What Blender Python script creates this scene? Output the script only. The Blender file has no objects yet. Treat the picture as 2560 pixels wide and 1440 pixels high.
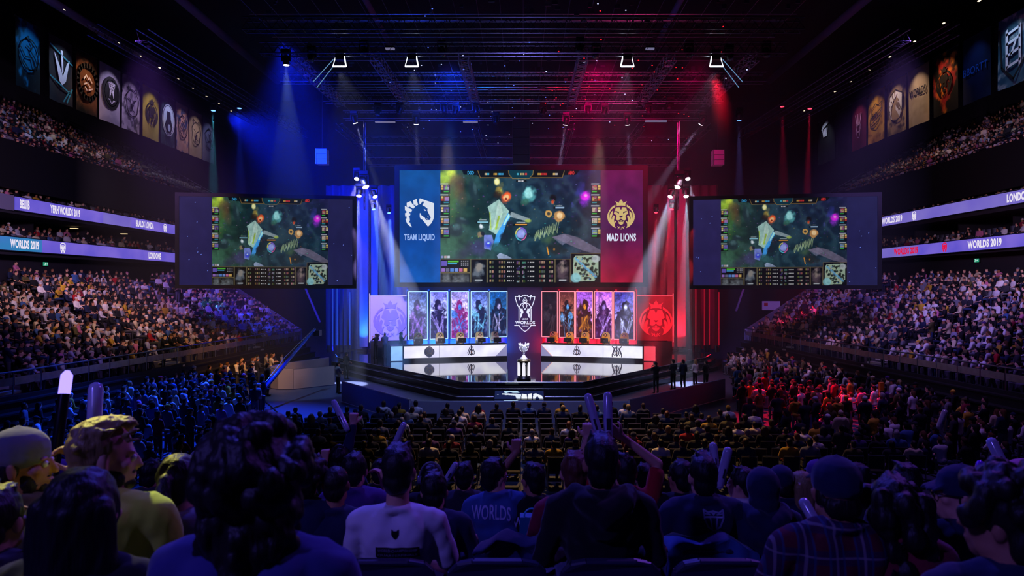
import bpy, math, random
import numpy as np
from mathutils import Vector, Matrix, Euler
from mathutils.geometry import tessellate_polygon
from mathutils.bvhtree import BVHTree

R = random.Random(7)
NR = np.random.RandomState(11)
scene = bpy.context.scene
COL = scene.collection
CX, CY, FPX, CAMZ = 1308.0, 720.0, 1707.0, 5.6


def P(px, py, d):
    """The point of the arena that lies at depth d behind a place in the photograph (used for measuring)."""
    return Vector(((px - CX) / FPX * d, d, CAMZ - (py - CY) / FPX * d))


def lin(c):
    return c / 12.92 if c <= 0.04045 else ((c + 0.055) / 1.055) ** 2.4


def hexlin(h):
    h = h.lstrip('#')
    return tuple(lin(int(h[i:i + 2], 16) / 255) for i in (0, 2, 4))


def hexs(h):
    h = h.lstrip('#')
    return np.array([int(h[i:i + 2], 16) / 255 for i in (0, 2, 4)])


MATS = {}


def mat(name, hexc, rough=0.75, metal=0.0, spec=0.35, var=0.0, vscale=6.0, bump=0.0, bscale=40.0, stretch=None, coat=0.0, alpha=1.0, sheen=0.0):
    if name in MATS:
        return MATS[name]
    m = bpy.data.materials.new(name)
    m.use_nodes = True
    nt = m.node_tree
    b = nt.nodes['Principled BSDF']
    c = hexlin(hexc)
    b.inputs['Base Color'].default_value = (*c, 1)
    b.inputs['Roughness'].default_value = rough
    b.inputs['Metallic'].default_value = metal
    b.inputs['Specular IOR Level'].default_value = spec
    if coat:
        b.inputs['Coat Weight'].default_value = coat
    if alpha < 1:
        b.inputs['Alpha'].default_value = alpha
    if sheen:
        b.inputs['Sheen Weight'].default_value = sheen
    if var or bump:
        tc = nt.nodes.new('ShaderNodeTexCoord')
        mp = nt.nodes.new('ShaderNodeMapping')
        nt.links.new(tc.outputs['Object'], mp.inputs['Vector'])
        if stretch:
            mp.inputs['Scale'].default_value = stretch
    if var:
        n = nt.nodes.new('ShaderNodeTexNoise')
        n.inputs['Scale'].default_value = vscale
        n.inputs['Detail'].default_value = 4
        nt.links.new(mp.outputs['Vector'], n.inputs['Vector'])
        r = nt.nodes.new('ShaderNodeMapRange')
        r.inputs['To Min'].default_value = 1 - var
        r.inputs['To Max'].default_value = 1 + var
        nt.links.new(n.outputs['Fac'], r.inputs['Value'])
        mx = nt.nodes.new('ShaderNodeVectorMath')
        mx.operation = 'SCALE'
        mx.inputs[0].default_value = c
        nt.links.new(r.outputs['Result'], mx.inputs['Scale'])
        nt.links.new(mx.outputs['Vector'], b.inputs['Base Color'])
    if bump:
        n2 = nt.nodes.new('ShaderNodeTexNoise')
        n2.inputs['Scale'].default_value = bscale
        n2.inputs['Detail'].default_value = 3
        nt.links.new(mp.outputs['Vector'], n2.inputs['Vector'])
        bp = nt.nodes.new('ShaderNodeBump')
        bp.inputs['Strength'].default_value = bump
        bp.inputs['Distance'].default_value = 0.02
        nt.links.new(n2.outputs['Fac'], bp.inputs['Height'])
        nt.links.new(bp.outputs['Normal'], b.inputs['Normal'])
    MATS[name] = m
    return m


def emat(name, hexc, strength=1.0, hex2=None, scale=1.5):
    """A thing that gives off light: a screen, a tube, a lamp's lens."""
    if name in MATS:
        return MATS[name]
    m = bpy.data.materials.new(name)
    m.use_nodes = True
    nt = m.node_tree
    nt.nodes.remove(nt.nodes['Principled BSDF'])
    e = nt.nodes.new('ShaderNodeEmission')
    e.inputs['Color'].default_value = (*hexlin(hexc), 1)
    e.inputs['Strength'].default_value = strength
    nt.links.new(e.outputs[0], nt.nodes['Material Output'].inputs['Surface'])
    if hex2:
        tc = nt.nodes.new('ShaderNodeTexCoord')
        n = nt.nodes.new('ShaderNodeTexNoise')
        n.inputs['Scale'].default_value = scale
        n.inputs['Detail'].default_value = 3
        nt.links.new(tc.outputs['Object'], n.inputs['Vector'])
        mr = nt.nodes.new('ShaderNodeMapRange')
        mr.inputs['From Min'].default_value = 0.33
        mr.inputs['From Max'].default_value = 0.67
        nt.links.new(n.outputs['Fac'], mr.inputs['Value'])
        mx = nt.nodes.new('ShaderNodeMix')
        mx.data_type = 'RGBA'
        mx.inputs[6].default_value = (*hexlin(hexc), 1)
        mx.inputs[7].default_value = (*hexlin(hex2), 1)
        nt.links.new(mr.outputs['Result'], mx.inputs[0])
        nt.links.new(mx.outputs[2], e.inputs['Color'])
    MATS[name] = m
    return m


def attr_mat(name, emission, strength=1.0, rough=0.8):
    if name in MATS:
        return MATS[name]
    m = bpy.data.materials.new(name)
    m.use_nodes = True
    nt = m.node_tree
    a = nt.nodes.new('ShaderNodeAttribute')
    a.attribute_name = 'Col'
    if emission:
        nt.nodes.remove(nt.nodes['Principled BSDF'])
        e = nt.nodes.new('ShaderNodeEmission')
        e.inputs['Strength'].default_value = strength
        nt.links.new(a.outputs['Color'], e.inputs['Color'])
        nt.links.new(e.outputs[0], nt.nodes['Material Output'].inputs['Surface'])
    else:
        b = nt.nodes['Principled BSDF']
        b.inputs['Roughness'].default_value = rough
        b.inputs['Specular IOR Level'].default_value = 0.25
        nt.links.new(a.outputs['Color'], b.inputs['Base Color'])
    MATS[name] = m
    return m


ORG = {}


def tag(o, label=None, cat=None, group=None, kind=None):
    if label:
        o['label'] = label
    if cat:
        o['category'] = cat
    if group:
        o['group'] = group
    if kind:
        o['kind'] = kind
    return o


def thing(name, label, cat, loc=(0, 0, 0), group=None, rotz=0.0):
    o = bpy.data.objects.new(name, None)
    o.empty_display_size = 0.1
    COL.objects.link(o)
    o.location = loc
    o.rotation_euler = (0, 0, rotz)
    ORG[o.name] = Vector(loc)
    return tag(o, label, cat, group)


def origin_of(o):
    while o is not None:
        if o.name in ORG:
            return ORG[o.name]
        o = o.parent
    return Vector((0, 0, 0))


class MB:
    def __init__(s):
        s.v, s.f, s.m = [], [], []

    def add(s, verts, faces, mi=0):
        b = len(s.v)
        s.v += [tuple(x) for x in verts]
        s.f += [tuple(b + i for i in f) for f in faces]
        s.m += [mi] * len(faces)
        return s

    def box(s, c, d, rot=None, mi=0, taper=1.0):
        c = Vector(c)
        pts = []
        for z in (-1, 1):
            t = taper if z > 0 else 1
            for x, y in ((-1, -1), (1, -1), (1, 1), (-1, 1)):
                p = Vector((x * d[0] / 2 * t, y * d[1] / 2 * t, z * d[2] / 2))
                if rot is not None:
                    p = rot @ p
                pts.append(c + p)
        return s.add(pts, [(0, 3, 2, 1), (4, 5, 6, 7), (0, 1, 5, 4), (1, 2, 6, 5), (2, 3, 7, 6), (3, 0, 4, 7)], mi)

    def bar(s, a, b, w, h, mi=0):
        a, b = Vector(a), Vector(b)
        d = b - a
        if d.length < 1e-6:
            return s
        q = d.to_track_quat('Y', 'Z').to_matrix()
        return s.box((a + b) / 2, (w, d.length, h), q, mi)

    def tube(s, a, b, r0, r1=None, n=8, mi=0):
        a, b = Vector(a), Vector(b)
        r1 = r0 if r1 is None else r1
        q = (b - a).to_track_quat('Z', 'Y').to_matrix()
        vs = []
        for c, r in ((a, r0), (b, r1)):
            for i in range(n):
                t = 2 * math.pi * i / n
                vs.append(c + q @ Vector((r * math.cos(t), r * math.sin(t), 0)))
        fs = [(i, (i + 1) % n, n + (i + 1) % n, n + i) for i in range(n)]
        fs += [tuple(range(n - 1, -1, -1)), tuple(range(n, 2 * n))]
        return s.add(vs, fs, mi)

    def path(s, pts, r, n=6, mi=0):
        for a, b in zip(pts, pts[1:]):
            s.tube(a, b, r, r, n, mi)
        return s

    def lathe(s, prof, c=(0, 0, 0), n=20, mi=0):
        c = Vector(c)
        vs, fs = [], []
        for r, z in prof:
            for i in range(n):
                t = 2 * math.pi * i / n
                vs.append(c + Vector((r * math.cos(t), r * math.sin(t), z)))
        for j in range(len(prof) - 1):
            for i in range(n):
                fs.append((j * n + i, j * n + (i + 1) % n, (j + 1) * n + (i + 1) % n, (j + 1) * n + i))
        fs.append(tuple(range(n - 1, -1, -1)))
        fs.append(tuple((len(prof) - 1) * n + i for i in range(n)))
        return s.add(vs, fs, mi)

    def prism(s, poly, z0, z1, mi=0):
        n = len(poly)
        vs = [(x, y, z0) for x, y in poly] + [(x, y, z1) for x, y in poly]
        fs = [tuple(range(n - 1, -1, -1)), tuple(range(n, 2 * n))]
        fs += [(i, (i + 1) % n, n + (i + 1) % n, n + i) for i in range(n)]
        return s.add(vs, fs, mi)

    def flat(s, pts, fr, th=0.01, mi=0):
        """A flat cut-out: 2-D outline placed by fr(u, v, w) with a little thickness."""
        n = len(pts)
        tris = tessellate_polygon([[Vector((p[0], p[1], 0)) for p in pts]])
        vs = [fr(p[0], p[1], th) for p in pts] + [fr(p[0], p[1], 0) for p in pts]
        fs = [tuple(t) for t in tris] + [(t[2] + n, t[1] + n, t[0] + n) for t in tris]
        fs += [(i, (i + 1) % n, n + (i + 1) % n, n + i) for i in range(n)]
        return s.add(vs, fs, mi)

    def strip(s, pts, w, fr, th=0.01, closed=False, mi=0):
        P2 = [Vector((p[0], p[1])) for p in pts]
        if closed:
            P2.append(P2[0])
        for a, b in zip(P2, P2[1:]):
            d = b - a
            if d.length < 1e-6:
                continue
            d.normalize()
            nrm = Vector((-d.y, d.x)) * w / 2
            e = d * w * 0.3
            q = [a - e + nrm, a - e - nrm, b + e - nrm, b + e + nrm]
            s.add([fr(p.x, p.y, th) for p in q] + [fr(p.x, p.y, 0) for p in q],
                  [(0, 1, 2, 3), (7, 6, 5, 4), (0, 4, 5, 1), (1, 5, 6, 2), (2, 6, 7, 3), (3, 7, 4, 0)], mi)
        return s

    def build(s, name, mats, parent=None, smooth=False, loc=None):
        me = bpy.data.meshes.new(name)
        off = Vector((0, 0, 0))
        if parent is not None:
            off = origin_of(parent)
        elif loc is not None:
            off = Vector(loc)
        me.from_pydata([(x - off.x, y - off.y, z - off.z) for x, y, z in s.v], [], s.f)
        if not isinstance(mats, (list, tuple)):
            mats = [mats]
        for m in mats:
            me.materials.append(m)
        if len(mats) > 1:
            me.polygons.foreach_set('material_index', s.m)
        if smooth:
            me.polygons.foreach_set('use_smooth', [True] * len(me.polygons))
        me.update()
        o = bpy.data.objects.new(name, me)
        COL.objects.link(o)
        if parent is not None:
            o.parent = parent
        elif loc is not None:
            o.location = loc
            ORG[o.name] = Vector(loc)
        return o


def mesh_obj(name, me, parent=None, loc=(0, 0, 0)):
    o = bpy.data.objects.new(name, me)
    COL.objects.link(o)
    o.location = loc
    if parent is not None:
        o.parent = parent
    return o


def copy_tree(o, parent=None):
    c = o.copy()
    COL.objects.link(c)
    if parent is not None:
        c.parent = parent
    for ch in list(o.children):
        copy_tree(ch, c)
    return c


def structure(mb, name, m, smooth=False):
    o = mb.build(name, m, None, smooth)
    o['kind'] = 'structure'
    return o


_font_cache = {}


def text_poly(s, bold=0.0):
    """Letters as a flat mesh normalised to a unit box: (verts Nx2, faces)."""
    k = (s, bold)
    if k in _font_cache:
        return _font_cache[k]
    cu = bpy.data.curves.new('lettering', 'FONT')
    cu.body = s
    cu.size = 1
    cu.resolution_u = 3
    cu.offset = bold
    cu.space_character = 1.0 + bold * 1.5
    ob = bpy.data.objects.new('lettering', cu)
    COL.objects.link(ob)
    dg = bpy.context.evaluated_depsgraph_get()
    me = bpy.data.meshes.new_from_object(ob.evaluated_get(dg))
    v = np.zeros(len(me.vertices) * 3, np.float32)
    me.vertices.foreach_get('co', v)
    v = v.reshape(-1, 3)[:, :2]
    f = [tuple(p.vertices) for p in me.polygons]
    lo, hi = v.min(0), v.max(0)
    v = (v - lo) / (hi - lo)
    bpy.data.objects.remove(ob)
    bpy.data.meshes.remove(me)
    _font_cache[k] = (v, f)
    return v, f


def add_text(mb, s, u0, v0, w, h, fr, th=0.01, mi=0, bold=0.02):
    """Letters s filling the box (u0, v0)-(u0+w, v0+h) on the surface given by fr."""
    v, f = text_poly(s, bold)
    mb.add([fr(u0 + a * w, v0 + b * h, th) for a, b in v], f, mi)
    return mb


def ordinal(n):
    w = 'first second third fourth fifth sixth seventh eighth ninth tenth eleventh twelfth thirteenth fourteenth fifteenth sixteenth seventeenth eighteenth nineteenth'.split()
    if n <= 19:
        return w[n - 1]
    t = {2: 'twent', 3: 'thirt', 4: 'fort', 5: 'fift'}[n // 10]
    return t + 'ieth' if n % 10 == 0 else t + 'y-' + w[n % 10 - 1]


# ---------------------------------------------------------------- picture content of the screens
def fbm(h, w, cells, seed, octv=4):
    rs = np.random.RandomState(seed)
    out = np.zeros((h, w))
    amp, tot = 1.0, 0.0
    for o in range(octv):
        gy, gx = max(2, int(cells * 2 ** o * h / w)) + 2, max(2, cells * 2 ** o) + 2
        g = rs.rand(gy, gx)
        y = np.linspace(0, gy - 2.001, h)
        x = np.linspace(0, gx - 2.001, w)
        yi, xi = y.astype(int), x.astype(int)
        fy, fx = (y - yi)[:, None], (x - xi)[None, :]
        fy, fx = fy * fy * (3 - 2 * fy), fx * fx * (3 - 2 * fx)
        a = g[yi][:, xi] * (1 - fx) + g[yi][:, xi + 1] * fx
        b = g[yi + 1][:, xi] * (1 - fx) + g[yi + 1][:, xi + 1] * fx
        out += amp * (a * (1 - fy) + b * fy)
        tot += amp
        amp *= 0.5
    return out / tot


class Canvas:
    def __init__(s, w, h, col='000000'):
        s.w, s.h = w, h
        s.a = np.ones((h, w, 3)) * hexs(col)
        s.y, s.x = np.mgrid[0:h, 0:w].astype(float)

    def mix(s, al, col):
        al = np.clip(al, 0, 1)[..., None]
        c = hexs(col) if isinstance(col, str) else col
        s.a = s.a * (1 - al) + al * c

    def blob(s, cx, cy, rx, ry, col, a=1.0, soft=1.0, rot=0.0, wob=None):
        c, n = math.cos(rot), math.sin(rot)
        dx, dy = s.x - cx, s.y - cy
        d = ((dx * c + dy * n) / rx) ** 2 + ((-dx * n + dy * c) / ry) ** 2
        if wob is not None:
            d = d + wob
        s.mix(a * np.clip((1 - d) / soft, 0, 1), col)

    def rect(s, x0, y0, x1, y1, col, a=1.0):
        s.mix(a * ((s.x >= x0) & (s.x < x1) & (s.y >= y0) & (s.y < y1)), col)

    def poly(s, pts, col, a=1.0):
        ins = np.zeros((s.h, s.w), bool)
        for (x0, y0), (x1, y1) in zip(pts, pts[1:] + pts[:1]):
            if y0 == y1:
                continue
            c = ((y0 > s.y) != (y1 > s.y)) & (s.x < (x1 - x0) * (s.y - y0) / (y1 - y0) + x0)
            ins ^= c
        s.mix(a * ins, col)

    def line(s, x0, y0, x1, y1, w, col, a=1.0):
        dx, dy = x1 - x0, y1 - y0
        L = max(1e-6, dx * dx + dy * dy)
        t = np.clip(((s.x - x0) * dx + (s.y - y0) * dy) / L, 0, 1)
        d = np.hypot(s.x - x0 - t * dx, s.y - y0 - t * dy)
        s.mix(a * np.clip(w / 2 + 0.5 - d, 0, 1), col)

    def frame(s, x0, y0, x1, y1, w, col, a=1.0):
        for q in ((x0, y0, x1, y0), (x1, y0, x1, y1), (x1, y1, x0, y1), (x0, y1, x0, y0)):
            s.line(*q, w, col, a)


def grid_mesh(name, can, m, fr, W, H):
    """A picture surface W x H metres, one coloured point per picture element, placed by fr(u, v, w)."""
    h, w = can.h, can.w
    u = np.linspace(0, W, w)
    v = np.linspace(H, 0, h)
    uu, vv = np.meshgrid(u, v)
    o, du, dv = np.array(fr(0, 0, 0)), np.array(fr(1, 0, 0)), np.array(fr(0, 1, 0))
    pts = o + uu.reshape(-1, 1) * (du - o) + vv.reshape(-1, 1) * (dv - o)
    i = np.arange(h * w).reshape(h, w)
    f = np.stack([i[1:, :-1], i[1:, 1:], i[:-1, 1:], i[:-1, :-1]], -1).reshape(-1, 4)
    me = np_mesh(name, pts, f)
    c = np.clip(can.a.reshape(-1, 3), 0, 1)
    c = np.where(c <= 0.04045, c / 12.92, ((c + 0.055) / 1.055) ** 2.4)
    set_point_colors(me, c)
    me.materials.append(m)
    return me


def np_mesh(name, pts, faces):
    me = bpy.data.meshes.new(name)
    pts = np.asarray(pts, np.float32)
    faces = np.asarray(faces, np.int32)
    k = faces.shape[1]
    me.vertices.add(len(pts))
    me.vertices.foreach_set('co', pts.ravel())
    me.loops.add(faces.size)
    me.loops.foreach_set('vertex_index', faces.ravel())
    me.polygons.add(len(faces))
    me.polygons.foreach_set('loop_start', np.arange(0, faces.size, k, dtype=np.int32))
    me.polygons.foreach_set('loop_total', np.full(len(faces), k, np.int32))
    me.update(calc_edges=True)
    me.validate()
    return me


def set_point_colors(me, c):
    a = me.attributes.new('Col', 'FLOAT_COLOR', 'POINT')
    d = np.ones((len(c), 4), np.float32)
    d[:, :3] = c
    a.data.foreach_set('color', d.ravel())
# ================================================================ the hall
M_FLOOR = mat('dark vinyl floor', '3c4258', rough=0.45, spec=0.4, var=0.15, vscale=0.8, bump=0.05, bscale=12)
M_CONC = mat('painted concrete', '4a4656', rough=0.85, var=0.2, vscale=2.0)
M_STEP = mat('pale aisle step', 'b9b2ac', rough=0.8, var=0.12, vscale=3.0)
M_DARKW = mat('dark wall paint', '2a2833', rough=0.9, var=0.15, vscale=0.6)
M_BLACK = mat('matt black', '0b0b0f', rough=0.7, var=0.2, vscale=3.0)
M_STEEL = mat('satin steel', '8c8f9a', rough=0.35, metal=1.0, var=0.1, vscale=5)
M_LACE = mat('truss lacing dark', '2c2c34', rough=0.45, metal=0.6)
M_TRUSS = mat('truss aluminium', 'a9acb8', rough=0.3, metal=1.0, var=0.1, vscale=4)
M_RIB = mat('suite wall', '26222c', rough=0.85, var=0.15, vscale=0.7)


def plane_fr(o, u, v):
    o, u, v = Vector(o), Vector(u).normalized(), Vector(v).normalized()
    n = u.cross(v)
    return lambda a, b, w: tuple(o + u * a + v * b + n * w)


structure(MB().box((0, 40, -0.15), (96, 110, 0.3)), 'floor', M_FLOOR)
structure(MB().box((0, 48, 31.4), (96, 94, 0.4)), 'ceiling', mat('roof lining', '15151c', rough=0.95, var=0.2))
structure(MB().box((0, 94, 15.6), (96, 0.5, 32)), 'wall_back', M_DARKW)
structure(MB().box((-47, 50, 15.6), (0.5, 90, 32)), 'wall_left', M_DARKW)
structure(MB().box((47, 50, 15.6), (0.5, 90, 32)), 'wall_right', M_DARKW)


def lerp_line(pts, n):
    a = np.array(pts, float)
    s = np.r_[0, np.cumsum(np.hypot(*(a[1:] - a[:-1]).T))]
    t = np.linspace(0, s[-1], n)
    return np.stack([np.interp(t, s, a[:, k]) for k in (0, 1)], 1)


F_LOW = [(-21, 15), (-18.6, 24.6), (-17.8, 34), (-16.8, 51.5)]
B_LOW = [(-34.5, 15), (-32, 26), (-31.5, 44), (-27, 61)]
NROW, ZL0, ZL1 = 15, 1.55, 5.6
SEATS = {'lower': [], 'suite': [], 'upper': []}      # (x, y, z, yaw)
FOCUS = Vector((0, 44, 0))
AISLES_LOW = (0.28, 0.55, 0.80)


def row_curve(sg, k, n=24):
    f, b = lerp_line(F_LOW, n), lerp_line(B_LOW, n)
    c = f + (b - f) * k
    c[:, 0] *= -sg
    return c


def lower_stand(sg):
    side = 'left' if sg < 0 else 'right'
    mb, st = MB(), MB()
    n = 24
    for i in range(NROW):
        a, b = row_curve(sg, i / NROW, n), row_curve(sg, (i + 1) / NROW, n)
        z = ZL0 + (ZL1 - ZL0) * i / (NROW - 1)
        zp = 0.0 if i == 0 else ZL0 + (ZL1 - ZL0) * (i - 1) / (NROW - 1)
        vs = [(x, y, zp) for x, y in a] + [(x, y, z) for x, y in a] + [(x, y, z) for x, y in b]
        fs = []
        for j in range(n - 1):
            fs += [(j, j + 1, n + j + 1, n + j), (n + j, n + j + 1, 2 * n + j + 1, 2 * n + j)]
        mb.add(vs, fs)
        # pale nosings of the stair aisles
        fa, ba = lerp_line(F_LOW, 400), lerp_line(B_LOW, 400)
        for t in AISLES_LOW:
            q = int(t * 399)
            for hh, off in ((0.0, 0.1), (0.15, 0.5)):
                p = fa[q] + (ba[q] - fa[q]) * ((i + off) / NROW)
                d = ba[q] - fa[q]
                ang = math.atan2(d[1], d[0] * -sg)
                st.box((p[0] * -sg, p[1], z + hh + 0.04), (0.34, 1.0, 0.10), Matrix.Rotation(ang, 3, 'Z'))
        # seats along the row
        m = a * 0.35 + b * 0.65
        seg = np.hypot(*(m[1:] - m[:-1]).T)
        s = np.r_[0, np.cumsum(seg)]
        t = 0.4
        while t < s[-1] - 0.4:
            fr = t / s[-1]
            if min(abs(fr - q) for q in AISLES_LOW) * s[-1] > 0.75:
                x, y = np.interp(t, s, m[:, 0]), np.interp(t, s, m[:, 1])
                yaw = math.atan2(-(FOCUS.x - x), FOCUS.y - y)
                SEATS['lower'].append((x, y, z, yaw, sg, i))
            t += 0.56
    structure(mb, f'floor_{side}_lower_stand', M_CONC)
    structure(st, f'trim_{1 if sg < 0 else 2}', M_STEP)
    # end wall of the stand, a sloping parapet towards the stage
    f, b = lerp_line(F_LOW, 2)[-1], lerp_line(B_LOW, 2)[-1]
    e = MB()
    for k in range(8):
        t0, t1 = k / 8, (k + 1) / 8
        p0, p1 = f + (b - f) * t0, f + (b - f) * t1
        z0, z1 = ZL0 + (ZL1 - ZL0) * t0 + 0.9, ZL0 + (ZL1 - ZL0) * t1 + 0.9
        q0, q1 = (p0[0] * -sg, p0[1] + 0.05), (p1[0] * -sg, p1[1] + 0.05)
        e.add([(*q0, 0), (*q1, 0), (*q1, z1), (*q0, z0), (q0[0], q0[1] + 0.3, 0), (q1[0], q1[1] + 0.3, 0), (q1[0], q1[1] + 0.3, z1), (q0[0], q0[1] + 0.3, z0)],
              [(0, 1, 2, 3), (5, 4, 7, 6), (3, 2, 6, 7)])
    structure(e, f'wall_{side}_stand_end', mat('stand end parapet', '8d8795', rough=0.8, var=0.1))
    # front wall below the first row
    w = MB()
    c = row_curve(sg, 0, 30)
    for p, q in zip(c, c[1:]):
        w.bar((p[0] + sg * -0.12, p[1], 0.85), (q[0] + sg * -0.12, q[1], 0.85), 0.12, 1.7)
    for k in range(4):                                  # folded fronts of the retractable platform, one ledge above the other
        for p, q in zip(c, c[1:]):
            dx = -sg * (0.25 + 0.35 * (3 - k))
            w.bar((p[0] + dx, p[1], 0.38 + 0.38 * k), (q[0] + dx, q[1], 0.38 + 0.38 * k), 0.4, 0.06)
            w.bar((p[0] + dx, p[1], 0.19 + 0.38 * k), (q[0] + dx, q[1], 0.19 + 0.38 * k), 0.3, 0.32)
    structure(w, f'wall_{side}_stand_front', M_BLACK)
    # the railing with its small glossy panels
    r = thing('stand_railing', f'low railing of pale glossy panels along the front of the {"blue-lit" if sg < 0 else "red-lit"} side lower stand', 'railing', (c[10][0], c[10][1], 1.6))
    rail = MB()
    for p, q in zip(c, c[1:]):
        rail.tube((p[0], p[1], 2.55), (q[0], q[1], 2.55), 0.035, n=6)
        rail.tube((p[0], p[1], 1.5), (p[0], p[1], 2.55), 0.03, n=6)
    rail.build('handrail', M_STEEL, r)
    g = mat('railing panel', '6a5e54', rough=0.25, spec=0.6, var=0.6, vscale=3.5)
    for p, q in zip(c[4:], c[5:]):
        p3, q3 = Vector((p[0], p[1], 2.2)), Vector((q[0], q[1], 2.2))
        d = (q3 - p3) * 0.03
        MB().bar(p3 + d, q3 - d, 0.05, 0.28).build('panel', g, r)


lower_stand(-1)
lower_stand(1)

WT, YT0, YT1 = 32.0, 26.0, 78.0


def tiers(sg):
    side = 'left' if sg < 0 else 'right'
    zo = 0.0 if sg < 0 else 0.35
    mb = MB()
    xw = lambda w: sg * w
    ym, dy = (YT0 + YT1) / 2, YT1 - YT0
    lo, up, ut = 7.75 + zo, 10.35 + zo * 1.3, 13.9 + zo
    # wall behind the lower stand and slabs of the two box levels
    mb.box((xw(WT + 1.2), ym, (5.5 + lo) / 2), (0.3, dy, lo - 5.5 + 0.6))
    mb.box((xw(WT + 3.2), ym, lo + 0.1), (6.4, dy, 0.35))
    mb.box((xw(WT + 3.2), ym, up + 0.1), (6.4, dy, 0.35))
    mb.box((xw(WT + 6.2), ym, (lo + ut) / 2), (0.3, dy, ut - lo + 1))
    for k in range(9):
        y = YT0 + 4 + k * 6.1
        mb.box((xw(WT + 4.4), y, (lo + ut) / 2), (3.4, 0.2, ut - lo))
    for z0 in (lo, up):
        for k in range(3):
            mb.box((xw(WT + 0.55 + 0.85 * k), ym, z0 + 0.25 + 0.17 * k), (0.85, dy, 0.34 * k + 0.1))
    structure(mb, f'wall_{side}_boxes', M_RIB)
    # upper tier
    u = MB()
    n = 16
    for i in range(n):
        w0 = WT + 13.0 * i / n
        z = ut + 6.8 * i / (n - 1)
        u.box((xw(w0 + 13.0 / n / 2), ym, z - 0.4), (13.0 / n, dy, 0.8))
        t = 0.3
        while t < dy - 0.3:
            y = YT0 + t
            if (y - 39.0) % 9.0 > 1.25:
                x = xw(w0 + 0.5)
                SEATS['upper'].append((x, y, z, math.atan2(-(FOCUS.x - x), FOCUS.y - y), sg, i))
            t += 0.56
    structure(MB().box((xw(WT - 0.02), ym, ut - 0.6), (0.25, dy, 3.0)), f'trim_{5 if sg < 0 else 6}', M_BLACK)
    structure(u, f'floor_{side}_upper_stand', M_CONC)
    s = MB()
    for k in range(5):
        y = 39.0 + 0.62 + k * 9.0
        for i in range(n):
            w0 = WT + 13.0 * i / n
            z = ut + 6.8 * i / (n - 1)
            for hh, o in ((0.03, 0.12), (0.24, 0.5)):
                s.box((xw(w0 + o), y, z + hh), (0.38, 1.1, 0.12))
    structure(s, f'trim_{3 if sg < 0 else 4}', M_STEP)
    # seats of the boxes
    for z0 in (lo, up):
        for k in range(3):
            t = 0.4
            while t < dy:
                y = YT0 + t
                x = xw(WT + 0.6 + 0.85 * k)
                if (y - 30) % 6.1 > 0.5:
                    SEATS['suite'].append((x, y, z0 + 0.3 + 0.34 * k, math.atan2(-(FOCUS.x - x), FOCUS.y - y), sg, k))
                t += 0.62
    # handrails and stair rails of the upper tier
    r = thing('upper_tier_railing', f'grey tubular railing along the front of the upper tier on the {"blue-lit" if sg < 0 else "red-lit"} side', 'railing', (xw(WT), 40, ut + 0.9))
    b = MB()
    b.tube((xw(WT), YT0, ut + 1.2), (xw(WT), YT1, ut + 1.2), 0.035, n=6)
    b.build('top_rail', M_STEEL, r)
    for k in range(5):
        y = 39.0 + k * 9.0
        q = MB()
        pts = []
        for i in range(0, n, 3):
            w0 = WT + 13.0 * i / n
            z = ut + 6.8 * i / (n - 1)
            q.tube((xw(w0), y, z), (xw(w0), y, z + 1.0), 0.03, n=6)
            pts.append((xw(w0), y, z + 1.0))
        q.path(pts, 0.03)
        q.build('stair_rail', M_STEEL, r)
    # dim lit boxes: a few warm downlights in the box ceilings
    for k, y in enumerate((33.0, 39.5, 52.0, 58.5) if sg < 0 else (34.0, 41.0)):
        lz = (up if (k % 2) else up - 0.1) - 0.12
        o = MB().box((xw(WT + 2.2), y, lz), (0.5, 0.25, 0.05)).build('downlight', emat('warm downlight', 'ffd9a0', 1.3), loc=(xw(WT + 2.2), y, lz))
        tag(o, f'small warm downlight under the ceiling of the {"blue-lit" if sg < 0 else "red-lit"} side boxes, {ordinal(k + 1)} from the frame edge', 'light')


tiers(-1)
tiers(1)

# ---------------------------------------------------------------- ribbon boards
RIB_A = emat('ribbon violet', '5a4fc8', 1.0, '7a66d2', 0.35)
RIB_B = emat('ribbon lavender', '7d70c4', 1.0, '6a5cc0', 0.3)
RIB_T = emat('ribbon teal', '1583a8', 1.0, '4a6cc8', 0.25)
M_LETW = emat('white lettering light', 'e8e0f2', 1.0)
M_LETR = emat('red lettering light', 'e0103c', 1.0)


def cup_emblem(mb, fr, cx, cy, s, w=0.05, mi=0, th=0.012):
    """The cup emblem of the event, drawn in lines and solid wings; s is its height."""
    k = s / 1080.0
    T = lambda pts: [((x - 607) * k + cx, -(y - 700) * k + cy) for x, y in pts]
    W = w * s
    L = [(320, 205), (410, 210), (430, 165), (450, 205), (520, 215), (530, 180), (570, 190), (607, 165)]
    out = [(320, 205), (330, 285), (350, 345), (385, 450), (430, 530), (480, 575)]
    for pts in (L, out, [(430, 565), (430, 905)], [(300, 1055), (430, 1055), (470, 1120), (540, 1190), (607, 1235)],
                [(440, 520), (500, 420), (607, 385)], [(435, 205), (462, 320)]):
        mb.strip(T(pts), W, fr, th, mi=mi)
        mb.strip(T([(1214 - x, y) for x, y in pts]), W, fr, th, mi=mi)
    for pts in ([(607, 235), (550, 320), (560, 370), (607, 385), (655, 370), (665, 320)], [(607, 400), (545, 465), (560, 510), (607, 590), (655, 510), (668, 465)]):
        mb.strip(T(pts), W * 0.8, fr, th, closed=True, mi=mi)
    mb.flat(T([(607, 290), (585, 320), (607, 350), (630, 320)]), fr, th, mi)
    wing = [(480, 575), (535, 555), (545, 610), (570, 660), (520, 740), (530, 760), (475, 845), (468, 740), (490, 680), (465, 620)]
    mb.flat(T(wing), fr, th, mi)
    mb.flat(T([(1214 - x, y) for x, y in wing][::-1]), fr, th, mi)


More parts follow.
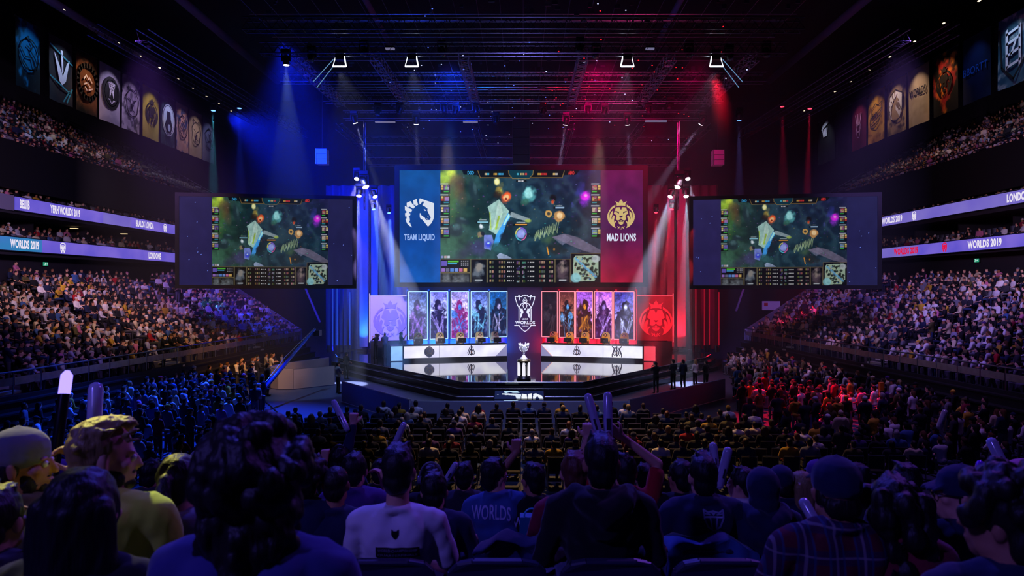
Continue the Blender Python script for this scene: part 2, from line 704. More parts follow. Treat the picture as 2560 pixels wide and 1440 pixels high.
def shield_emblem(mb, fr, cx, cy, s, mi=0, th=0.012):
    """The small shield with the cup that runs round the ribbon boards."""
    k = s / 2.0
    T = lambda pts: [(x * k + cx, y * k + cy) for x, y in pts]
    w = 0.22 * k
    mb.strip(T([(-.7, .7), (-.35, .95), (0, 1), (.35, .95), (.7, .7), (.72, 0), (.6, -.55), (.35, -1), (.28, -.6), (0, -.2), (-.28, -.6), (-.35, -1), (-.6, -.55), (-.72, 0)]), w, fr, th, True, mi)
    mb.strip(T([(-.45, .45), (-.1, .5), (-.1, .15), (-.45, .1)]), w * .8, fr, th, True, mi)
    mb.strip(T([(.45, .45), (.1, .5), (.1, .15), (.45, .1)]), w * .8, fr, th, True, mi)
    mb.strip(T([(-.5, -.2), (-.2, -.1), (0, .05), (.2, -.1), (.5, -.2)]), w, fr, th, False, mi)


def ribbon(sg, z0, h, y0, y1, m, label, items, extra=None):
    o = thing('ribbon_board', label, 'display', (sg * (WT - 0.1), (y0 + y1) / 2, z0))
    MB().box((sg * (WT - 0.05), (y0 + y1) / 2, z0 + h / 2), (0.3, y1 - y0, h + 0.12)).build('housing', M_BLACK, o)
    MB().box((sg * (WT - 0.22), (y0 + y1) / 2, z0 + h / 2), (0.06, y1 - y0 - 0.02, h)).build('screen', m, o)
    if extra:
        for (ya, yb, mm) in extra:
            MB().box((sg * (WT - 0.235), (ya + yb) / 2, z0 + h / 2), (0.06, yb - ya, h)).build('screen_section', mm, o)
    # letters read along the board: for the left board towards +Y, for the right board towards -Y
    if sg < 0:
        fr = lambda yy: plane_fr((-(WT - 0.28), yy, z0), (0, 1, 0), (0, 0, 1))
    else:
        fr = lambda yy: plane_fr((WT - 0.28, yy, z0), (0, -1, 0), (0, 0, 1))
    for it in items:
        kind, s, y, w, mm = it
        mb = MB()
        if kind == 't':
            add_text(mb, s, 0, h * 0.16, w, h * 0.69, fr(y), 0.01, 0, 0.05)
            mb.build('lettering', mm, o)
        else:
            shield_emblem(mb, fr(y), 0, h * 0.5, h * 0.8)
            mb.build('emblem', mm, o)
    return o


def yx(px, sg):
    return WT * FPX / abs(px - CX)


ribbon(-1, 7.95, 0.82, 30, 78, RIB_A, 'violet and teal ribbon board on the blue-lit side, lower of the two', [
    ('t', 'WORLDS 2019', yx(14, -1), yx(87, -1) - yx(14, -1), M_LETW), ('e', '', yx(147, -1), 0, M_LETW), ('t', 'LONDONE', yx(363, -1), yx(394, -1) - yx(363, -1), M_LETW)],
       [(30, yx(95, -1), RIB_T)])
ribbon(-1, 10.5, 0.82, yx(28, -1), 78, RIB_A, 'violet ribbon board on the blue-lit side, upper of the two', [
    ('t', 'BELIIB', yx(38, -1), yx(63, -1) - yx(38, -1), M_LETW), ('t', 'YERH WORLDS 2019', yx(115, -1), yx(190, -1) - yx(115, -1), M_LETW),
    ('t', 'BRALDS LONDA', yx(331, -1), yx(376, -1) - yx(331, -1), M_LETW), ('e', '', yx(405, -1), 0, M_LETW)],
       [(yx(250, -1), yx(320, -1), RIB_B)])
ribbon(1, 8.25, 0.82, 30, 78, RIB_A, 'violet ribbon board with red and white lettering on the red-lit side, lower of the two', [
    ('t', 'WORLDS 2019', yx(2429, 1), yx(2429, 1) - yx(2515, 1), M_LETW), ('e', '', yx(2371, 1), 0, M_LETR), ('t', 'WORLDS 2019', yx(2243, 1), yx(2243, 1) - yx(2304, 1), M_LETR)],
       [(yx(2300, 1), 78, RIB_B)])
ribbon(1, 11.05, 0.82, 30, 78, RIB_B, 'lavender ribbon board on the red-lit side, upper of the two', [
    ('t', 'LONDON', yx(2528, 1), yx(2528, 1) - yx(2585, 1), M_LETW), ('e', '', yx(2294, 1), 0, M_LETW), ('t', 'WORLDS 2019', yx(2213, 1), yx(2213, 1) - yx(2264, 1), M_LETW)])
# blank grey end of the upper left board, before it bends
o = MB().box((-(WT - 0.05), yx(28, -1) - 4.5, 10.9), (0.4, 8.8, 0.95)).build('ribbon_end_cover', mat('board cover', '77718f', rough=0.7), loc=(-(WT - 0.05), yx(28, -1) - 4.5, 10.5))
tag(o, 'unlit grey cover at the near end of the upper blue-side ribbon board', 'board cover')

# exit signs above the stands
M_EXG = emat('exit sign green', '2a9a78', 0.9)
M_EXW = emat('exit sign white', 'd8f0e8', 1.0)
for sg, y, z in ((-1, 47.0, 7.25), (1, 49.5, 7.6)):
    o = thing('exit_sign', f'small green lit exit sign above the back row of the {"blue-lit" if sg < 0 else "red-lit"} side lower stand', 'sign', (sg * 33.0, y, z))
    MB().box((sg * 32.96, y, z), (0.12, 0.48, 0.28)).build('casing', M_BLACK, o)
    MB().box((sg * 32.88, y, z), (0.06, 0.44, 0.25)).build('lit_face', M_EXG, o)
    fr = plane_fr((sg * 32.84, y, z - 0.19), (0, -sg, 0), (0, 0, 1))
    mb = MB()
    mb.strip([(-.22, .05), (-.15, .15), (-.12, .24), (-.2, .3)], .035, fr)
    mb.strip([(-.15, .15), (-.05, .1), (-.06, .02)], .035, fr)
    mb.strip([(-.12, .25), (-.03, .22)], .03, fr)
    mb.flat([(-.12, .28), (-.08, .28), (-.08, .33), (-.12, .33)], fr)
    mb.strip([(.05, .19), (.22, .19)], .04, fr)
    mb.strip([(.15, .26), (.22, .19), (.15, .12)], .035, fr)
    mb.v = [(x, y + (yy - y) * .62, z + (zz - z) * .62) for x, yy, zz in mb.v]
    mb.build('pictogram', M_EXW, o)
# ================================================================ the stage
M_GLOSS = mat('glossy black stage floor', '07070b', rough=0.06, spec=0.9, var=0.1, vscale=1.0, coat=0.5)
M_STAGE = mat('stage skirt black', '101016', rough=0.35, spec=0.5, var=0.2)
M_EDGE = mat('stage step edge', 'a0a2b4', rough=0.3, metal=0.8)
STZ = 0.9
TOP = [(-3.0, 34.2), (3.0, 34.2), (12.4, 46.4), (13.2, 48.2), (12.6, 52.0), (-12.6, 52.0), (-13.2, 48.2), (-12.6, 46.4)]


def grow(poly, d):
    c = Vector((0, 45))
    out = []
    for x, y in poly:
        if y > 51:
            out.append((x + (d if x > 0 else -d), y))
            continue
        v = Vector((x, y)) - c
        out.append(tuple(Vector((x, y)) + v.normalized() * d))
    return out


st = thing('stage', 'low black glossy stage with stepped front and players desks on it', 'stage', (0, 44, 0))
MB().prism(TOP, 0.62, STZ).build('stage_floor', [M_GLOSS], st)
MB().prism(grow(TOP, 0.42), 0.3, 0.62).build('step', [M_STAGE], st)
MB().prism(grow(TOP, 0.9), 0.0, 0.3).build('step', [M_STAGE], st)
e = MB()
for g, z in ((0.0, STZ - 0.015), (0.42, 0.605), (0.9, 0.285)):
    pts = grow(TOP, g + 0.01)
    loop = [pts[i] for i in (7, 0, 1, 2)]
    e.path([(x, y, z) for x, y in loop], 0.018, 6)
e.build('edge_trim', M_EDGE, st)
# glowing line round the left and right rims of the stage
for i, mm in (((6, 7), emat('blue edge light', '2a5cff', 2.0)), ((2, 3), emat('red edge light', 'ff2040', 2.0))):
    MB().path([(TOP[k][0] * 1.003, TOP[k][1], STZ + 0.02) for k in i], 0.02, 6).build('edge_light', mm, st)

# ---------------------------------------------------------------- emblems of the two teams
HORSE = [
    [(508, 162), (872, 290), (872, 600), (860, 690), (830, 760), (795, 815), (722, 893), (580, 715), (535, 690), (512, 655), (508, 600), (510, 545), (522, 540), (530, 570), (560, 610), (630, 650), (660, 700), (670, 722), (765, 720), (795, 650), (760, 600), (705, 480), (710, 430), (640, 375), (575, 340), (605, 295), (618, 262), (590, 235), (570, 250), (545, 290), (505, 322), (496, 260), (497, 200)],
    [(615, 435), (680, 470), (645, 488), (625, 470)], [(705, 630), (730, 630), (742, 655), (715, 650)], [(678, 680), (705, 685), (722, 710), (690, 700)],
    [(340, 215), (430, 178), (440, 250), (468, 330), (405, 362), (390, 300), (375, 320), (370, 340), (352, 330)],
    [(172, 280), (275, 235), (310, 300), (388, 380), (340, 432), (280, 390), (235, 370), (215, 400), (175, 375)],
    [(125, 358), (230, 415), (318, 455), (285, 525), (235, 515), (235, 545), (270, 555), (255, 620), (225, 620), (225, 650), (248, 660), (255, 735), (235, 745), (240, 790), (260, 785), (270, 830), (310, 910), (240, 870), (190, 820), (160, 760), (140, 690), (170, 680), (170, 625), (135, 630), (130, 545), (165, 535), (165, 490), (130, 475)]]
mir = lambda pts: [(1054 - x, y) for x, y in pts]
LION_CROWN = [(405, 288), (408, 215), (385, 180), (365, 142), (410, 165), (445, 182), (475, 190), (478, 150), (500, 130), (532, 92)]
LION_CROWN = LION_CROWN + mir(LION_CROWN)[::-1][1:] + [(600, 272), (527, 266), (455, 272)]
LION_MANE = [(370, 240), (270, 310), (200, 400), (155, 500), (145, 570), (155, 640), (190, 730), (250, 800), (310, 855), (385, 890), (355, 830), (358, 760), (400, 700), (370, 690), (340, 735), (333, 660), (360, 560), (320, 535), (285, 590), (275, 665), (262, 600), (295, 500), (298, 405), (250, 450), (215, 530), (205, 635), (195, 560), (215, 450), (270, 370), (370, 300)]
LION_HALF = [(527, 395), (490, 312), (385, 318), (378, 350), (358, 400), (345, 430), (328, 485), (395, 530), (405, 560), (385, 640), (400, 660), (440, 678), (480, 665), (522, 625), (522, 600), (470, 555), (480, 545), (527, 552)]
LION_FACE = LION_HALF + mir(LION_HALF)[::-1][1:-1]
LION_EYE = [(352, 408), (470, 440), (465, 500), (440, 470), (400, 450)]
LION_CHIN = [(443, 740), (490, 718), (527, 712), (570, 718), (607, 740), (570, 785), (527, 800), (490, 785)]
LION_TEETH = [[(445, 705), (475, 690), (480, 712), (455, 718)], [(497, 675), (520, 670), (520, 700), (502, 700)]]


def horse(mb, fr, cx, cy, s, th=0.012, mi=0):
    k = s / 755
    for p in HORSE:
        mb.flat([((x - 498) * k + cx, -(y - 535) * k + cy) for x, y in p], fr, th, mi)


def lion(mb, fr, cx, cy, s, th=0.012, mi=0, eye=None, mi_eye=1):
    k = s / 830
    T = lambda p: [((x - 527) * k + cx, -(y - 510) * k + cy) for x, y in p]
    for p in [LION_CROWN, LION_MANE, mir(LION_MANE)[::-1], LION_FACE, LION_CHIN] + LION_TEETH + [mir(q)[::-1] for q in LION_TEETH]:
        mb.flat(T(p), fr, th, mi)
    for q in ([(430, 845), (465, 870)], [(490, 850), (435, 915)], [(500, 870), (500, 915), (550, 915), (550, 865)], [(560, 850), (610, 915)], [(620, 842), (575, 875)]):
        mb.strip(T(q), 16 * k, fr, th, False, mi)
    if eye is not None:
        f2 = lambda a, b, w: fr(a, b, w + th)
        for q in (LION_EYE, mir(LION_EYE)[::-1], [(470, 548), (590, 548), (545, 592), (530, 600), (520, 600)]):
            mb.flat(T(q), f2, th * 0.5, mi_eye)


# ---------------------------------------------------------------- the match picture for the screens
def match_picture():
    w, h = 400, 276
    c = Canvas(w, h, '122a38')
    n1, n2, n3 = fbm(h, w, 5, 3), fbm(h, w, 14, 4), fbm(h, w, 40, 5, 3)
    q = lambda X, Y: ((X - 487) / 4, (Y - 65) / 4)
    c.mix(np.clip((c.x - 150) / 250, 0, 1) * np.clip((150 - c.y) / 150, 0, 1), '221f4a')
    c.mix(np.clip((150 - c.x) / 150, 0, 1) * 0.8, '2c4a2a')
    c.mix(np.clip((c.y - 130) / 100, 0, 1) * np.clip((200 - c.x) / 200, 0, 1) * .9, '3a5648')
    c.mix(np.clip((c.x - 260) / 100, 0, 1) * np.clip((c.y - 150) / 60, 0, 1) * .7, '2b2a44')
    rg = np.abs(np.sin((n1 * .9 + n2 * .2 + (c.x + c.y * .6) / 900) * 11))
    c.mix(np.clip(1 - rg * 1.6, 0, 1) * .35, '0a161e')
    c.mix(np.clip(rg - .6, 0, 1) * .6, '4c6c70')
    B = lambda X, Y, rx, ry, col, a=1, s=1, rot=0, wob=0.0: c.blob((X - 487) / 4, (Y - 65) / 4, rx / 4, ry / 4, col, a, s, rot, (n2 - .5) * wob * 4 if wob else None)
    B(560, 110, 130, 110, '8fae3a', 1, .9, 0, .5)
    B(590, 90, 60, 40, 'c6d84a', .8, 1, 0, .6)
    B(640, 200, 80, 160, '5a4636', .7, 1, .3, .5)
    B(610, 420, 60, 260, '3c6a36', .7, 1, .1, .5)
    B(690, 330, 60, 200, '6b4a30', .4, 1, -.3, .5)
    for (X, Y, rx, ry, r) in ((820, 250, 55, 170, -.15), (1010, 420, 40, 90, .2), (640, 640, 110, 80, .1), (700, 560, 80, 40, .3)):
        B(X, Y, rx, ry, '1f3038', .9, .6, r, .4)
        B(X + 10, Y - 20, rx * .5, ry * .5, '5b7d80', .6, 1, r, .5)
    B(760, 860, 200, 90, '2e3446', .9, .8, -.5, .5)
    B(860, 830, 90, 120, '3c3d63', .8, .8, .3, .4)
    B(560, 840, 160, 140, '41705a', .6, 1, 0, .6)
    B(1080, 240, 60, 90, 'e0b040', .9, 1, 0, .7)
    B(1050, 175, 34, 45, 'ffe890', 1, .9)
    B(1060, 300, 50, 45, '2a1a18', .7, .6, 0, .8)
    B(1140, 330, 62, 64, 'f0562a', 1, .9, 0, .9)
    B(1140, 335, 34, 34, 'ffb080', .9, .8, 0, .9)
    B(1140, 345, 16, 14, '5a1610', .9, .5)
    # the pale stone arch with water
    c.poly([q(*p) for p in ((1070, 350), (1170, 465), (1140, 560), (1080, 640), (1050, 700), (970, 650), (985, 520), (960, 420))], '86a7a2')
    c.poly([q(*p) for p in ((1075, 360), (1110, 480), (1060, 600), (1000, 660), (1040, 500), (1050, 420))], 'a9c3bb', .7)
    c.line(*q(1070, 520), *q(1040, 640), 5, '8aa83c', .9)
    c.line(*q(980, 480), *q(990, 640), 3, '9ab648', .8)
    c.poly([q(*p) for p in ((1160, 480), (1185, 520), (1140, 600), (1110, 690), (1060, 800), (1010, 830), (1040, 700), (1100, 600))], '3c8fd8', .95)
    c.poly([q(*p) for p in ((1170, 480), (1180, 510), (1130, 600), (1110, 600))], 'a6d8f4', .8)
    c.poly([q(*p) for p in ((1190, 470), (1270, 500), (1380, 540), (1370, 575), (1330, 560), (1180, 520))], '7e8d94', .9)
    B(1360, 560, 40, 22, '8ea04a', .9, .8)
    c.poly([q(*p) for p in ((920, 700), (1000, 700), (1020, 770), (990, 850), (920, 830))], '6d79c4', .9)
    B(965, 790, 40, 40, '3a46d0', .9, .8)
    B(965, 780, 14, 12, 'cfe0ff', .9, .8)
    B(1180, 600, 45, 70, '1c2230', .85, .6, 0, .6)
    B(1120, 720, 50, 50, '161e2c', .8, .6, 0, .6)
    B(1080, 840, 90, 70, '2f5a5e', .8, .8, 0, .9)
    c.poly([q(*p) for p in ((1050, 900), (1080, 875), (1150, 900), (1200, 930), (1060, 930))], '9aa6c6', .8)
    B(905, 620, 38, 38, 'c8d2e0', .95, .6, 0, 1.1)
    B(880, 690, 30, 34, '8f7a60', .8, .7, 0, 1.2)
    B(910, 680, 22, 26, '1c2030', .9, .6, 0, .8)
    B(1370, 320, 80, 90, '4f9aa0', .85, .8, 0, 1.2)
    B(1370, 290, 44, 50, 'a8e0e0', .7, .8, 0, 1.3)
    B(1340, 380, 50, 40, '2f5a4a', .7, .8, 0, 1.0)
    B(1610, 335, 44, 50, '120f14', .95, .6, 0, .3)
    B(1605, 385, 36, 44, 'e8a86a', .9, .8, 0, 1.0)
    B(1605, 375, 14, 20, 'c03a20', .8, .6)
    B(1565, 490, 36, 40, 'd8a050', .8, .5, 0, 1.2)
    B(1565, 490, 20, 20, '2a3034', .9, .6)
    B(1675, 500, 54, 56, 'c08a50', .85, .6, 0, 1.4)
    B(1675, 500, 28, 28, 'f0d8b0', .6, .7, 0, 1.3)
    B(1900, 380, 60, 170, '7a2ab0', .85, 1, .7, 1.0)
    B(1930, 315, 60, 50, 'd428d8', .95, .9, 0, .8)
    B(1935, 312, 22, 20, 'ff9af0', .95, .9)
    B(1820, 420, 50, 40, '5a4ac0', .8, .9, 0, 1.2)
    B(1880, 240, 50, 90, '3a3a9a', .7, 1, .3, 1.0)
    B(1290, 690, 50, 62, '7f88c8', .95, .4, 0, .3)
    B(1290, 690, 40, 50, 'd0c8e8', .5, .8, 0, 1.6)
    for a in range(40):
        t = a / 40 * 2 * math.pi
        B(1290 + 52 * math.cos(t), 690 + 60 * math.sin(t), 8, 8, ('e85aa0', '5ac8e0', 'e8d860', '8a5ae0')[a // 10], .8)
    B(1520, 700, 130, 90, '3c5440', .9, .9, -.6, .9)
    for a in range(34):
        x0 = 1420 + a * 7
        c.line(*q(x0, 740 - a * 2.4 + 20 * math.sin(a)), *q(x0 + 14 + 10 * math.sin(a * 2), 690 - a * 3.0 - 30 * abs(math.sin(a * 1.7))), 1.2, '8fa07a', .8)
    c.poly([q(*p) for p in ((1600, 720), (1720, 685), (1850, 720), (2000, 800), (2085, 850), (2085, 900), (1900, 850), (1760, 790))], '5a5468', .9)
    c.poly([q(*p) for p in ((1600, 720), (1720, 690), (1800, 740), (1700, 800))], '75708a', .6)
    B(1680, 860, 120, 70, '20262a', .9, .8, .3, .8)
    c.line(*q(1550, 820), *q(1565, 890), 3, 'd08a30', .9)
    B(1620, 840, 14, 16, 'c07a30', .8)
    B(1270, 830, 160, 80, '24404a', .5, 1, 0, .8)
    n4 = fbm(h, w, 90, 6, 2)
    c.a = np.clip((c.a ** 1.03) * (0.80 + 0.45 * n2 + 0.22 * n3 + .20 * n4)[..., None], 0, 1)
    rs = np.random.RandomState(5)
    for _ in range(160):
        x, y = rs.rand() * 400, rs.rand() * 215
        c.blob(x, y, 1.2 + rs.rand() * 2, 1.0 + rs.rand(), rs.rand(3) * .5 + c.a[int(y), int(min(x, 399))] * .8, .7, .8)
    # life bars over the fighters
    for X, Y, L, col in ((840, 574, 130, '8fd0e8'), (1215, 598, 140, 'e8a048'), (1615, 432, 110, '9ab8d8')):
        c.rect((X - 487) / 4, (Y - 75) / 4, (X + L - 487) / 4, (Y - 53) / 4, '101820')
        c.rect((X - 470) / 4, (Y - 72) / 4, (X + L - 492) / 4, (Y - 58) / 4, col)
        c.rect((X - 455) / 4, (Y - 91) / 4, (X + L - 510) / 4, (Y - 84) / 4, 'd0d8e0', .7)
    # top bar
    c.poly([q(*p) for p in ((700, 65), (1870, 65), (1840, 108), (1720, 112), (1700, 138), (880, 138), (850, 112), (720, 108))], '0e141c')
    c.poly([q(*p) for p in ((1165, 65), (1412, 65), (1408, 105), (1375, 145), (1200, 145), (1170, 105))], '0c3a4c')
    for a, b in (((1165, 65), (1170, 105)), ((1170, 105), (1205, 145)), ((1205, 145), (1370, 145)), ((1370, 145), (1408, 105)), ((1408, 105), (1412, 65)), ((860, 70), (885, 136)), ((885, 136), (1190, 136)), ((1390, 136), (1700, 136)), ((1700, 136), (1722, 70))):
        c.line(*q(*a), *q(*b), 1.4, 'b08a4a', .9)
    for X, col, L in ((930, 'e8d8b0', 16), (952, '4ab8e0', 18), (1018, 'e0b050', 30), (1058, '48b0e8', 56), (1248, '58c8e8', 22), (1285, 'd8c080', 26), (1330, 'e04040', 24), (1458, 'e0b050', 28), (1495, 'e03a3a', 52), (1610, 'e8c880', 16), (1632, 'e0d8d0', 18)):
        for j in range(0, L, 12):
            c.rect((X + j - 487) / 4, 6.5, (X + j + 8 - 487) / 4, 11.5, col)
    for s0, X, col in (('DGO', 758, '3ab0f0'), ('ABO', 1760, 'e83a3a')):
        v, f = text_poly(s0, 0.03)
        for t in f:
            c.poly([((X + v[i][0] * 62 - 487) / 4, (107 - v[i][1] * 36 - 65) / 4) for i in t], col)
    c.rect((1240 - 487) / 4, 23.5, (1345 - 487) / 4, 28.5, '10141c')
    for j in range(7):
        c.rect((1262 + j * 9 - 487) / 4, 25, (1268 + j * 9 - 487) / 4, 27.5, 'd8d8e0')
    # player columns
    for side, X0 in ((0, 487), (1, 1990)):
        for i in range(5):
            Y = 190 + i * 109
            x = (X0 - 487) / 4
            y = (Y - 65) / 4
            c.rect(x, y, x + 20, y + 3, 'c8c8d0', .8)
            c.rect(x, y + 4, x + 24, y + 25, '10161a')
            px = x + (9 if side == 0 else 2)
            c.rect(px, y + 5, px + 13, y + 17, ('6a4a8a', '8a5a4a', '5a4a9a', 'a08a8a', '6a70a8')[i] if side == 0 else ('8a4a5a', '9a3a3a', '8a5a7a', 'c8b8a8', '6a88b8')[i])
            for _ in range(16):
                c.rect(px + rs.rand() * 11, y + 5 + rs.rand() * 10, px + 2 + rs.rand() * 11, y + 7 + rs.rand() * 10, rs.rand(3) * .8 + .1, .7)
            ix = x + (2 if side == 0 else 17)
            c.rect(ix, y + 5, ix + 5.5, y + 10, 'd8c070')
            c.rect(ix, y + 11, ix + 5.5, y + 16, ('d8b060', 'c84030', 'e0d8c0', 'd08a50', 'b89a50')[i])
            c.rect(px, y + 19, px + 12, y + 22, '3cb848' if i % 2 == 0 else '2a8a9a')
    # panels at the bottom
    for X in range(3):
        c.rect(2 + X * 8, 210, 8 + X * 8, 216, ('8890c8', 'b8a0a8', 'c8d0e0')[X])
    def panel(X0, Y0, X1, Y1, col='0c0f16'):
        c.rect((X0 - 487) / 4, (Y0 - 65) / 4, (X1 - 487) / 4, (Y1 - 65) / 4, col)
        c.frame((X0 - 487) / 4, (Y0 - 65) / 4, (X1 - 487) / 4, (Y1 - 65) / 4, 1.2, '8a7248', .9)
    panel(487, 938, 782, 1068), panel(487, 1074, 782, 1170), panel(792, 938, 950, 1170), panel(958, 938, 1625, 1170), panel(1632, 938, 1780, 1170), panel(1788, 880, 2085, 1170)
    c.rect(3, 223, 17, 235, '6a5ac0'), c.rect(19, 222, 46, 226, '5ac040'), c.rect(19, 228, 42, 231, '48a8d8')
    for j in range(6):
        c.rect(3 + j * 11, 241, 12 + j * 11, 249, ('9a70c8', '6a6a88', '5a88d8', '7a98e0', 'c06a98', 'd8b060')[j])
    for j in range(12):
        c.rect(52 + (j % 4) * 5, 222 + (j // 4) * 5, 55 + (j % 4) * 5, 225 + (j // 4) * 5, 'b8b8c0', .8)
    m = fbm(24, 72, 8, 9)
    c.a[253:275, 2:72] = (m[1:23, 1:71, None] * np.array([.8, .85, .9])) * .7
    for X, hue in ((868, '8a98a8'), (1706, '705a68')):          # two plain portrait shapes
        x = (X - 487) / 4
        c.blob(x, 248, 16, 30, hue, .7, .8, 0, (n3[:, :] - .5) * 2)
        c.blob(x, 238, 10, 14, 'b8a898', .55, .8, 0, (n3 - .5) * 2)
        c.rect(x - 9, 268, x + 9, 272, 'c8d0d8', .8)
    for r in range(5):
        y = 223 + r * 11.2
        for j, X in enumerate((978, 1002, 1070, 1092, 1118, 1470, 1492, 1514, 1570, 1592)):
            c.rect((X - 487) / 4, y, (X + 16 - 487) / 4, y + 6, np.array([.42, .34, .28]) * (.5 + rs.rand()) + rs.rand(3) * .22)
        for X in (1155, 1172, 1188, 1208, 1356, 1378, 1395, 1410):
            c.rect((X - 487) / 4, y + 1.5, (X + 11 - 487) / 4, y + 4.5, 'c8c8cc')
        for X in (1242, 1298):
            for _ in range(9):
                c.rect((X - 487) / 4 + rs.rand() * 7, y + rs.rand() * 6, (X - 487) / 4 + 3 + rs.rand() * 7, y + 2 + rs.rand() * 7, rs.rand() * .45 + rs.rand(3) * .35)
    # the small map
    c.poly([q(*p) for p in ((1830, 905), (2040, 895), (2062, 920), (2062, 1090), (2020, 1150), (1830, 1155), (1808, 1120), (1812, 930))], '9fb6a0')
    for _ in range(60):
        x, y = 335 + rs.rand() * 55, 214 + rs.rand() * 54
        c.blob(x, y, 2 + rs.rand() * 4, 2 + rs.rand() * 3, '1c2420', .85, .5)
    c.line(*q(1835, 930), *q(2035, 1110), 6, '6ab0e0', .8)
    for _ in range(26):
        x, y = 335 + rs.rand() * 55, 214 + rs.rand() * 54
        c.rect(x, y, x + 2, y + 2, ('d8d08a', 'c8483a', '4a88d8')[rs.randint(3)], .9)
    c.blob(337, 264, 14, 14, '8fd0dc', .85, .4), c.blob(387, 217, 12, 10, 'b8c0c8', .8, .4)
    return c


PIC = match_picture()
# the panels read a little lighter than their own colours because haze lies between
M_PIC = attr_mat('match picture light', True, 0.95)
M_BLUEP = emat('blue screen field', '0d3f8c', 1.0, '1257b0', 0.35)
M_REDP = emat('red screen field', '6a1440', 1.0, '9c1c3c', 0.35)
M_SIDEP = emat('dim violet screen field', '2b2658', 1.0, '262258', 0.4)


def grad_canvas(w, h, top, mid, bot, seed, amt=.25):
    c = Canvas(w, h, top)
    t = c.y / h
    c.mix(np.clip(t * 2, 0, 1), mid)
    c.mix(np.clip(t * 2 - 1, 0, 1), bot)
    n = fbm(h, w, 4, seed)
    c.a = np.clip(c.a * (1 - amt + 2 * amt * n)[..., None], 0, 1)
    return c


def wide_screen(name, label, pL, pR, zb, zt, layout, cat='screen'):
    """pL, pR: floor positions of the two ends of the lit face; layout: picture fields as shares of the width."""
    pL, pR = Vector((*pL, zb)), Vector((*pR, zb))
    W, H = (pR - pL).length, zt - zb
    fr = plane_fr(pL, pR - pL, (0, 0, 1))
    o = thing(name, label, cat, tuple((pL + pR) / 2))
    b = 0.17 * W / 10 + 0.05
    fm = MB()
    for (u0, v0, u1, v1) in ((-b, -b, W + b, 0), (-b, H, W + b, H + b), (-b, 0, 0, H), (W, 0, W + b, H)):
        q = [(u0, v0), (u1, v0), (u1, v1), (u0, v1)]
        fm.add([fr(*p, 0.06) for p in q] + [fr(*p, -0.3) for p in q], [(0, 1, 2, 3), (7, 6, 5, 4), (0, 4, 5, 1), (1, 5, 6, 2), (2, 6, 7, 3), (3, 7, 4, 0)])
    fm.build('frame', M_BLACK, o)
    q = [(-b, -b), (W + b, -b), (W + b, H + b), (-b, H + b)]
    MB().add([fr(*p, -0.06) for p in q] + [fr(*p, -0.5) for p in q], [(0, 1, 2, 3), (7, 6, 5, 4), (0, 4, 5, 1), (1, 5, 6, 2), (2, 6, 7, 3), (3, 7, 4, 0)]).build('back_housing', M_BLACK, o)
    return o, fr, W, H


def field(o, name, fr, u0, u1, H, can, m):
    me = grid_mesh(name, can, m, lambda a, b, w: fr(u0 + a, b, 0), u1 - u0, H)
    org = origin_of(o)
    me.transform(Matrix.Translation(-org))
    return mesh_obj(name, me, o)


# centre screen
Zt, Zb = P(0, 426, 45.5).z, P(0, 706, 45.5).z
o, fr, W, H = wide_screen('main_screen', 'large centre screen with match picture between blue and crimson emblem fields', (P(999, 0, 45.5).x, 45.5), (P(1607, 0, 45.5).x, 45.5), Zb, Zt, None)
u1, u2 = W * (1101 - 999) / 608, W * (1501.5 - 999) / 608
M_FLD = attr_mat('screen field light', True, 1.0)
M_FLDS = attr_mat('side field light', True, 0.62)
field(o, 'blue_field', fr, 0, u1, H, grad_canvas(40, 110, '1356a4', '0a3f92', '1158b4', 21, .18), M_FLD)
field(o, 'match_picture', fr, u1, u2, H, PIC, M_PIC)
field(o, 'red_field', fr, u2, W, H, grad_canvas(40, 110, '6c1850', '4a1450', 'a81838', 22, .2), M_FLD)
k = W / 608
mb = MB()
horse(mb, fr, (1048.4 - 999) * k, (706 - 532) * k, 73.5 * k)
mb.build('horse_emblem', emat('emblem white', 'dfe6f4', 1.0), o)
mb = MB()
add_text(mb, 'TEAM LIQUID', (1010 - 999) * k, (706 - 603.5) * k, 77 * k, 18.5 * k, fr, 0.012, 0, 0.03)
mb.build('blue_team_lettering', emat('pale blue letters', '9fbcf8', 1.0), o)
mb = MB()
lion(mb, fr, (1552.5 - 999) * k, (706 - 536) * k, 75 * k, eye=1)
mb.build('lion_emblem', [emat('emblem gold', 'd2b878', 1.0), emat('emblem dark', '3a1a4a', 1.0)], o)
mb = MB()
add_text(mb, 'MAD LIONS', (1517 - 999) * k, (706 - 603) * k, 73 * k, 19.5 * k, fr, 0.012, 0, 0.03)
mb.build('red_team_lettering', emat('pale letters', 'dfe8fc', 1.0), o)

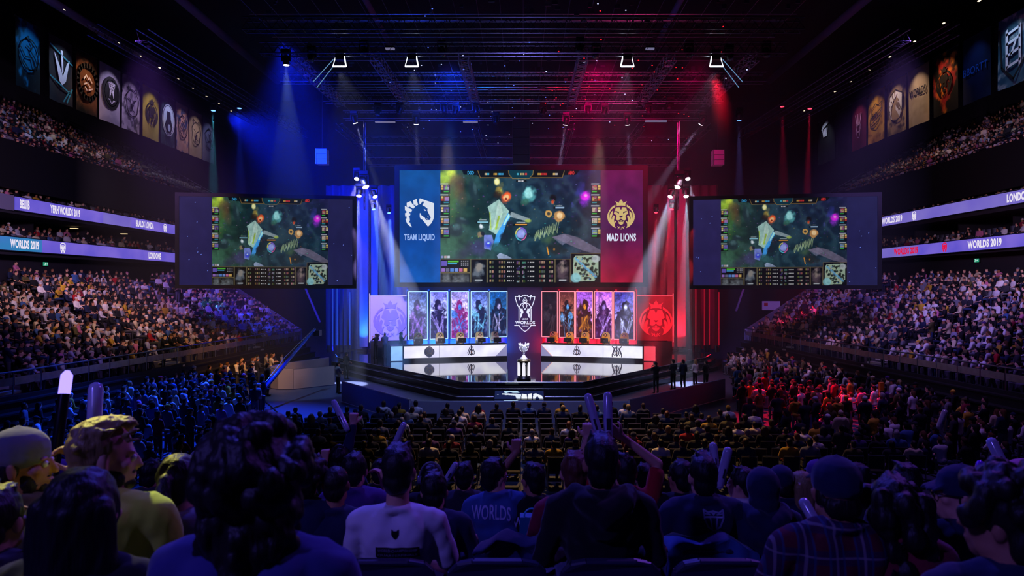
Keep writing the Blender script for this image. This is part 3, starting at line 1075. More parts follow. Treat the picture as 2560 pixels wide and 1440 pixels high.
# side screens
for sg, lab, pl, pr, zb, zt, g0, g1 in (
        (-1, 'wide side screen hanging over the blue-lit stand', (-20.15, 40.0), (-10.4, 41.6), 5.78, 10.98, (523 - 443) / 437, (816 - 443) / 437),
        (1, 'wide side screen hanging over the red-lit stand', (10.4, 41.8), (20.75, 40.0), 5.76, 10.98, (1804 - 1732) / 459, (2118 - 1732) / 459)):
    o, fr, W, H = wide_screen('side_screen', lab, pl, pr, zb, zt, None)
    field(o, 'dim_field', fr, 0, W * g0, H, grad_canvas(24, 60, '332d66', '2e2860', '2c275e', 31, .1), M_FLDS)
    field(o, 'match_picture', fr, W * g0, W * g1, H, PIC, attr_mat('match picture light, side', True, 0.6))
    field(o, 'dim_field', fr, W * g1, W, H, grad_canvas(24, 60, '2b2a5e', '26255a', '2a2a60', 32, .1), M_FLDS)
    sp = MB()
    rs = np.random.RandomState(40 + sg)
    for _ in range(14):
        u = rs.choice([rs.rand() * W * g0, W * g1 + rs.rand() * W * (1 - g1)])
        v = rs.rand() * H
        sp.flat([(u, v), (u + .05, v + .01), (u + .06, v + .05), (u + .01, v + .04)], fr, 0.01)
    sp.build('star_specks', emat('star speck light', '6a80e0', 1.0), o)

# ---------------------------------------------------------------- player portraits wall
def art_canvas(bg0, bg1, cloak, hi, seed):
    """A plain made-up picture: a cloudy ground with a draped, faceless figure."""
    w, h = 56, 140
    c = grad_canvas(w, h, bg0, bg1, cloak, seed, .35)
    n = fbm(h, w, 8, seed + 1)
    rs = np.random.RandomState(seed)
    cx = 28 + rs.randint(-4, 5)
    c.blob(cx, 100, 30, 66, cloak, .95, .35, 0, (n - .5) * 1.6)
    hw = rs.uniform(9, 14)
    c.blob(cx + rs.uniform(-3, 3), 42, hw, rs.uniform(15, 22), cloak, .95, .3, rs.rand() * .8 - .4, (n - .5) * 1.0)
    for q in (-1, 1):
        c.blob(cx + q * rs.uniform(12, 20), rs.uniform(62, 80), rs.uniform(9, 15), rs.uniform(12, 26), hi if rs.rand() < .45 else cloak, .7, .6, rs.uniform(-.8, .8), (n - .5) * 1.6)
    c.blob(cx + 2, 46, 7, 10, hi, .95, .8, .1, (n - .5) * .8)
    for _ in range(7):
        c.line(cx + rs.randint(-24, 24), 66 + rs.randint(0, 20), cx + rs.randint(-20, 20), 110 + rs.randint(0, 28), 2.0 + rs.rand() * 3, hi, .55)
    for _ in range(10):
        c.blob(rs.rand() * w, 50 + rs.rand() * 85, 3 + rs.rand() * 7, 4 + rs.rand() * 8, hi if rs.rand() < .5 else bg1, .35, 1, rs.rand() * 3, (n - .5) * 2)
    c.a = np.clip((c.a ** 1.12) * (.55 + 1.15 * fbm(h, w, 14, seed + 3))[..., None], 0, 1)
    return c


ART = [('3a4a90', 'a0b0e8', '241c50', '9a70d8'), ('6a6ad8', 'c0c8ff', '161040', 'b0a0f8'), ('8a80d8', 'd8c8f4', '7a2070', '3a90f0'), ('4a60b8', '98a8e8', '141a40', '70b8e0'), ('10509a', '3a80c0', '141c38', 'a8a0d0'),
       ('181a24', '202230', '14141c', '403844'), ('5a2c30', 'a86858', '1a141c', '5aa0e0'), ('8a48c0', 'c890e8', '2a1018', 'c8842c'), ('9a50c8', 'e8b0f4', '2a1044', 'a888d8'), ('3a3a98', '9088d8', '181434', 'c8d0f4')]
M_ART = attr_mat('portrait panel light', True, 1.25)
M_NEONB = emat('blue-white tube', 'a8d4ff', 1.6)
M_NEONR = emat('red-white tube', 'ff8a98', 1.6)
M_BWALL = mat('stage wall blue panel', '3a66c8', rough=0.5, var=0.12, vscale=1.2)
M_RWALL = mat('stage wall red panel', 'c03048', rough=0.5, var=0.12, vscale=1.2)
PX = [(1021, 1068), (1075, 1119), (1127, 1171), (1177, 1220), (1224, 1267), (1355, 1394), (1399, 1437), (1440, 1482), (1487, 1531), (1535, 1586)]
names = ['outermost', 'second', 'third', 'fourth', 'innermost']
tone = ['violet-draped figure', 'dark long-haired shape on pale violet', 'magenta and blue draped figure', 'steel-blue hooded shape', 'dark teal draped figure',
        'nearly black mottled ground', 'brown and steel-blue draped figure', 'brown draped figure on violet', 'purple draped figure on pink-violet', 'navy draped figure with pale folds']
for i, (a, b) in enumerate(PX):
    left = i < 5
    dep = lambda px: 46.4 + (px - 1021) / 246 * 3.0 if left else 49.4 - (px - 1355) / 231 * 3.0
    da, db = dep(a), dep(b)
    pa, pb = Vector((P(a, 0, da).x, da, 2.08)), Vector((P(b, 0, db).x, db, 2.08))
    W, H = (pb - pa).length, 3.27
    fr = plane_fr(pa, pb - pa, (0, 0, 1))
    o = thing('portrait_panel', f'tall panel, {tone[i]}, {"blue" if left else "red"} tube frame, {names[i] if left else names[9 - i]} on its side', 'portrait panel', tuple((pa + pb) / 2), 'portrait panels behind the players')
    bx = MB()
    q = [(-.06, -.06), (W + .06, -.06), (W + .06, H + .06), (-.06, H + .06)]
    bx.add([fr(*p, -0.02) for p in q] + [fr(*p, -0.14) for p in q], [(0, 1, 2, 3), (7, 6, 5, 4), (0, 4, 5, 1), (1, 5, 6, 2), (2, 6, 7, 3), (3, 7, 4, 0)])
    bx.build('backing', M_BLACK, o)
    field(o, 'picture', lambda a_, b_, w_: fr(a_, b_ , 0.005), 0.05, W - 0.05, H, art_canvas(*ART[i], 60 + i), M_ART)
    tb = MB()
    tb.path([fr(0, 0, .05), fr(W, 0, .05), fr(W, H, .05), fr(0, H, .05), fr(0, 0, .05)], 0.026, 6)
    tb.build('tube_frame', M_NEONB if left else M_NEONR, o)

for sg, m, nm in ((-1, M_BWALL, 'blue-lit'), (1, M_RWALL, 'red-lit')):
    a = P(1017 if sg < 0 else 1592, 0, 46.3)
    b = P(1270 if sg < 0 else 1352, 0, 49.6)
    lo, hi = STZ, 6.0
    o = thing('panel_wall', f'{nm} wall of the stage that carries the portrait panels', 'stage wall', (a.x, 47, STZ))
    w = MB()
    w.bar((a.x, 46.75, (lo + hi) / 2), (b.x, 49.95, (lo + hi) / 2), 0.2, hi - lo)
    w.build('panelling', m, o)
    t = MB()
    for k in range(6):
        f = k / 5
        x, y = a.x + (b.x - a.x) * f, 46.75 + 3.2 * f
        t.tube((x, y - 0.2, 0.95), (x, y - 0.2, 5.5), 0.06, n=8)
    t.build('painted_glow_post', emat(f'{nm} post painted glow', '1a5cf0' if sg < 0 else 'd01838', .9), o)  # emission painted onto plain posts to brighten the wall

# dark centre wall with the event emblem
o = thing('emblem_wall', 'dark centre wall of the stage with white line emblem of the cup', 'stage wall', (0.1, 49.6, STZ))
xa, xb = P(1268, 0, 49.5).x, P(1356, 0, 49.5).x
MB().box(((xa + xb) / 2, 49.65, (STZ + 5.9) / 2), (xb - xa, 0.3, 5.9 - STZ)).build('wall_slab', mat('dark screen wall', '1d1a33', rough=0.35, var=0.1), o)
fr = plane_fr((0, 49.48, 0), (1, 0, 0), (0, 0, 1))
k = 49.48 / FPX
ex, ez = lambda px: (px - CX) * k, lambda py: CAMZ - (py - CY) * k
mb = MB()
cup_emblem(mb, fr, ex(1312.5), ez(725 + 700 / 12), 92 * k, 0.022)
add_text(mb, 'WORLDS', ex(1288), ez(810.5), 49.5 * k, 8.2 * k, fr, 0.012, 0, 0.03)
add_text(mb, 'LEAGUE', ex(1306), ez(799.5), 13.5 * k, 4 * k, fr, 0.012, 0, 0.02)
add_text(mb, 'CHAMPIONSHIP', ex(1305), ez(816.8), 16 * k, 2.6 * k, fr, 0.012, 0, 0.01)
mb.build('cup_emblem', emat('white line light', 'e4e8ff', 1.15), o)

# ---------------------------------------------------------------- banners with the lion relief at both ends of the stage
for sg, p0, p1, m, m2, nm in ((-1, P(926, 0, 47.2), P(1017, 0, 47.6), mat('violet relief panel', 'c0b4f4', rough=0.55, var=0.12, vscale=1.0), mat('violet relief lion', '9a8cf0', rough=0.25, spec=0.7), 'pale violet'),
                              (1, P(1592, 0, 47.6), P(1681, 0, 47.2), mat('red relief panel', '7a1824', rough=0.5, var=0.2, vscale=1.0), mat('red relief lion', 'e86068', rough=0.25, spec=0.7), 'red')):
    pa, pb = Vector((p0.x, p0.y, 1.95)), Vector((p1.x, p1.y, 1.95))
    W, H = (pb - pa).length, 3.12
    fr = plane_fr(pa, pb - pa, (0, 0, 1))
    o = thing('lion_panel', f'{nm} panel with crowned lion relief at the end of the stage', 'stage panel', tuple((pa + pb) / 2))
    q = [(0, 0), (W, 0), (W, H), (0, H)]
    MB().add([fr(*p, 0) for p in q] + [fr(*p, -0.2) for p in q], [(0, 1, 2, 3), (7, 6, 5, 4), (0, 4, 5, 1), (1, 5, 6, 2), (2, 6, 7, 3), (3, 7, 4, 0)]).build('panel_face', m, o)
    mb = MB()
    lion(mb, fr, W * .54, H * .49, H * .80, th=0.06)
    mb.build('lion_relief', m2, o)
    eg = MB()
    e0 = -0.05 if sg < 0 else W + 0.05
    eg.path([fr(e0, -0.1, .05), fr(e0, H + 0.15, .05)], 0.03, 6)
    eg.path([fr(0, H, .03), fr(W, H, .03)], 0.02, 6)
    eg.build('edge_tube', emat('pale edge tube', 'd8c8f4', 1.1) if sg < 0 else emat('red edge tube', 'ff5060', 1.1), o)
    b = MB()
    b.bar((p0.x, p0.y + .2, 1.4), (p1.x, p1.y + .2, 1.4), 0.5, 1.0)
    b.build('plinth', M_BLACK, o)

# ---------------------------------------------------------------- desks
M_LBOX = emat('desk light panel', 'd4d0f0', 1.12, 'f6f4ff', 0.9)
M_LBOX2 = emat('desk dim panel', '8a88b8', 1.0, '9a96c4', 0.8)


def desk(sg):
    nm = 'blue-lit' if sg < 0 else 'red-lit'
    if sg < 0:
        a, b = Vector((P(1010, 0, 43.7).x, 43.7, 0)), Vector((P(1267, 0, 45.3).x, 45.3, 0))
    else:
        a, b = Vector((P(1353, 0, 45.3).x, 45.3, 0)), Vector((P(1606, 0, 43.7).x, 43.7, 0))
    L = (b - a).length
    fr = plane_fr(a + Vector((0, 0, STZ)), b - a, (0, 0, 1))
    o = thing('player_desk', f'long {nm} players desk with glowing white front and dark plinth', 'desk', tuple((a + b) / 2 + Vector((0, 0, STZ))))

    def slab(u0, u1, v0, v1, w0, w1, name, m):
        q = [(u0, v0), (u1, v0), (u1, v1), (u0, v1)]
        return MB().add([fr(*p, w0) for p in q] + [fr(*p, w1) for p in q], [(0, 1, 2, 3), (7, 6, 5, 4), (0, 4, 5, 1), (1, 5, 6, 2), (2, 6, 7, 3), (3, 7, 4, 0)]).build(name, m, o)
    slab(-.02, L + .02, 0, .2, .02, -.9, 'plinth', M_STAGE)
    slab(-.03, L + .03, .96, 1.01, .03, -.95, 'desk_top', M_BLACK)
    slab(0, L, .2, .96, -.03, -.4, 'carcass', M_BLACK)
    d = 0.75                                                # slanted grey end towards the centre
    tri = lambda pts, name, m: MB().flat(pts, lambda x, y, w: fr(x, y, w - .02), .03).build(name, m, o)
    if sg < 0:
        tri([(0, .2), (L - d, .2), (L, .96), (0, .96)], 'light_front', M_LBOX)
        tri([(L - d + .02, .2), (L, .2), (L, .94)], 'dim_front', M_LBOX2)
        em = [(.24, 1), (.645, 2)]
    else:
        tri([(d, .2), (L, .2), (L, .96), (0, .96)], 'light_front', M_LBOX)
        tri([(0, .2), (d - .02, .2), (0, .94)], 'dim_front', M_LBOX2)
        t = MB()
        t.strip([(0.02, .95), (d, .21)], .03, fr, .03)
        t.build('slanted_tube', emat('warm slanted tube', 'ffb8a8', 1.4), o)
        em = [(.36, 2), (.755, 3)]
    for f, kind in em:
        mb = MB()
        c = f * L
        f2 = lambda x, y, w: fr(x, y, w + .015)
        if kind == 1:
            mb.flat([(c + .30 * math.cos(t) * (1.1 if abs(math.sin(t)) < .6 else .8), .58 + .37 * math.sin(t)) for t in np.linspace(0, 2 * math.pi, 18)[:-1]], f2, .01, 0)
            f3 = lambda x, y, w: fr(x, y, w + .03)
            mb.strip([(c + .2 * math.cos(t), .66 + .2 * math.sin(t)) for t in np.linspace(0, math.pi * 2, 16)], .04, f3, .01, True, 1)
            mb.strip([(c - .2, .38), (c - .1, .46), (c, .48), (c + .1, .46), (c + .2, .38)], .05, f3, .01, False, 1)
            mb.flat([(c - .06, .6), (c + .06, .6), (c, .74)], f3, .01, 1)
        else:
            mb.strip([(c + .13 * math.cos(t), .5 + .17 * math.sin(t)) for t in np.linspace(0, math.pi * 2, 14)], .06, f2, .01, True, 0)
            mb.strip([(c, .30), (c, .92)], .07, f2, .01, False, 0)
            for q in (-1, 1):
                mb.strip([(c + q * .08, .86), (c + q * .14, .70), (c + q * .24, .46), (c + q * .16, .32)], .045, f2, .01, False, 0)
                if kind == 3:
                    mb.strip([(c + q * .3, .92), (c + q * .16, .78), (c + q * .3, .4), (c + q * .3, .24)], .07, f2, .01, False, 0)
            mb.flat([(c - .05, .46), (c + .05, .46), (c, .58)], lambda x, y, w: fr(x, y, w + .03), .01, 1)
        mb.build('emblem', [mat('dark emblem print', '2c2848', rough=.6), mat('bronze emblem print', '8a6a50', rough=.5)], o)
    slab(L * .335 - .008, L * .335 + .008, .2, .96, .035, 0, 'seam', M_BLACK) if sg < 0 else slab(L * .62 - .01, L * .62 + .01, .2, .96, .035, 0, 'seam', M_BLACK)
    # the glowing end box
    u0, u1 = (-.86, -.06) if sg < 0 else (L + .06, L + .86)
    e = thing('light_box', f'{"white-blue" if sg < 0 else "glowing red"} light box at the outer end of the {nm} desk', 'light box', fr((u0 + u1) / 2, 0, 0))
    q = [(u0, 0), (u1, 0), (u1, 1.02), (u0, 1.02)]
    MB().add([fr(*p, .02) for p in q] + [fr(*p, -.8) for p in q], [(0, 1, 2, 3), (7, 6, 5, 4), (0, 4, 5, 1), (1, 5, 6, 2), (2, 6, 7, 3), (3, 7, 4, 0)]).build('box_body', M_STAGE, e)
    q = [(u0 + .04, .05), (u1 - .04, .05), (u1 - .04, .98), (u0 + .04, .98)]
    MB().flat(q, lambda x, y, w: fr(x, y, w + .03), .02).build('glowing_front', emat('box glow blue', '7aa0f0', 1.0, 'a8e0f4', .7) if sg < 0 else emat('box glow red', 'e83048', 1.0, 'f86070', .7), e)
    return o, fr, L


DESKS = {s: desk(s) for s in (-1, 1)}

# ---------------------------------------------------------------- the cup on its stand
CUPX, CUPY = P(1309.5, 0, 35.0).x, 35.0
o = thing('pedestal', 'round chrome and black pedestal under the silver cup', 'pedestal', (CUPX, CUPY, STZ))
MB().lathe([(.36, 0), (.36, .1), (.32, .12), (.32, .2), (.30, .22)], (CUPX, CUPY, STZ), 32).build('base_ring', M_STAGE, o, True)
MB().lathe([(.30, .2), (.27, .6), (.29, .93)], (CUPX, CUPY, STZ), 32).build('drum', mat('pedestal black gloss', '08080c', rough=.1, spec=.8), o, True)
rp = MB()
for i in range(7):
    t = -math.pi / 2 + (i - 3) * 0.9
    if i % 2 == 1 or i == 3:
        pass
    w = .17
    f = lambda a, b, ww, t=t: (CUPX + (.315 + ww) * math.cos(t + a / .31), CUPY + (.315 + ww) * math.sin(t + a / .31), STZ + b)
    pts = [(-w * .55 / 2, .9), (-w * .9 / 2, .7), (-w / 2, .22), (w / 2, .22), (w * .9 / 2, .7), (w * .55 / 2, .9)]
    rp.flat(pts, f, .01)
rp.build('lit_rib', emat('pedestal glow', 'f2f0fa', 1.0), o)
MB().lathe([(.33, .93), (.34, .96), (.34, 1.02), (.31, 1.04)], (CUPX, CUPY, STZ), 32).build('top_ring', mat('brushed gold', 'c8b88a', rough=.25, metal=1), o, True)
M_SILV = mat('polished silver', 'f0f0fa', rough=.38, metal=.85)
t = thing('trophy_cup', 'tall silver winged cup standing on the round pedestal', 'trophy', (CUPX, CUPY, STZ + 1.04))
z = STZ + 1.04
MB().lathe([(.2, 0), (.2, .04), (.15, .1), (.1, .17), (.06, .22)], (CUPX, CUPY, z), 24).build('foot', M_SILV, t, True)
MB().lathe([(.05, .2), (.04, .28), (.06, .32), (.05, .36)], (CUPX, CUPY, z), 16).build('stem', M_SILV, t, True)
MB().lathe([(.05, .35), (.12, .42), (.16, .52), (.19, .66), (.2, .74), (.17, .74), (.13, .55), (.03, .4)], (CUPX, CUPY, z), 24).build('bowl', M_SILV, t, True)
w = MB()
for i in range(6):
    a = i * math.pi / 3 + .2
    c, s = math.cos(a), math.sin(a)
    pts = [(.10, .40), (.2, .5), (.25, .66), (.27, .84), (.22, .78), (.2, .66)]
    for p, q in zip(pts, pts[1:]):
        w.tube((CUPX + p[0] * c, CUPY + p[0] * s, z + p[1]), (CUPX + q[0] * c, CUPY + q[0] * s, z + q[1]), .022, .016, 6)
w.build('wing_blade', M_SILV, t, True)

# showcase box before the stage with the bright picture in it
o = thing('floor_light_panel', 'low black floor screen with bright white shapes in front of the stage steps', 'screen', (P(1299, 0, 32.6).x, 32.6, 0))
xa, xb = P(1234, 0, 32.4).x, P(1362, 0, 32.4).x
MB().add([(xa, 32.2, 0), (xb, 32.2, 0), (xb, 33.0, 0), (xa, 33.0, 0), (xa, 32.2, .34), (xb, 32.2, .34), (xb, 33.0, .62), (xa, 33.0, .62)],
         [(0, 3, 2, 1), (4, 5, 6, 7), (0, 1, 5, 4), (1, 2, 6, 5), (2, 3, 7, 6), (3, 0, 4, 7)]).build('case', M_GLOSS, o)
c = Canvas(130, 44, '1a2350')
for a, b in (((66, 2), (64, 40)), ((70, 12), (126, 14))):
    pass
c.poly([(24, 2), (60, 2), (66, 12), (48, 12), (40, 6), (30, 14), (26, 12)], 'b8dcf4')
c.poly([(18, 14), (60, 16), (70, 20), (68, 42), (58, 42), (54, 26), (20, 20)], 'dce8f8')
c.poly([(72, 16), (84, 20), (86, 42), (70, 42)], 'f4f8ff'), c.poly([(88, 18), (98, 14), (98, 42), (88, 42)], 'f4f8ff')
c.poly([(102, 18), (112, 18), (124, 26), (128, 42), (118, 42), (112, 28), (106, 42), (100, 42)], 'eef4ff')
c.blob(30, 22, 5, 2, 'e8f0ff'), c.blob(108, 16, 5, 3, 'e8f0ff'), c.blob(8, 20, 3, 2, 'c8d8ff')
fr = plane_fr((xa + .05, 32.2, .36), (1, 0, 0), (0, .8, .28))
field(o, 'lit_picture', lambda a, b, w_: fr(a, b, 0.01), 0, xb - xa - .1, .82, c, attr_mat('floor screen light', True, 1.0))
f2 = plane_fr((xa + .05, 32.19, .03), (1, 0, 0), (0, 0, 1))
field(o, 'lit_front', lambda a, b, w_: f2(a, b, 0.005), 0, xb - xa - .1, .29, c, attr_mat('floor screen light', True, 1.0))

# ---------------------------------------------------------------- drapes and plexi tubes at both sides
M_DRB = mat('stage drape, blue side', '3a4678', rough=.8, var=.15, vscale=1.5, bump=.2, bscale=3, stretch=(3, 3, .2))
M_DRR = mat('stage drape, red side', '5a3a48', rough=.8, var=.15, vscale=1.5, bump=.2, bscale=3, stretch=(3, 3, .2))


def drape(x0, x1, y, z0, z1, folds, amp, m, label):
    n = int(folds * 10)
    vs, fs = [], []
    for i in range(n + 1):
        t = i / n
        yy = y + amp * math.sin(t * folds * 2 * math.pi) + .4 * amp * math.sin(t * folds * 5.1)
        for z in (z0, z1):
            for dy in (0, .04):
                vs.append((x0 + (x1 - x0) * t, yy + dy, z))
    for i in range(n):
        a, b = i * 4, i * 4 + 4
        fs += [(a, b, b + 2, a + 2), (b + 1, a + 1, a + 3, b + 3), (a + 2, b + 2, b + 3, a + 3)]
    o = MB().add(vs, fs).build('stage_drape', m, None, True, ((x0 + x1) / 2, y, z0))
    return tag(o, label, 'drape')


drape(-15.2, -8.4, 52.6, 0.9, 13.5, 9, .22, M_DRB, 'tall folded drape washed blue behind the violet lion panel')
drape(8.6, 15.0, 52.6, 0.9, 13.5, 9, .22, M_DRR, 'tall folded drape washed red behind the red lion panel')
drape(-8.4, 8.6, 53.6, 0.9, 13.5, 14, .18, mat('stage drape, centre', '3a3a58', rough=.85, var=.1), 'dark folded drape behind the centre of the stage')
for sg in (-1, 1):
    nm = 'blue' if sg < 0 else 'red'
    for k, (px, w) in enumerate(((908, .62), (935, .5), (1705, .62), (1678, .5))):
        if (k < 2) != (sg < 0):
            continue
        p = P(px, 0, 51.0)
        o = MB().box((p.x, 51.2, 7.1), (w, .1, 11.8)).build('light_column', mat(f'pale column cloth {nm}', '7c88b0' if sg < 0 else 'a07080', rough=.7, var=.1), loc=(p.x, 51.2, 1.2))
        tag(o, f'tall narrow cloth column washed {nm} from below, {"broader" if k % 2 == 0 else "narrower"} of the pair', 'stage column')
        b = MB().box((p.x, 50.7, 1.0), (.7, .2, .16)).build('floor_washer', M_BLACK, loc=(p.x, 50.7, .9))
        tag(b, f'black floor light at the foot of the {"broader" if k % 2 == 0 else "narrower"} {nm} column', 'stage light')
    xs = [822, 829, 836, 843, 850, 856, 863, 872] if sg < 0 else [1733, 1742, 1752, 1761, 1770, 1779, 1790, 1800]
    hs = [4.6, 5.2, 4.3, 5.0, 4.1, 4.7, 5.3, 3.9]
    for k, px in enumerate(xs):
        p = P(px, 0, 50)
        o = thing('light_tube', f'slim {nm} plexi tube with painted glow beside the stage, {ordinal(k + 1)} from the {"left" if sg < 0 else "stage"}', 'plexi tube', (p.x, 50 + .3 * (k % 3), .9), f'{nm} tubes beside the stage')
        r = (.09, .045, .12, .05, .1, .045, .1, .05)[k]
        MB().tube((p.x, 50 + .3 * (k % 3), 1.4), (p.x, 50 + .3 * (k % 3), 1.4 + hs[k]), r, n=10).build('tube', emat(f'{nm} tube painted glow {k % 2}', ('0a1c88', '2448d8')[k % 2] if sg < 0 else ('38040e', 'a01028')[k % 2], .8), o)  # emission stands in for coloured light caught by the clear tube
        MB().tube((p.x, 50 + .3 * (k % 3), .9), (p.x, 50 + .3 * (k % 3), 1.4), r * 1.4, n=10).build('socket', M_STEEL, o)
# ================================================================ the lighting rig
def truss(p, q, s, label, bay=None, name='lighting_truss', cat='truss', lace=None):
    p, q = Vector(p), Vector(q)
    d = (q - p)
    L = d.length
    d.normalize()
    up = Vector((0, 0, 1))
    sd = d.cross(up).normalized()
    o = thing(name, label, cat, tuple((p + q) / 2))
    ch, la = MB(), MB()
    off = [(sd * a + up * b) * s / 2 for a, b in ((-1, -1), (1, -1), (1, 1), (-1, 1))]
    for w in off:
        ch.tube(p + w, q + w, .03, n=6)
    ch.build('chord', M_TRUSS, o)
    n = max(2, int(L / (bay or s * 1.3)))
    for i in range(n):
        a, b = p + d * L * i / n, p + d * L * (i + 1) / n
        m = (a + b) / 2
        for k in range(4):
            u, v = off[k], off[(k + 1) % 4]
            la.tube(a + u, m + v, .014, n=4)
            la.tube(m + v, b + u, .014, n=4)
        la.tube(a + off[0], a + off[1], .014, n=4)
    la.build('lacing', lace or M_LACE, o)
    return o


for i, (y, z, hw, lab) in enumerate(((33.0, 18.3, 13.5, 'nearest and highest cross truss, hanging over the seats before the stage'), (35.2, 17.9, 13.5, 'cross truss that carries the bright framed floodlights'),
                                     (41.0, 18.2, 14.5, 'cross truss over the middle of the stage, second behind the floodlights'), (44.6, 18.0, 13.0, 'cross truss that carries the row of round spotlights'),
                                     (49.5, 18.1, 13.0, 'cross truss over the back of the stage, behind the spotlights'), (51.0, 16.6, 12.5, 'lower cross truss close above the main screen'), (53.0, 15.4, 12.0, 'rearmost low cross truss before the drapes'))):
    truss((-hw, y, z), (hw, y, z), .55, lab)
side = {-12.3: 'outermost on the blue side', -7.9: 'second from the blue side', -3.2: 'next to the centre on the blue side', 3.2: 'next to the centre on the red side', 7.9: 'second from the red side', 12.3: 'outermost on the red side'}
for x, w in side.items():
    truss((x, 36.2, 17.9), (x * .985, 45.5, 17.9), .5, f'lengthwise truss running toward the stage, {w}', .8, lace=M_TRUSS)
    truss((x * 1.02, 46.5, 16.6), (x * .98, 55, 16.2), .42, f'rear lengthwise truss above the screen, {w}', .9)
for sg in (-1, 1):
    truss((sg * 19, 34, 18.2), (sg * 18, 56, 18.2), .6, f'long side truss over the {"blue" if sg < 0 else "red"} floor crowd')
    truss((sg * 24, 38, 20), (sg * 23, 60, 20), .6, f'outer long side truss beside the {"blue" if sg < 0 else "red"} side banners')

# fine steel grid of the roof: rods in both directions
g = thing('roof_grid', 'dense grid of thin steel rods high above the stage', 'roof grid', (0, 44, 21))
b = MB()
for k in range(16):
    y = 34 + k * 1.7
    b.tube((-15, y, 20.6 + .3 * (k % 2)), (15, y, 20.6 + .3 * (k % 2)), .025, n=4)
b.build('cross_rods', M_TRUSS, g)
b = MB()
for k in range(25):
    x = -15 + k * 1.25
    b.tube((x, 33, 20.9), (x, 60, 20.9), .02, n=4)
b.build('long_rods', M_TRUSS, g)
b = MB()
rs = np.random.RandomState(3)
for _ in range(240):
    x, y = rs.uniform(-15, 15), rs.uniform(34, 58)
    b.box((x, y, 20.4 + rs.rand() * .5), (.08 + rs.rand() * .25, .08, .08 + rs.rand() * .2))
b.build('clamps', M_STEEL, g)
# small emissive boxes standing in for sparkles of reflective bits in the rig
rs = np.random.RandomState(8)
for nm, hexc, xs in (('blue', '5a78ff', (-9, 5)), ('red', 'ff2030', (1, 13)), ('white', 'c8d0ff', (-10, 12))):
    for k in range(44):
        x, y = rs.uniform(*xs), rs.uniform(33, 56)
        z = rs.choice([18.0, 18.6, 20.4, 17.2])
        o = MB().box((x, y, z), (.07, .04, .04)).build('painted_glint', emat(f'{nm} painted glint glow', hexc, 1.2), loc=(x, y, z))
        tag(o, f'tiny {nm} painted glint up in the lighting rig', 'painted glint', f'{nm} painted glints in the rig')

# roof ducts and girders
M_DUCT = mat('roof duct grey', '77758a', rough=.5, var=.1)
for x, z, y0, y1, r, lab in ((-33.6, 26, 42, 59.5, .32, 'pale round duct under the roof on the blue side'), (-26.6, 28, 50, 74, .35, 'dark round girder under the roof on the blue side'), (26.6, 28, 50, 74, .35, 'dark round girder under the roof on the red side'),
                              (-12.8, 29, 50, 70, .25, 'slim roof girder left of the rig'), (12.8, 29, 50, 70, .25, 'slim roof girder right of the rig')):
    o = MB().tube((x, y0, z), (x, y1, z), r, n=14).build('roof_duct', M_DUCT, None, True, (x, y0, z))
    tag(o, lab, 'duct')

# ---------------------------------------------------------------- lamps
M_LAMP = mat('lamp black', '0c0c10', rough=.45, spec=.5, var=.1)
LENS = {'white': emat('lens white', 'fff4ff', 6.0), 'off': mat('lens off', '2a2a38', rough=.1, spec=.8), 'blue': emat('lens blue', '5a8cff', 4.0), 'red': emat('lens red', 'ff3048', 4.0)}


def make_moving_head(lens, dirv):
    """A moving-head spotlight hanging from its base; the head points along dirv."""
    dirv = Vector(dirv).normalized()
    o = thing('moving_head_lamp', '', 'spotlight', (0, 0, 0))
    MB().box((0, 0, -.06), (.42, .34, .16)).build('base', M_LAMP, o)
    y = MB()
    y.box((0, 0, -.17), (.44, .12, .06))
    for s in (-1, 1):
        y.box((s * .21, 0, -.36), (.05, .13, .42))
    y.build('yoke', M_LAMP, o)
    q = dirv.to_track_quat('Z', 'Y').to_matrix()
    c = Vector((0, 0, -.5))
    h = MB().lathe([(.08, -.24), (.15, -.2), (.17, -.05), (.15, .12), (.17, .24), (.16, .25)], n=16)
    h.v = [tuple(c + q @ Vector(v)) for v in h.v]
    h.build('head', M_LAMP, o, True)
    l = MB().lathe([(.155, .25), (.145, .275), (.10, .29)], n=16)
    l.v = [tuple(c + q @ Vector(v)) for v in l.v]
    l.build('lens', LENS[lens], o, True)
    return o


SPOTS = []


def spot(loc, target, col, power, angle, blend=.35, size=.08, name='spot'):
    d = bpy.data.lights.new(name, 'SPOT')
    d.energy = power
    d.color = hexlin(col) if isinstance(col, str) else col
    m = max(d.color)
    d.color = tuple(c / m for c in d.color)
    d.spot_size = math.radians(angle)
    d.spot_blend = blend
    d.shadow_soft_size = size
    o = bpy.data.objects.new(name, d)
    COL.objects.link(o)
    o.location = loc
    o.rotation_euler = (Vector(target) - Vector(loc)).to_track_quat('-Z', 'Y').to_euler()
    SPOTS.append(o)
    return o


def lamp_at(px, py, d, lens, target, label, group=None, beam=None, sc=1.0):
    p = P(px, py, d)
    dv = Vector(target) - p
    o = make_moving_head(lens, dv)
    o.location = p + Vector((0, 0, .5))
    tag(o, label, group=group)
    if beam:
        col, power, ang = beam
        spot(p + dv.normalized() * .34 * sc, target, col, power, ang)
    return o


BEAM = 1.0
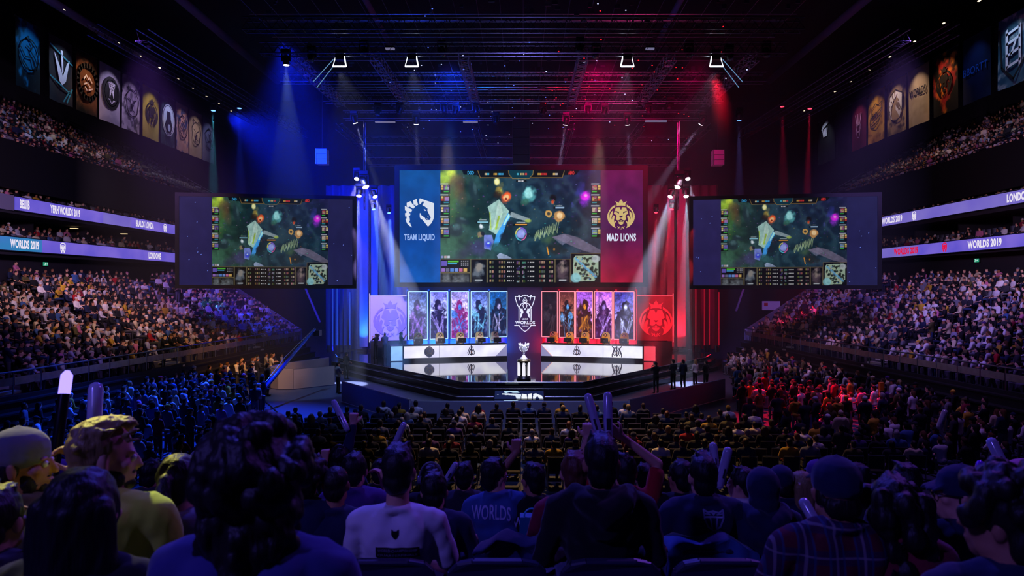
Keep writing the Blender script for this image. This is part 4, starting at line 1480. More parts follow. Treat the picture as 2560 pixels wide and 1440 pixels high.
# the row of lamps on the cross truss over the stage
rowB = [(885, 298, 'white', P(945, 470, 46), ('b8d0ff', 37800, 8)), (945, 278, 'off', None, None), (1000, 275, 'off', None, None), (1040, 300, 'white', P(1045, 440, 46), ('b0b8ff', 21000, 8)), (1110, 272, 'off', None, None), (1140, 276, 'off', None, None),
        (1190, 274, 'off', None, None), (1240, 300, 'off', None, None), (1358, 278, 'off', None, None), (1415, 302, 'white', P(1395, 440, 46), ('c8c0ff', 37800, 8)), (1470, 276, 'off', None, None), (1512, 278, 'off', None, None), (1568, 302, 'white', P(1575, 440, 46), ('c8b8ff', 29400, 8)),
        (1622, 276, 'off', None, None), (1675, 264, 'off', None, None), (1757, 302, 'white', P(1690, 400, 46), ('d0c0ff', 37800, 8)), (1848, 290, 'blue', P(1848, 420, 46), ('8a80ff', 21000, 8))]
for i, (px, py, lens, tg, bm) in enumerate(rowB):
    p = P(px, py, 44.6)
    lamp_at(px, py, 44.6, lens, tg if tg is not None else p + Vector((R.uniform(-.4, .4), -.2, -1)), f'{"lit " if lens != "off" else "unlit "}round spotlight under the truss over the stage, {ordinal(i + 1)} from the blue end', 'row of spotlights over the stage', bm)
# lamps on the nearer truss
rowA = [(715, 150, 'white', (-12.2, 36, 10), ('90b8ff', 6000, 24)), (780, 142, 'off'), (1105, 128, 'off'), (910, 128, 'off'), (1450, 120, 'off'), (1490, 132, 'off'), (1722, 130, 'off'), (1822, 138, 'off'), (1915, 130, 'off')]
for i, t in enumerate(sorted(rowA)):
    px, py, lens = t[:3]
    p = P(px, py, 35.2)
    lamp_at(px, py, 35.2, lens, t[3] if len(t) > 3 else p + Vector((R.uniform(-.3, .3), -.3, -1)), f'{"lit" if lens != "off" else "unlit"} spotlight on the floodlight truss, {ordinal(i + 1)} from the blue end', 'spotlights on the floodlight truss', t[4] if len(t) > 4 else None)
# beams at the outer sides
for px, py, lens, tg, bm, lab in ((533, 268, 'blue', P(533, 420, 50), ('40a0c0', 30000, 8), 'spotlight with faint teal beam beside the blue-side banners'), (598, 262, 'blue', P(600, 400, 50), ('2040ff', 30000, 8), 'spotlight with deep blue beam over the blue side screen'),
                                  (2025, 263, 'red', P(2022, 420, 50), ('ff2050', 40000, 7), 'spotlight with red beam over the red side screen'), (1955, 258, 'red', P(1958, 420, 50), ('ff2060', 16000, 8), 'spotlight with faint red beam left of the brighter red one')):
    lamp_at(px, py, 50, lens, tg, lab, None, bm)
# the four framed floodlights
for i, (px, sx) in enumerate(((850, 1), (1030, 1), (1568, -1), (1790, -1))):
    p = P(px, 154, 35.2)
    o = thing('framed_floodlight', f'floodlight with bright white square frame, {ordinal(i + 1)} of four from the blue end', 'floodlight', tuple(p), 'framed floodlights')
    b = MB().box(p + Vector((0, .1, .35)), (.45, .4, .5)).build('lamp_body', M_LAMP, o)
    f = MB()
    w0, w1 = .22, .34
    A, B_, C, D = (p + Vector(v) for v in ((-w0, 0, .27), (w0, 0, .27), (w1, -.1, -.28), (-w1, -.1, -.28)))
    f.tube(A, B_, .025, n=6), f.tube(C, D, .04, n=6), f.tube(B_ if sx > 0 else A, C if sx > 0 else D, .035, n=6), f.tube(A if sx > 0 else B_, D if sx > 0 else C, .018, n=6)
    f.build('lit_frame', emat('flood frame light', 'e8f4ff', 3.0), o)
    if i in (0, 3):
        g = -1 if i == 0 else 1
        q = MB()
        q.tube(p + Vector((g * .35, 0, .1)), p + Vector((g * 1.7, 1.0, -.75)), .02, n=6)
        q.tube(p + Vector((g * .35, 0, -.25)), p + Vector((g * 1.5, 1.0, -1.05)), .02, n=6)
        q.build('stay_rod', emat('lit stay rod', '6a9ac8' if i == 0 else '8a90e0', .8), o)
    spot(p + Vector((0, 0, -.4)), (p.x * .7, 44, 1), 'c8d4ff', 500, 60, name='flood')
# strip lamps on the trusses
for px, py, w, d in ((975, 122, 24, 35.2), (1625, 122, 22, 35.2), (963, 305, 52, 46), (1176, 305, 38, 46), (1640, 303, 56, 46)):
    p = P(px, py, d)
    o = thing('strip_lamp', f'short pale strip lamp {"high on the floodlight truss" if d < 40 else "behind the row of spotlights"}, {"left" if px < 1000 else "middle" if px < 1400 else "right"} one', 'strip lamp', tuple(p))
    L = w / FPX * d
    MB().box(p + Vector((0, 0, .08)), (L, .2, .08)).build('housing', M_LAMP, o)
    MB().box(p, (L * .96, .16, .08)).build('tube', emat('strip lamp glow', '8a86b0', .6), o)

# the two clusters of bright lamps beside the main screen
clus = {-1: [(893, 440, (880, 470), 0), (910, 456, (975, 580), 1), (898, 481, (890, 560), 1), (935, 484, (975, 560), 1), (933, 516, (962, 690), 2), (972, 526, (985, 650), 3)],
        1: [(1718, 440, (1735, 470), 0), (1697, 456, (1640, 580), 1), (1715, 482, (1718, 560), 1), (1678, 484, (1640, 560), 1), (1680, 516, (1660, 640), 4), (1640, 525, (1634, 650), 4)]}
for sg in (-1, 1):
    x = P(905 if sg < 0 else 1702, 0, 44.5).x
    nm = 'blue' if sg < 0 else 'red'
    spot((x, 44.3, 12.6), (x * .78, 43.6, 4), 'b8c4ff' if sg < 0 else 'd8a8c8', 7000, 46, 1.0, .3, 'added cluster glow')  # extra wide spot added for the soft glow round the cluster
    truss((x, 45.2, 11.0), (x + .01, 45.2, 16.4), .4, f'upright truss with bright lamp cluster on the {nm} side of the main screen', .6)
    for k, (px, py, tg, kind) in enumerate(clus[sg]):
        t = P(tg[0], tg[1] + 40, 43.2)
        lens = {0: 'white', 1: 'white', 2: 'blue', 3: 'blue', 4: 'red'}[kind]
        bm = {0: ('d8d8ff', 20000, 16), 1: ('c8d4ff', 62000, 12), 2: ('5a90ff', 190000, 8), 3: ('6aa8ff', 170000, 8), 4: ('ff2a4a', 150000, 6)}[kind]
        q_ = (1.0, 1.4, 1.05, 1.0, .8, .7)[k]
        lamp = lamp_at(px, py, 44.5, lens, t, f'bright lamp in the cluster on the {nm} side of the main screen, {ordinal(k + 1)} from top', f'{nm} side lamp cluster', bm, max(q_, 1.0) * 1.05)
        lamp.scale = (q_, q_, q_)
        lamp.location.z += .5 * (q_ - 1)

# line-array loudspeakers
for px, y0, y1, w, lab, hexc in ((803, 372, 410, 27, 'three-box loudspeaker array hanging in blue light', '9aa0b8'), (1797, 374, 412, 27, 'three-box loudspeaker array hanging in red light', '9aa0b8'), (1303, 300, 408, 42, 'long dark loudspeaker array hanging above the main screen', '3a3a48')):
    d = 43.0
    a, b = P(px, y0, d), P(px, y1, d)
    o = thing('speaker_array', lab, 'loudspeaker', tuple(a))
    n = 3 if w < 40 else 5
    W = w / FPX * d
    h = (a.z - b.z) / n
    for k in range(n):
        m = MB().box((a.x, d + .25 + .02 * k, a.z - h * (k + .5)), (W, .6, h * .95))
        m.build('speaker_box', mat('speaker paint ' + hexc, hexc, rough=.5, var=.1), o)
    q = MB()
    for s in (-1, 1):
        q.tube((a.x + s * W / 2, d - .06, a.z), (a.x + s * W / 2, d - .06, b.z), .02, n=6)
    q.tube((a.x, d + .2, a.z), (a.x, d + .2, 18), .015, n=4)
    q.build('rigging', M_STEEL, o)

# ---------------------------------------------------------------- hanging banners
M_BAN = attr_mat('banner cloth', False, rough=.7)
M_INK = mat('banner ink dark', '17151c', rough=.7, var=.1)
M_PALE = mat('banner ink pale', 'd8d0e0', rough=.6, var=.1)


def banner(sg, x0, x1, cols, emblem, label, light, seed, dark=None):
    W0 = 36.0
    Y0, Y1 = sorted((W0 * FPX / abs(x0 - CX), W0 * FPX / abs(x1 - CX)))
    zb, zt = (20.0, 24.95) if sg < 0 else (20.5, 25.75)
    W, H = Y1 - Y0, zt - zb
    fr = plane_fr((-W0, Y0, zb), (0, 1, 0), (0, 0, 1)) if sg < 0 else plane_fr((W0, Y1, zb), (0, -1, 0), (0, 0, 1))
    o = thing('team_banner', label, 'banner', (sg * W0, (Y0 + Y1) / 2, zb))
    c = Canvas(36, 56, cols[0])
    n1, n2 = fbm(56, 36, 3, seed), fbm(56, 36, 6, seed + 1)
    c.mix(np.clip((n1 - .42) * 5, 0, 1), cols[1])
    if len(cols) > 2:
        c.mix(np.clip((n2 - .55) * 7, 0, 1) * .9, cols[2])
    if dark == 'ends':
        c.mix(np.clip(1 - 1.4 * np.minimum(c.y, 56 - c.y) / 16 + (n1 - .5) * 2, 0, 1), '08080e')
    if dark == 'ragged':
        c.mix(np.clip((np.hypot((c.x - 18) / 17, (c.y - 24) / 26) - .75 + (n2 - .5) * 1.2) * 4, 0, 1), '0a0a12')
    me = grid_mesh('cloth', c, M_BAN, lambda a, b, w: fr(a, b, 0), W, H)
    v = np.zeros(len(me.vertices) * 3, np.float32)
    me.vertices.foreach_get('co', v)
    v = v.reshape(-1, 3)
    v[:, 0] += .06 * np.sin((v[:, 1] - Y0) * 2.2 + seed) * np.clip((zt - v[:, 2]) / H, 0, 1) * -sg
    me.vertices.foreach_set('co', v.ravel())
    me.transform(Matrix.Translation(-origin_of(o)))
    for p in me.polygons:
        p.use_smooth = True
    mesh_obj('cloth', me, o)
    MB().tube(fr(-.05, H, -.03), fr(W + .05, H, -.03), .04, n=8).build('hanging_rod', M_STEEL, o)
    mb = MB()
    cx, cy = W / 2, H * .52
    eu, ev = (1.0, 1.0) if emblem in ('text', 'text2', 'vee') else (1.22, 1.42)
    f = lambda a, b, w: fr(cx + (a - cx) * eu, cy + (b - cy) * ev, w + .10)
    ml = [M_INK, M_PALE]
    ring = lambda rx, ry, w, mi=0, n=22, oy=0: mb.strip([(cx + rx * math.cos(t), cy + oy + ry * math.sin(t)) for t in np.linspace(0, 2 * math.pi, n)[:-1]], w, f, .01, True, mi)
    disc = lambda rx, ry, mi=0, ff=None, oy=0: mb.flat([(cx + rx * math.cos(t), cy + oy + ry * math.sin(t)) for t in np.linspace(0, 2 * math.pi, 22)[:-1]], ff or f, .01, mi)
    f2 = lambda a, b, w: fr(cx + (a - cx) * eu, cy + (b - cy) * ev, w + .13)
    if emblem == 'lionline':
        mb.strip([(cx + .8 * math.cos(t) * (1 + .08 * math.sin(5 * t)), cy + .85 * math.sin(t)) for t in np.linspace(0, 2 * math.pi, 26)[:-1]], .07, f, .01, True)
        for s in (-1, 1):
            mb.strip([(cx + s * .5, cy + .25), (cx + s * .2, cy + .12)], .07, f)
            mb.strip([(cx + s * .15, cy - .12), (cx, cy - .32), (cx, cy - .45), (cx + s * .3, cy - .55)], .06, f)
            mb.strip([(cx + s * .6, cy + .7), (cx + s * .5, cy + 1.0), (cx + s * .25, cy + .85)], .07, f)
        mb.flat([(cx - .15, cy - .1), (cx + .15, cy - .1), (cx, cy - .25)], f)
    elif emblem == 'lion':
        lion(mb, f, cx, cy, 1.9, .01, 0)
    elif emblem == 'horse':
        horse(mb, f, cx, cy, 1.9, .01, 1)
        mb.strip([(cx - .95, cy + .4), (cx - .75, cy + .75), (cx, cy + 1.05), (cx + .95, cy + .65), (cx + .95, cy - .2), (cx + .6, cy - .95), (cx, cy - 1.1), (cx - .6, cy - .9), (cx - .95, cy - .2)], .07, f, .01, True, 0)
    elif emblem == 'oval':
        disc(1.0, 1.0, 0), ring(.78, .8, .05, 1)
        cup_emblem(mb, f2, cx, cy, 1.3, .05, 1)
    elif emblem == 'ring':
        ring(1.0, .95, .28, 0)
        for q in ([(-.45, .1), (-.2, .35), (.05, .15)], [(.1, .3), (.4, .05)], [(-.4, -.2), (-.1, -.05), (.2, -.25)], [(.05, -.45), (.45, -.3)], [(-.15, -.5), (-.3, -.35)]):
            mb.strip([(cx + a, cy + b) for a, b in q], .09, f2, .01, False, 1)
    elif emblem == 'bear':
        disc(.85, 1.0, 1), ring(.95, 1.1, .08, 1)
        mb.flat([(cx - .25, cy + .6), (cx + .25, cy + .6), (cx + .3, cy + .1), (cx + .6, cy - .4), (cx + .3, cy - .9), (cx - .3, cy - .9), (cx - .6, cy - .4), (cx - .3, cy + .1)], f2)
        disc(.22, .25, 1, lambda a, b, w: fr(cx + (a - cx) * eu, cy + (b - cy) * ev, w + .16), -.55)
    elif emblem == 'vee':
        mb.flat([(cx - .9, cy + 1.2), (cx - .3, cy - .9), (cx, cy - 1.2), (cx + .45, cy - .8), (cx + .9, cy + 1.0), (cx + .55, cy + .6), (cx + .1, cy - .5), (cx - .3, cy + .3)], f, .01, 1)
        mb.flat([(cx - .15, cy + 1.5), (cx + .1, cy + 1.5), (cx + .15, cy - .1), (cx, cy - .3)], f, .01, 1)
        for a, b in (((-1.3, 2.0), (1.2, .9)), ((-1.3, -1.0), (1.0, -2.0)), ((.9, -1.8), (.2, -3.0)), ((1.2, -1.5), (.6, -3.0))):
            mb.strip([(cx + a[0], max(.1, cy + a[1] * .8)), (cx + b[0], max(.1, cy + b[1] * .8))], .12, f, .01, False, 2)
        ml.append(mat('banner ink teal', '3a8a98', rough=.6))
    elif emblem == 'text':
        add_text(mb, 'WORLDS', W * .1, H * .5, W * .8, .72, f, .01, 0, .03)
    elif emblem == 'text2':
        add_text(mb, 'BBORTT', W * .05, H * .42, W * .9, .62, f, .01, 0, .01)
        ml = [mat('banner ink blue', '1f5a98', rough=.6)]
    elif emblem == 'rune':
        for s in (-1, 1):
            mb.flat([(cx + s * .55 - .1, cy + 1.0), (cx + s * .55 + .1, cy + 1.1), (cx + s * .55 + .1, cy - .9), (cx + s * .55 - .1, cy - 1.1)], f, .01, 1)
        for v in (.8, .3, -.3, -.9):
            mb.strip([(cx - .55, cy + v), (cx + .55, cy + v + .15)], .14, f, .01, False, 1)
        mb.strip([(cx + .2, cy + .3), (cx - .2, cy - .3)], .14, f, .01, False, 1)
        mb.strip([(cx - 1.2, cy + 1.2), (cx - 1.0, cy - .8), (cx, cy - 1.6), (cx + 1.1, cy - .6), (cx + 1.2, cy + 1.4)], .12, f, .01, False, 0)
    elif emblem == 'hand':
        for a in (-.5, -.15, .15, .5):
            mb.strip([(cx + a * .5, cy - .1), (cx + a, cy + .7)], .09, f, .01, False, 1)
        ring(.4, .35, .07, 1, 14, -.3), ring(.3, .5, .05, 1, 14, -.6)
    elif emblem == 'bat':
        mb.strip([(cx - .9, cy - .4), (cx - .6, cy + .5), (cx, cy + .8), (cx + .5, cy + .6), (cx + 1.0, cy + .8), (cx + .9, cy), (cx + .5, cy - .6), (cx - .2, cy - .9), (cx - .8, cy - .8)], .06, f, .01, True)
        mb.strip([(cx - .9, cy - .2), (cx + .95, cy + .35)], .06, f)
        mb.strip([(cx - .8, cy - .6), (cx + .8, cy - .1)], .06, f)
        add_text(mb, 'BAW', cx - .6, cy - .2, 1.1, .4, f, .01, 0, .01)
    elif emblem == 'face':
        mb.flat([(cx - .6, cy + 1.3), (cx + .5, cy + 1.6), (cx + .7, cy + 1.3), (cx, cy + 1.1), (cx - .9, cy + .9)], f, .01, 1)
        for a in (-.6, -.25, .1, .4):
            mb.strip([(cx + a, cy + .9), (cx + a * .6, cy + .3)], .14, f, .01, False, 1)
    elif emblem == 'mask':
        ring(.8, .8, .07, 0, 18)
        for q in ([(-.6, .5), (-.1, .9), (.3, .5), (.1, .2), (.5, -.1), (.7, -.5)], [(-.7, .2), (-.3, -.2), (.2, -.1), (.4, -.5)], [(-.5, -.4), (0, -.8), (.5, -.7)], [(-.2, .4), (.1, .3)]):
            mb.strip([(cx + a, cy + b) for a, b in q], .07, f)
    if mb.v:
        mb.build('printed_emblem', ml, o)
    if light:
        lp = fr(W / 2, H + .9, 2.6)
        spot(Vector(lp) + Vector((0, 0, -.16)), fr(W / 2, H * .35, 0), light[0], light[1] * 1.0, 66, .9, .05, 'banner lamp')
        l = thing('banner_lamp', f'tiny lit lamp above the {label.split(", ")[0]}', 'lamp', lp)
        MB().box(Vector(lp) + Vector((0, 0, .12)), (.2, .25, .2)).build('lamp_housing', M_LAMP, l)
        MB().box(Vector(lp) + Vector((0, 0, -.02)), (.14, .2, .05)).build('bulb', emat('banner lamp bulb', 'ffe8c0', 2.0), l)


banner(-1, 38, 100, ('0a4a6a', '0f6a90'), 'mask', 'teal glowing banner with dark line mask, nearest the frame edge on the blue side', ('60c0ff', 900), 1, 'ragged')
banner(-1, 122, 180, ('20202a', '302a2e'), 'vee', 'black banner with pale v-shaped mark and teal strokes', ('c0e0ff', 700), 2)
banner(-1, 190, 242, ('5a3420', '8a5430', '2a1a14'), 'ring', 'brown mottled banner with dark ring emblem', ('ffd0a0', 900), 3, 'ends')
banner(-1, 249, 301, ('a49ab0', '8e86a0'), 'oval', 'pale grey banner with dark round crest', ('e8d8ff', 700), 4)
banner(-1, 306, 350, ('a89cb4', '7a6e84', '3a3644'), 'lionline', 'pale marbled banner with lion drawn in thin lines', ('e8d0ff', 560), 5)
banner(-1, 357, 397, ('9a8a3a', 'a8964a'), 'lion', 'olive yellow banner with dark crowned lion', ('ffe8b0', 560), 6)
banner(-1, 401, 436, ('1a2a3a', '24343e', '4a5460'), 'bear', 'dark teal banner with white round badge', ('c0d0ff', 500), 7)
banner(-1, 440, 470, ('a88a84', 'b89890', '1a3a7a'), 'mask', 'pinkish banner with blue patch and dark mask drawing', ('f0c8d0', 460), 8)
banner(-1, 473, 504, ('988878', 'a89888'), 'lionline', 'beige banner with faint line drawing, second from the stage on the blue side', ('f0d8d0', 460), 9)
banner(-1, 507, 535, ('6a6878', '7a7888'), 'mask', 'grey banner with pale mask drawing, nearest the stage on the blue side', ('a0a8e0', 360), 10)
banner(1, 2046, 2086, ('101016', '16161e'), 'face', 'black banner with white ragged mark, nearest the stage on the red side', ('c0d0e0', 420), 11)
banner(1, 2091, 2126, ('14141a', '201e28'), 'mask', 'nearly black banner beside the maroon one', None, 12)
banner(1, 2131, 2166, ('5a1a34', '6a2040'), 'hand', 'maroon banner with pale raised hand mark', ('ffb0d0', 360), 13)
banner(1, 2171, 2212, ('a87a2c', 'c09440', '7a5420'), 'bat', 'golden banner with line-drawn round mark', ('ffd890', 560), 14)
banner(1, 2218, 2266, ('a08468', '6a5848', '3a3034'), 'horse', 'tan banner with white horse shield', ('ffe0c0', 560), 15)
banner(1, 2271, 2323, ('a08a74', 'b09a84'), 'text', 'tan banner with one dark printed word', ('ffe0c0', 700), 16)
banner(1, 2333, 2394, ('c8742a', '8a1c24', '3a0c14'), 'lion', 'orange and red flaming banner with crowned lion', ('ffc890', 900), 17, 'ragged')
banner(1, 2408, 2476, ('0a1426', '0c1a34'), 'text2', 'dark blue banner with dim blue lettering', ('6090ff', 380), 18)
banner(1, 2496, 2580, ('1f4058', '3a5a70', '8a9098'), 'rune', 'teal grey banner with pale angular rune, at the frame edge on the red side', ('a0c8e0', 560), 19)

# ---------------------------------------------------------------- on the floor: fences, booth, camera crane
M_FENCE = mat('pale fence cloth', 'a8a4b0', rough=.7, var=.1, vscale=1.0)


def fence(pts, h, label, n=8):
    o = thing('barrier', label, 'barrier', (*pts[0], 0))
    a = lerp_line(pts, n)
    b = MB()
    for p, q in zip(a, a[1:]):
        b.bar((p[0], p[1], h / 2 + .02), (q[0], q[1], h / 2 + .02), .08, h - .04)
    b.build('cloth_cover', M_FENCE, o)
    t = MB()
    for p, q in zip(a, a[1:]):
        t.tube((p[0], p[1], h), (q[0], q[1], h), .03, n=6)
    t.build('top_tube', M_STEEL, o)


fence([(-4.6, 28.1), (4.3, 28.1)], .93, 'pale low barrier behind the front row, before the stage')
fence([(-8.9, 33.6), (-4.65, 28.1)], 1.0, 'pale slanting barrier on the blue side of the stage front')
fence([(4.35, 28.1), (10.2, 34.6)], 1.0, 'pale slanting barrier on the red side of the stage front')
fence([(-10.9, 39.4), (-12.8, 37.5), (-13.8, 37.6), (-14.5, 39), (-14.2, 41), (-13.2, 43), (-12.6, 44.2)], 1.1, 'white curved low wall round the camera booth', 14)
fence([(14.0, 43.5), (14.6, 40.6), (15.9, 40.4)], 1.15, 'white barrier beside the red end of the stage', 5)
o = thing('white_poster_stand', 'white board with red mark standing in the red-lit crowd', 'board', tuple(P(1913, 1010, 33)))
p = P(1913, 1003, 33)
MB().box((p.x, 33, .75), (.62, .05, 1.2)).build('board', mat('poster board', 'c8b0b4', rough=.6), o)
fr = plane_fr((p.x - .3, 32.96, .2), (1, 0, 0), (0, 0, 1))
mb = MB()
mb.strip([(.3, .9), (.22, .5), (.3, .2), (.4, .5), (.3, .9)], .05, fr), mb.strip([(.15, .6), (.45, .65)], .05, fr)
mb.build('red_mark', mat('poster red', 'c02020', rough=.6), o)
o = thing('camera_crane', 'long blue camera crane leaning over the walkway left of the seats', 'camera crane', (-12.0, 29.6, 0))
A, B_ = P(622, 1016, 29.5), P(787, 824, 37)
MB().tube(A, B_, .11, .07, 10).build('boom', mat('crane boom blue', '2a48b0', rough=.25, spec=.6, metal=.3), o, True)
q = A + (B_ - A) * .12
m = MB()
for k in range(3):
    t = k * 2.1 + .4
    m.tube(q, (q.x + .8 * math.cos(t), q.y + .8 * math.sin(t), 0), .035, n=6)
m.build('tripod_leg', M_LAMP, o)
MB().box(A + Vector((-.1, -.2, -.05)), (.5, .5, .35)).build('counterweight', M_LAMP, o)
MB().box(B_ + Vector((.1, .2, -.2)), (.3, .5, .3)).build('camera_head', M_LAMP, o)
m = MB()
m.path([A + Vector((0, 0, .12)), A + (B_ - A) * .5 + Vector((0, 0, .35)), B_ + Vector((0, 0, .1))], .012, 5)
m.build('stay_cable', M_STEEL, o)
for x0, y0, x1, y1, d0, d1, lab in ((735, 714, 800, 806, 58, 54, 'pale diagonal stay behind the blue side screen'), (1882, 716, 1840, 778, 58, 54, 'pale diagonal stay behind the red side screen')):
    a, b = P(x0, y0 - 60, d0), P(x1, y1, d1)
    t = MB().tube(a, b, .09, n=8).build('diagonal_stay', mat('stay pole', '8a80a8', rough=.5), None, True, tuple(b))
    tag(t, lab, 'pole')
o = thing('hanging_sign', 'white board with small red mark above the red-lit lower stand', 'sign', tuple(P(1928, 775, 56)))
a, b = P(1905, 775, 56), P(1950, 753, 56)
MB().box(((a.x + b.x) / 2, 56, (a.z + b.z) / 2), (b.x - a.x, .1, b.z - a.z)).build('board', mat('sign board white', 'c8c4d8', rough=.6), o)
MB().box((a.x + .3, 55.93, (a.z + b.z) / 2 + .1), (.3, .03, .25)).build('red_mark', mat('poster red', 'c02020'), o)
# yellow post at the gap in the red-side stand front
p = P(2222, 905, 27.5)
tag(MB().box((p.x - .3, 27.5, .9), (.16, .16, 1.8)).build('yellow_post', mat('yellow post', 'a07818', rough=.5, var=.3, vscale=3), loc=(p.x - .3, 27.5, 0)), 'yellow post at the foot of the red-lit lower stand', 'post')
# ================================================================ people
def _sphere(n=12, m=8):
    vs = [(0, 0, -1)]
    for j in range(1, m):
        t = -math.pi / 2 + math.pi * j / m
        for i in range(n):
            a = 2 * math.pi * i / n
            vs.append((math.cos(t) * math.cos(a), math.cos(t) * math.sin(a), math.sin(t)))
    vs.append((0, 0, 1))
    fs = [(0, 1 + (i + 1) % n, 1 + i) for i in range(n)]
    for j in range(m - 2):
        for i in range(n):
            a, b = 1 + j * n + i, 1 + j * n + (i + 1) % n
            fs.append((a, b, b + n, a + n))
    l = len(vs) - 1
    b0 = 1 + (m - 2) * n
    fs += [(b0 + i, b0 + (i + 1) % n, l) for i in range(n)]
    return np.array(vs), fs


SPH_V, SPH_F = _sphere()


def E(c, r, rot=None):
    return ('E', Vector(c), r, rot)


def Cp(a, b, r0, r1=None):
    return ('C', Vector(a), Vector(b), r0, r0 if r1 is None else r1)


def xf(prims, M):
    """Move and turn a list of body shapes by the matrix M."""
    out = []
    R3 = M.to_3x3()
    for p in prims:
        if p[0] == 'E':
            q = R3 @ p[3] if p[3] is not None else R3.copy()
            out.append(('E', M @ p[1], p[2], q))
        else:
            out.append(('C', M @ p[1], M @ p[2], p[3], p[4]))
    return out


PENDING = []


def organic(prims, voxel, smooth=4, decim=None):
    """One continuous skin over overlapping body shapes."""
    vs, fs = [], []
    for p in prims:
        b = len(vs)
        if p[0] == 'E':
            q = p[3]
            for v in SPH_V:
                w = Vector((v[0] * p[2][0], v[1] * p[2][1], v[2] * p[2][2]))
                vs.append(tuple(p[1] + (q @ w if q is not None else w)))
        else:
            d = p[2] - p[1]
            L = d.length
            q = d.to_track_quat('Z', 'Y').to_matrix() if L > 1e-6 else Matrix.Identity(3)
            for v in SPH_V:
                if v[2] > 1e-6:
                    w = Vector((v[0] * p[4], v[1] * p[4], L + v[2] * p[4]))
                else:
                    w = Vector((v[0] * p[3], v[1] * p[3], v[2] * p[3]))
                vs.append(tuple(p[1] + q @ w))
        fs += [tuple(b + i for i in f) for f in SPH_F]
    me = bpy.data.meshes.new('skin')
    me.from_pydata(vs, [], fs)
    o = bpy.data.objects.new('skin', me)
    COL.objects.link(o)
    m = o.modifiers.new('r', 'REMESH')
    m.mode = 'VOXEL'
    m.voxel_size = voxel
    if smooth:
        s = o.modifiers.new('s', 'SMOOTH')
        s.factor = .5
        s.iterations = smooth
    if decim:
        d = o.modifiers.new('d', 'DECIMATE')
        d.ratio = decim
    PENDING.append(o)
    return o


def harvest():
    bpy.context.view_layer.update()
    dg = bpy.context.evaluated_depsgraph_get()
    news = [bpy.data.meshes.new_from_object(o.evaluated_get(dg)) for o in PENDING]
    for o, n in zip(PENDING, news):
        old = o.data
        o.modifiers.clear()
        o.data = n
        bpy.data.meshes.remove(old)
        n.polygons.foreach_set('use_smooth', [True] * len(n.polygons))
        n.update()
    PENDING.clear()


def hand(w, dirv, palm_n, side, curl=0.6, spread=.12):
    """Palm, four bent fingers of different lengths and a thumb from the palm's side."""
    d = Vector(dirv).normalized()
    n = Vector(palm_n)
    n = (n - d * n.dot(d)).normalized()
    s = d.cross(n).normalized() * side               # towards the thumb
    w = Vector(w)
    out = []
    for k, t in enumerate((-.027, -.009, .009, .027)):
        out.append(Cp(w + s * t * .6, w + d * .085 + s * t, .015, .0125))
    lens = (.055, .072, .078, .068)
    for k, t in enumerate((-.03, -.010, .010, .030)):
        p = w + d * .09 + s * t
        ang = 0.25
        for j, fl in enumerate((.45, .32, .25)):
            ang += curl * (1.0, 1.25, .8)[j] * (1 + .08 * (k - 1.5))
            v = (d * math.cos(ang) + n * math.sin(ang) + s * (t * spread * 8 if j == 0 else 0)).normalized()
            q = p + v * lens[k] * fl * 1.2
            out.append(Cp(p, q, .0095 - j * .0008, .0088 - j * .0008))
            p = q
    p = w + d * .022 + s * .028
    q = p + (d * .55 + s * .75 + n * .35).normalized() * .042
    out += [Cp(p, q, .014, .0115), Cp(q, q + (d * .75 + n * (.35 + curl * .5) + s * .2).normalized() * .036, .0112, .0085)]
    return out


def head_prims(beard=False):
    h = [E((0, -.012, .035), (.077, .097, .088)), E((0, .03, -.03), (.062, .066, .085)), E((0, .055, -.085), (.037, .036, .032)),
         E((.038, .02, -.07), (.026, .05, .035)), E((-.038, .02, -.07), (.026, .05, .035)), Cp((0, .090, .014), (0, .108, -.026), .0085, .0145),
         E((0, .089, -.060), (.024, .014, .008)), E((0, .087, -.072), (.020, .013, .008)), E((.031, .080, .024), (.025, .013, .009)), E((-.031, .080, .024), (.025, .013, .009)),
         E((.048, .060, -.015), (.022, .022, .02)), E((-.048, .060, -.015), (.022, .022, .02)),
         E((.080, -.008, -.008), (.010, .020, .033), Euler((0, .15, -.35)).to_matrix()), E((-.080, -.008, -.008), (.010, .020, .033), Euler((0, -.15, .35)).to_matrix())]
    return h


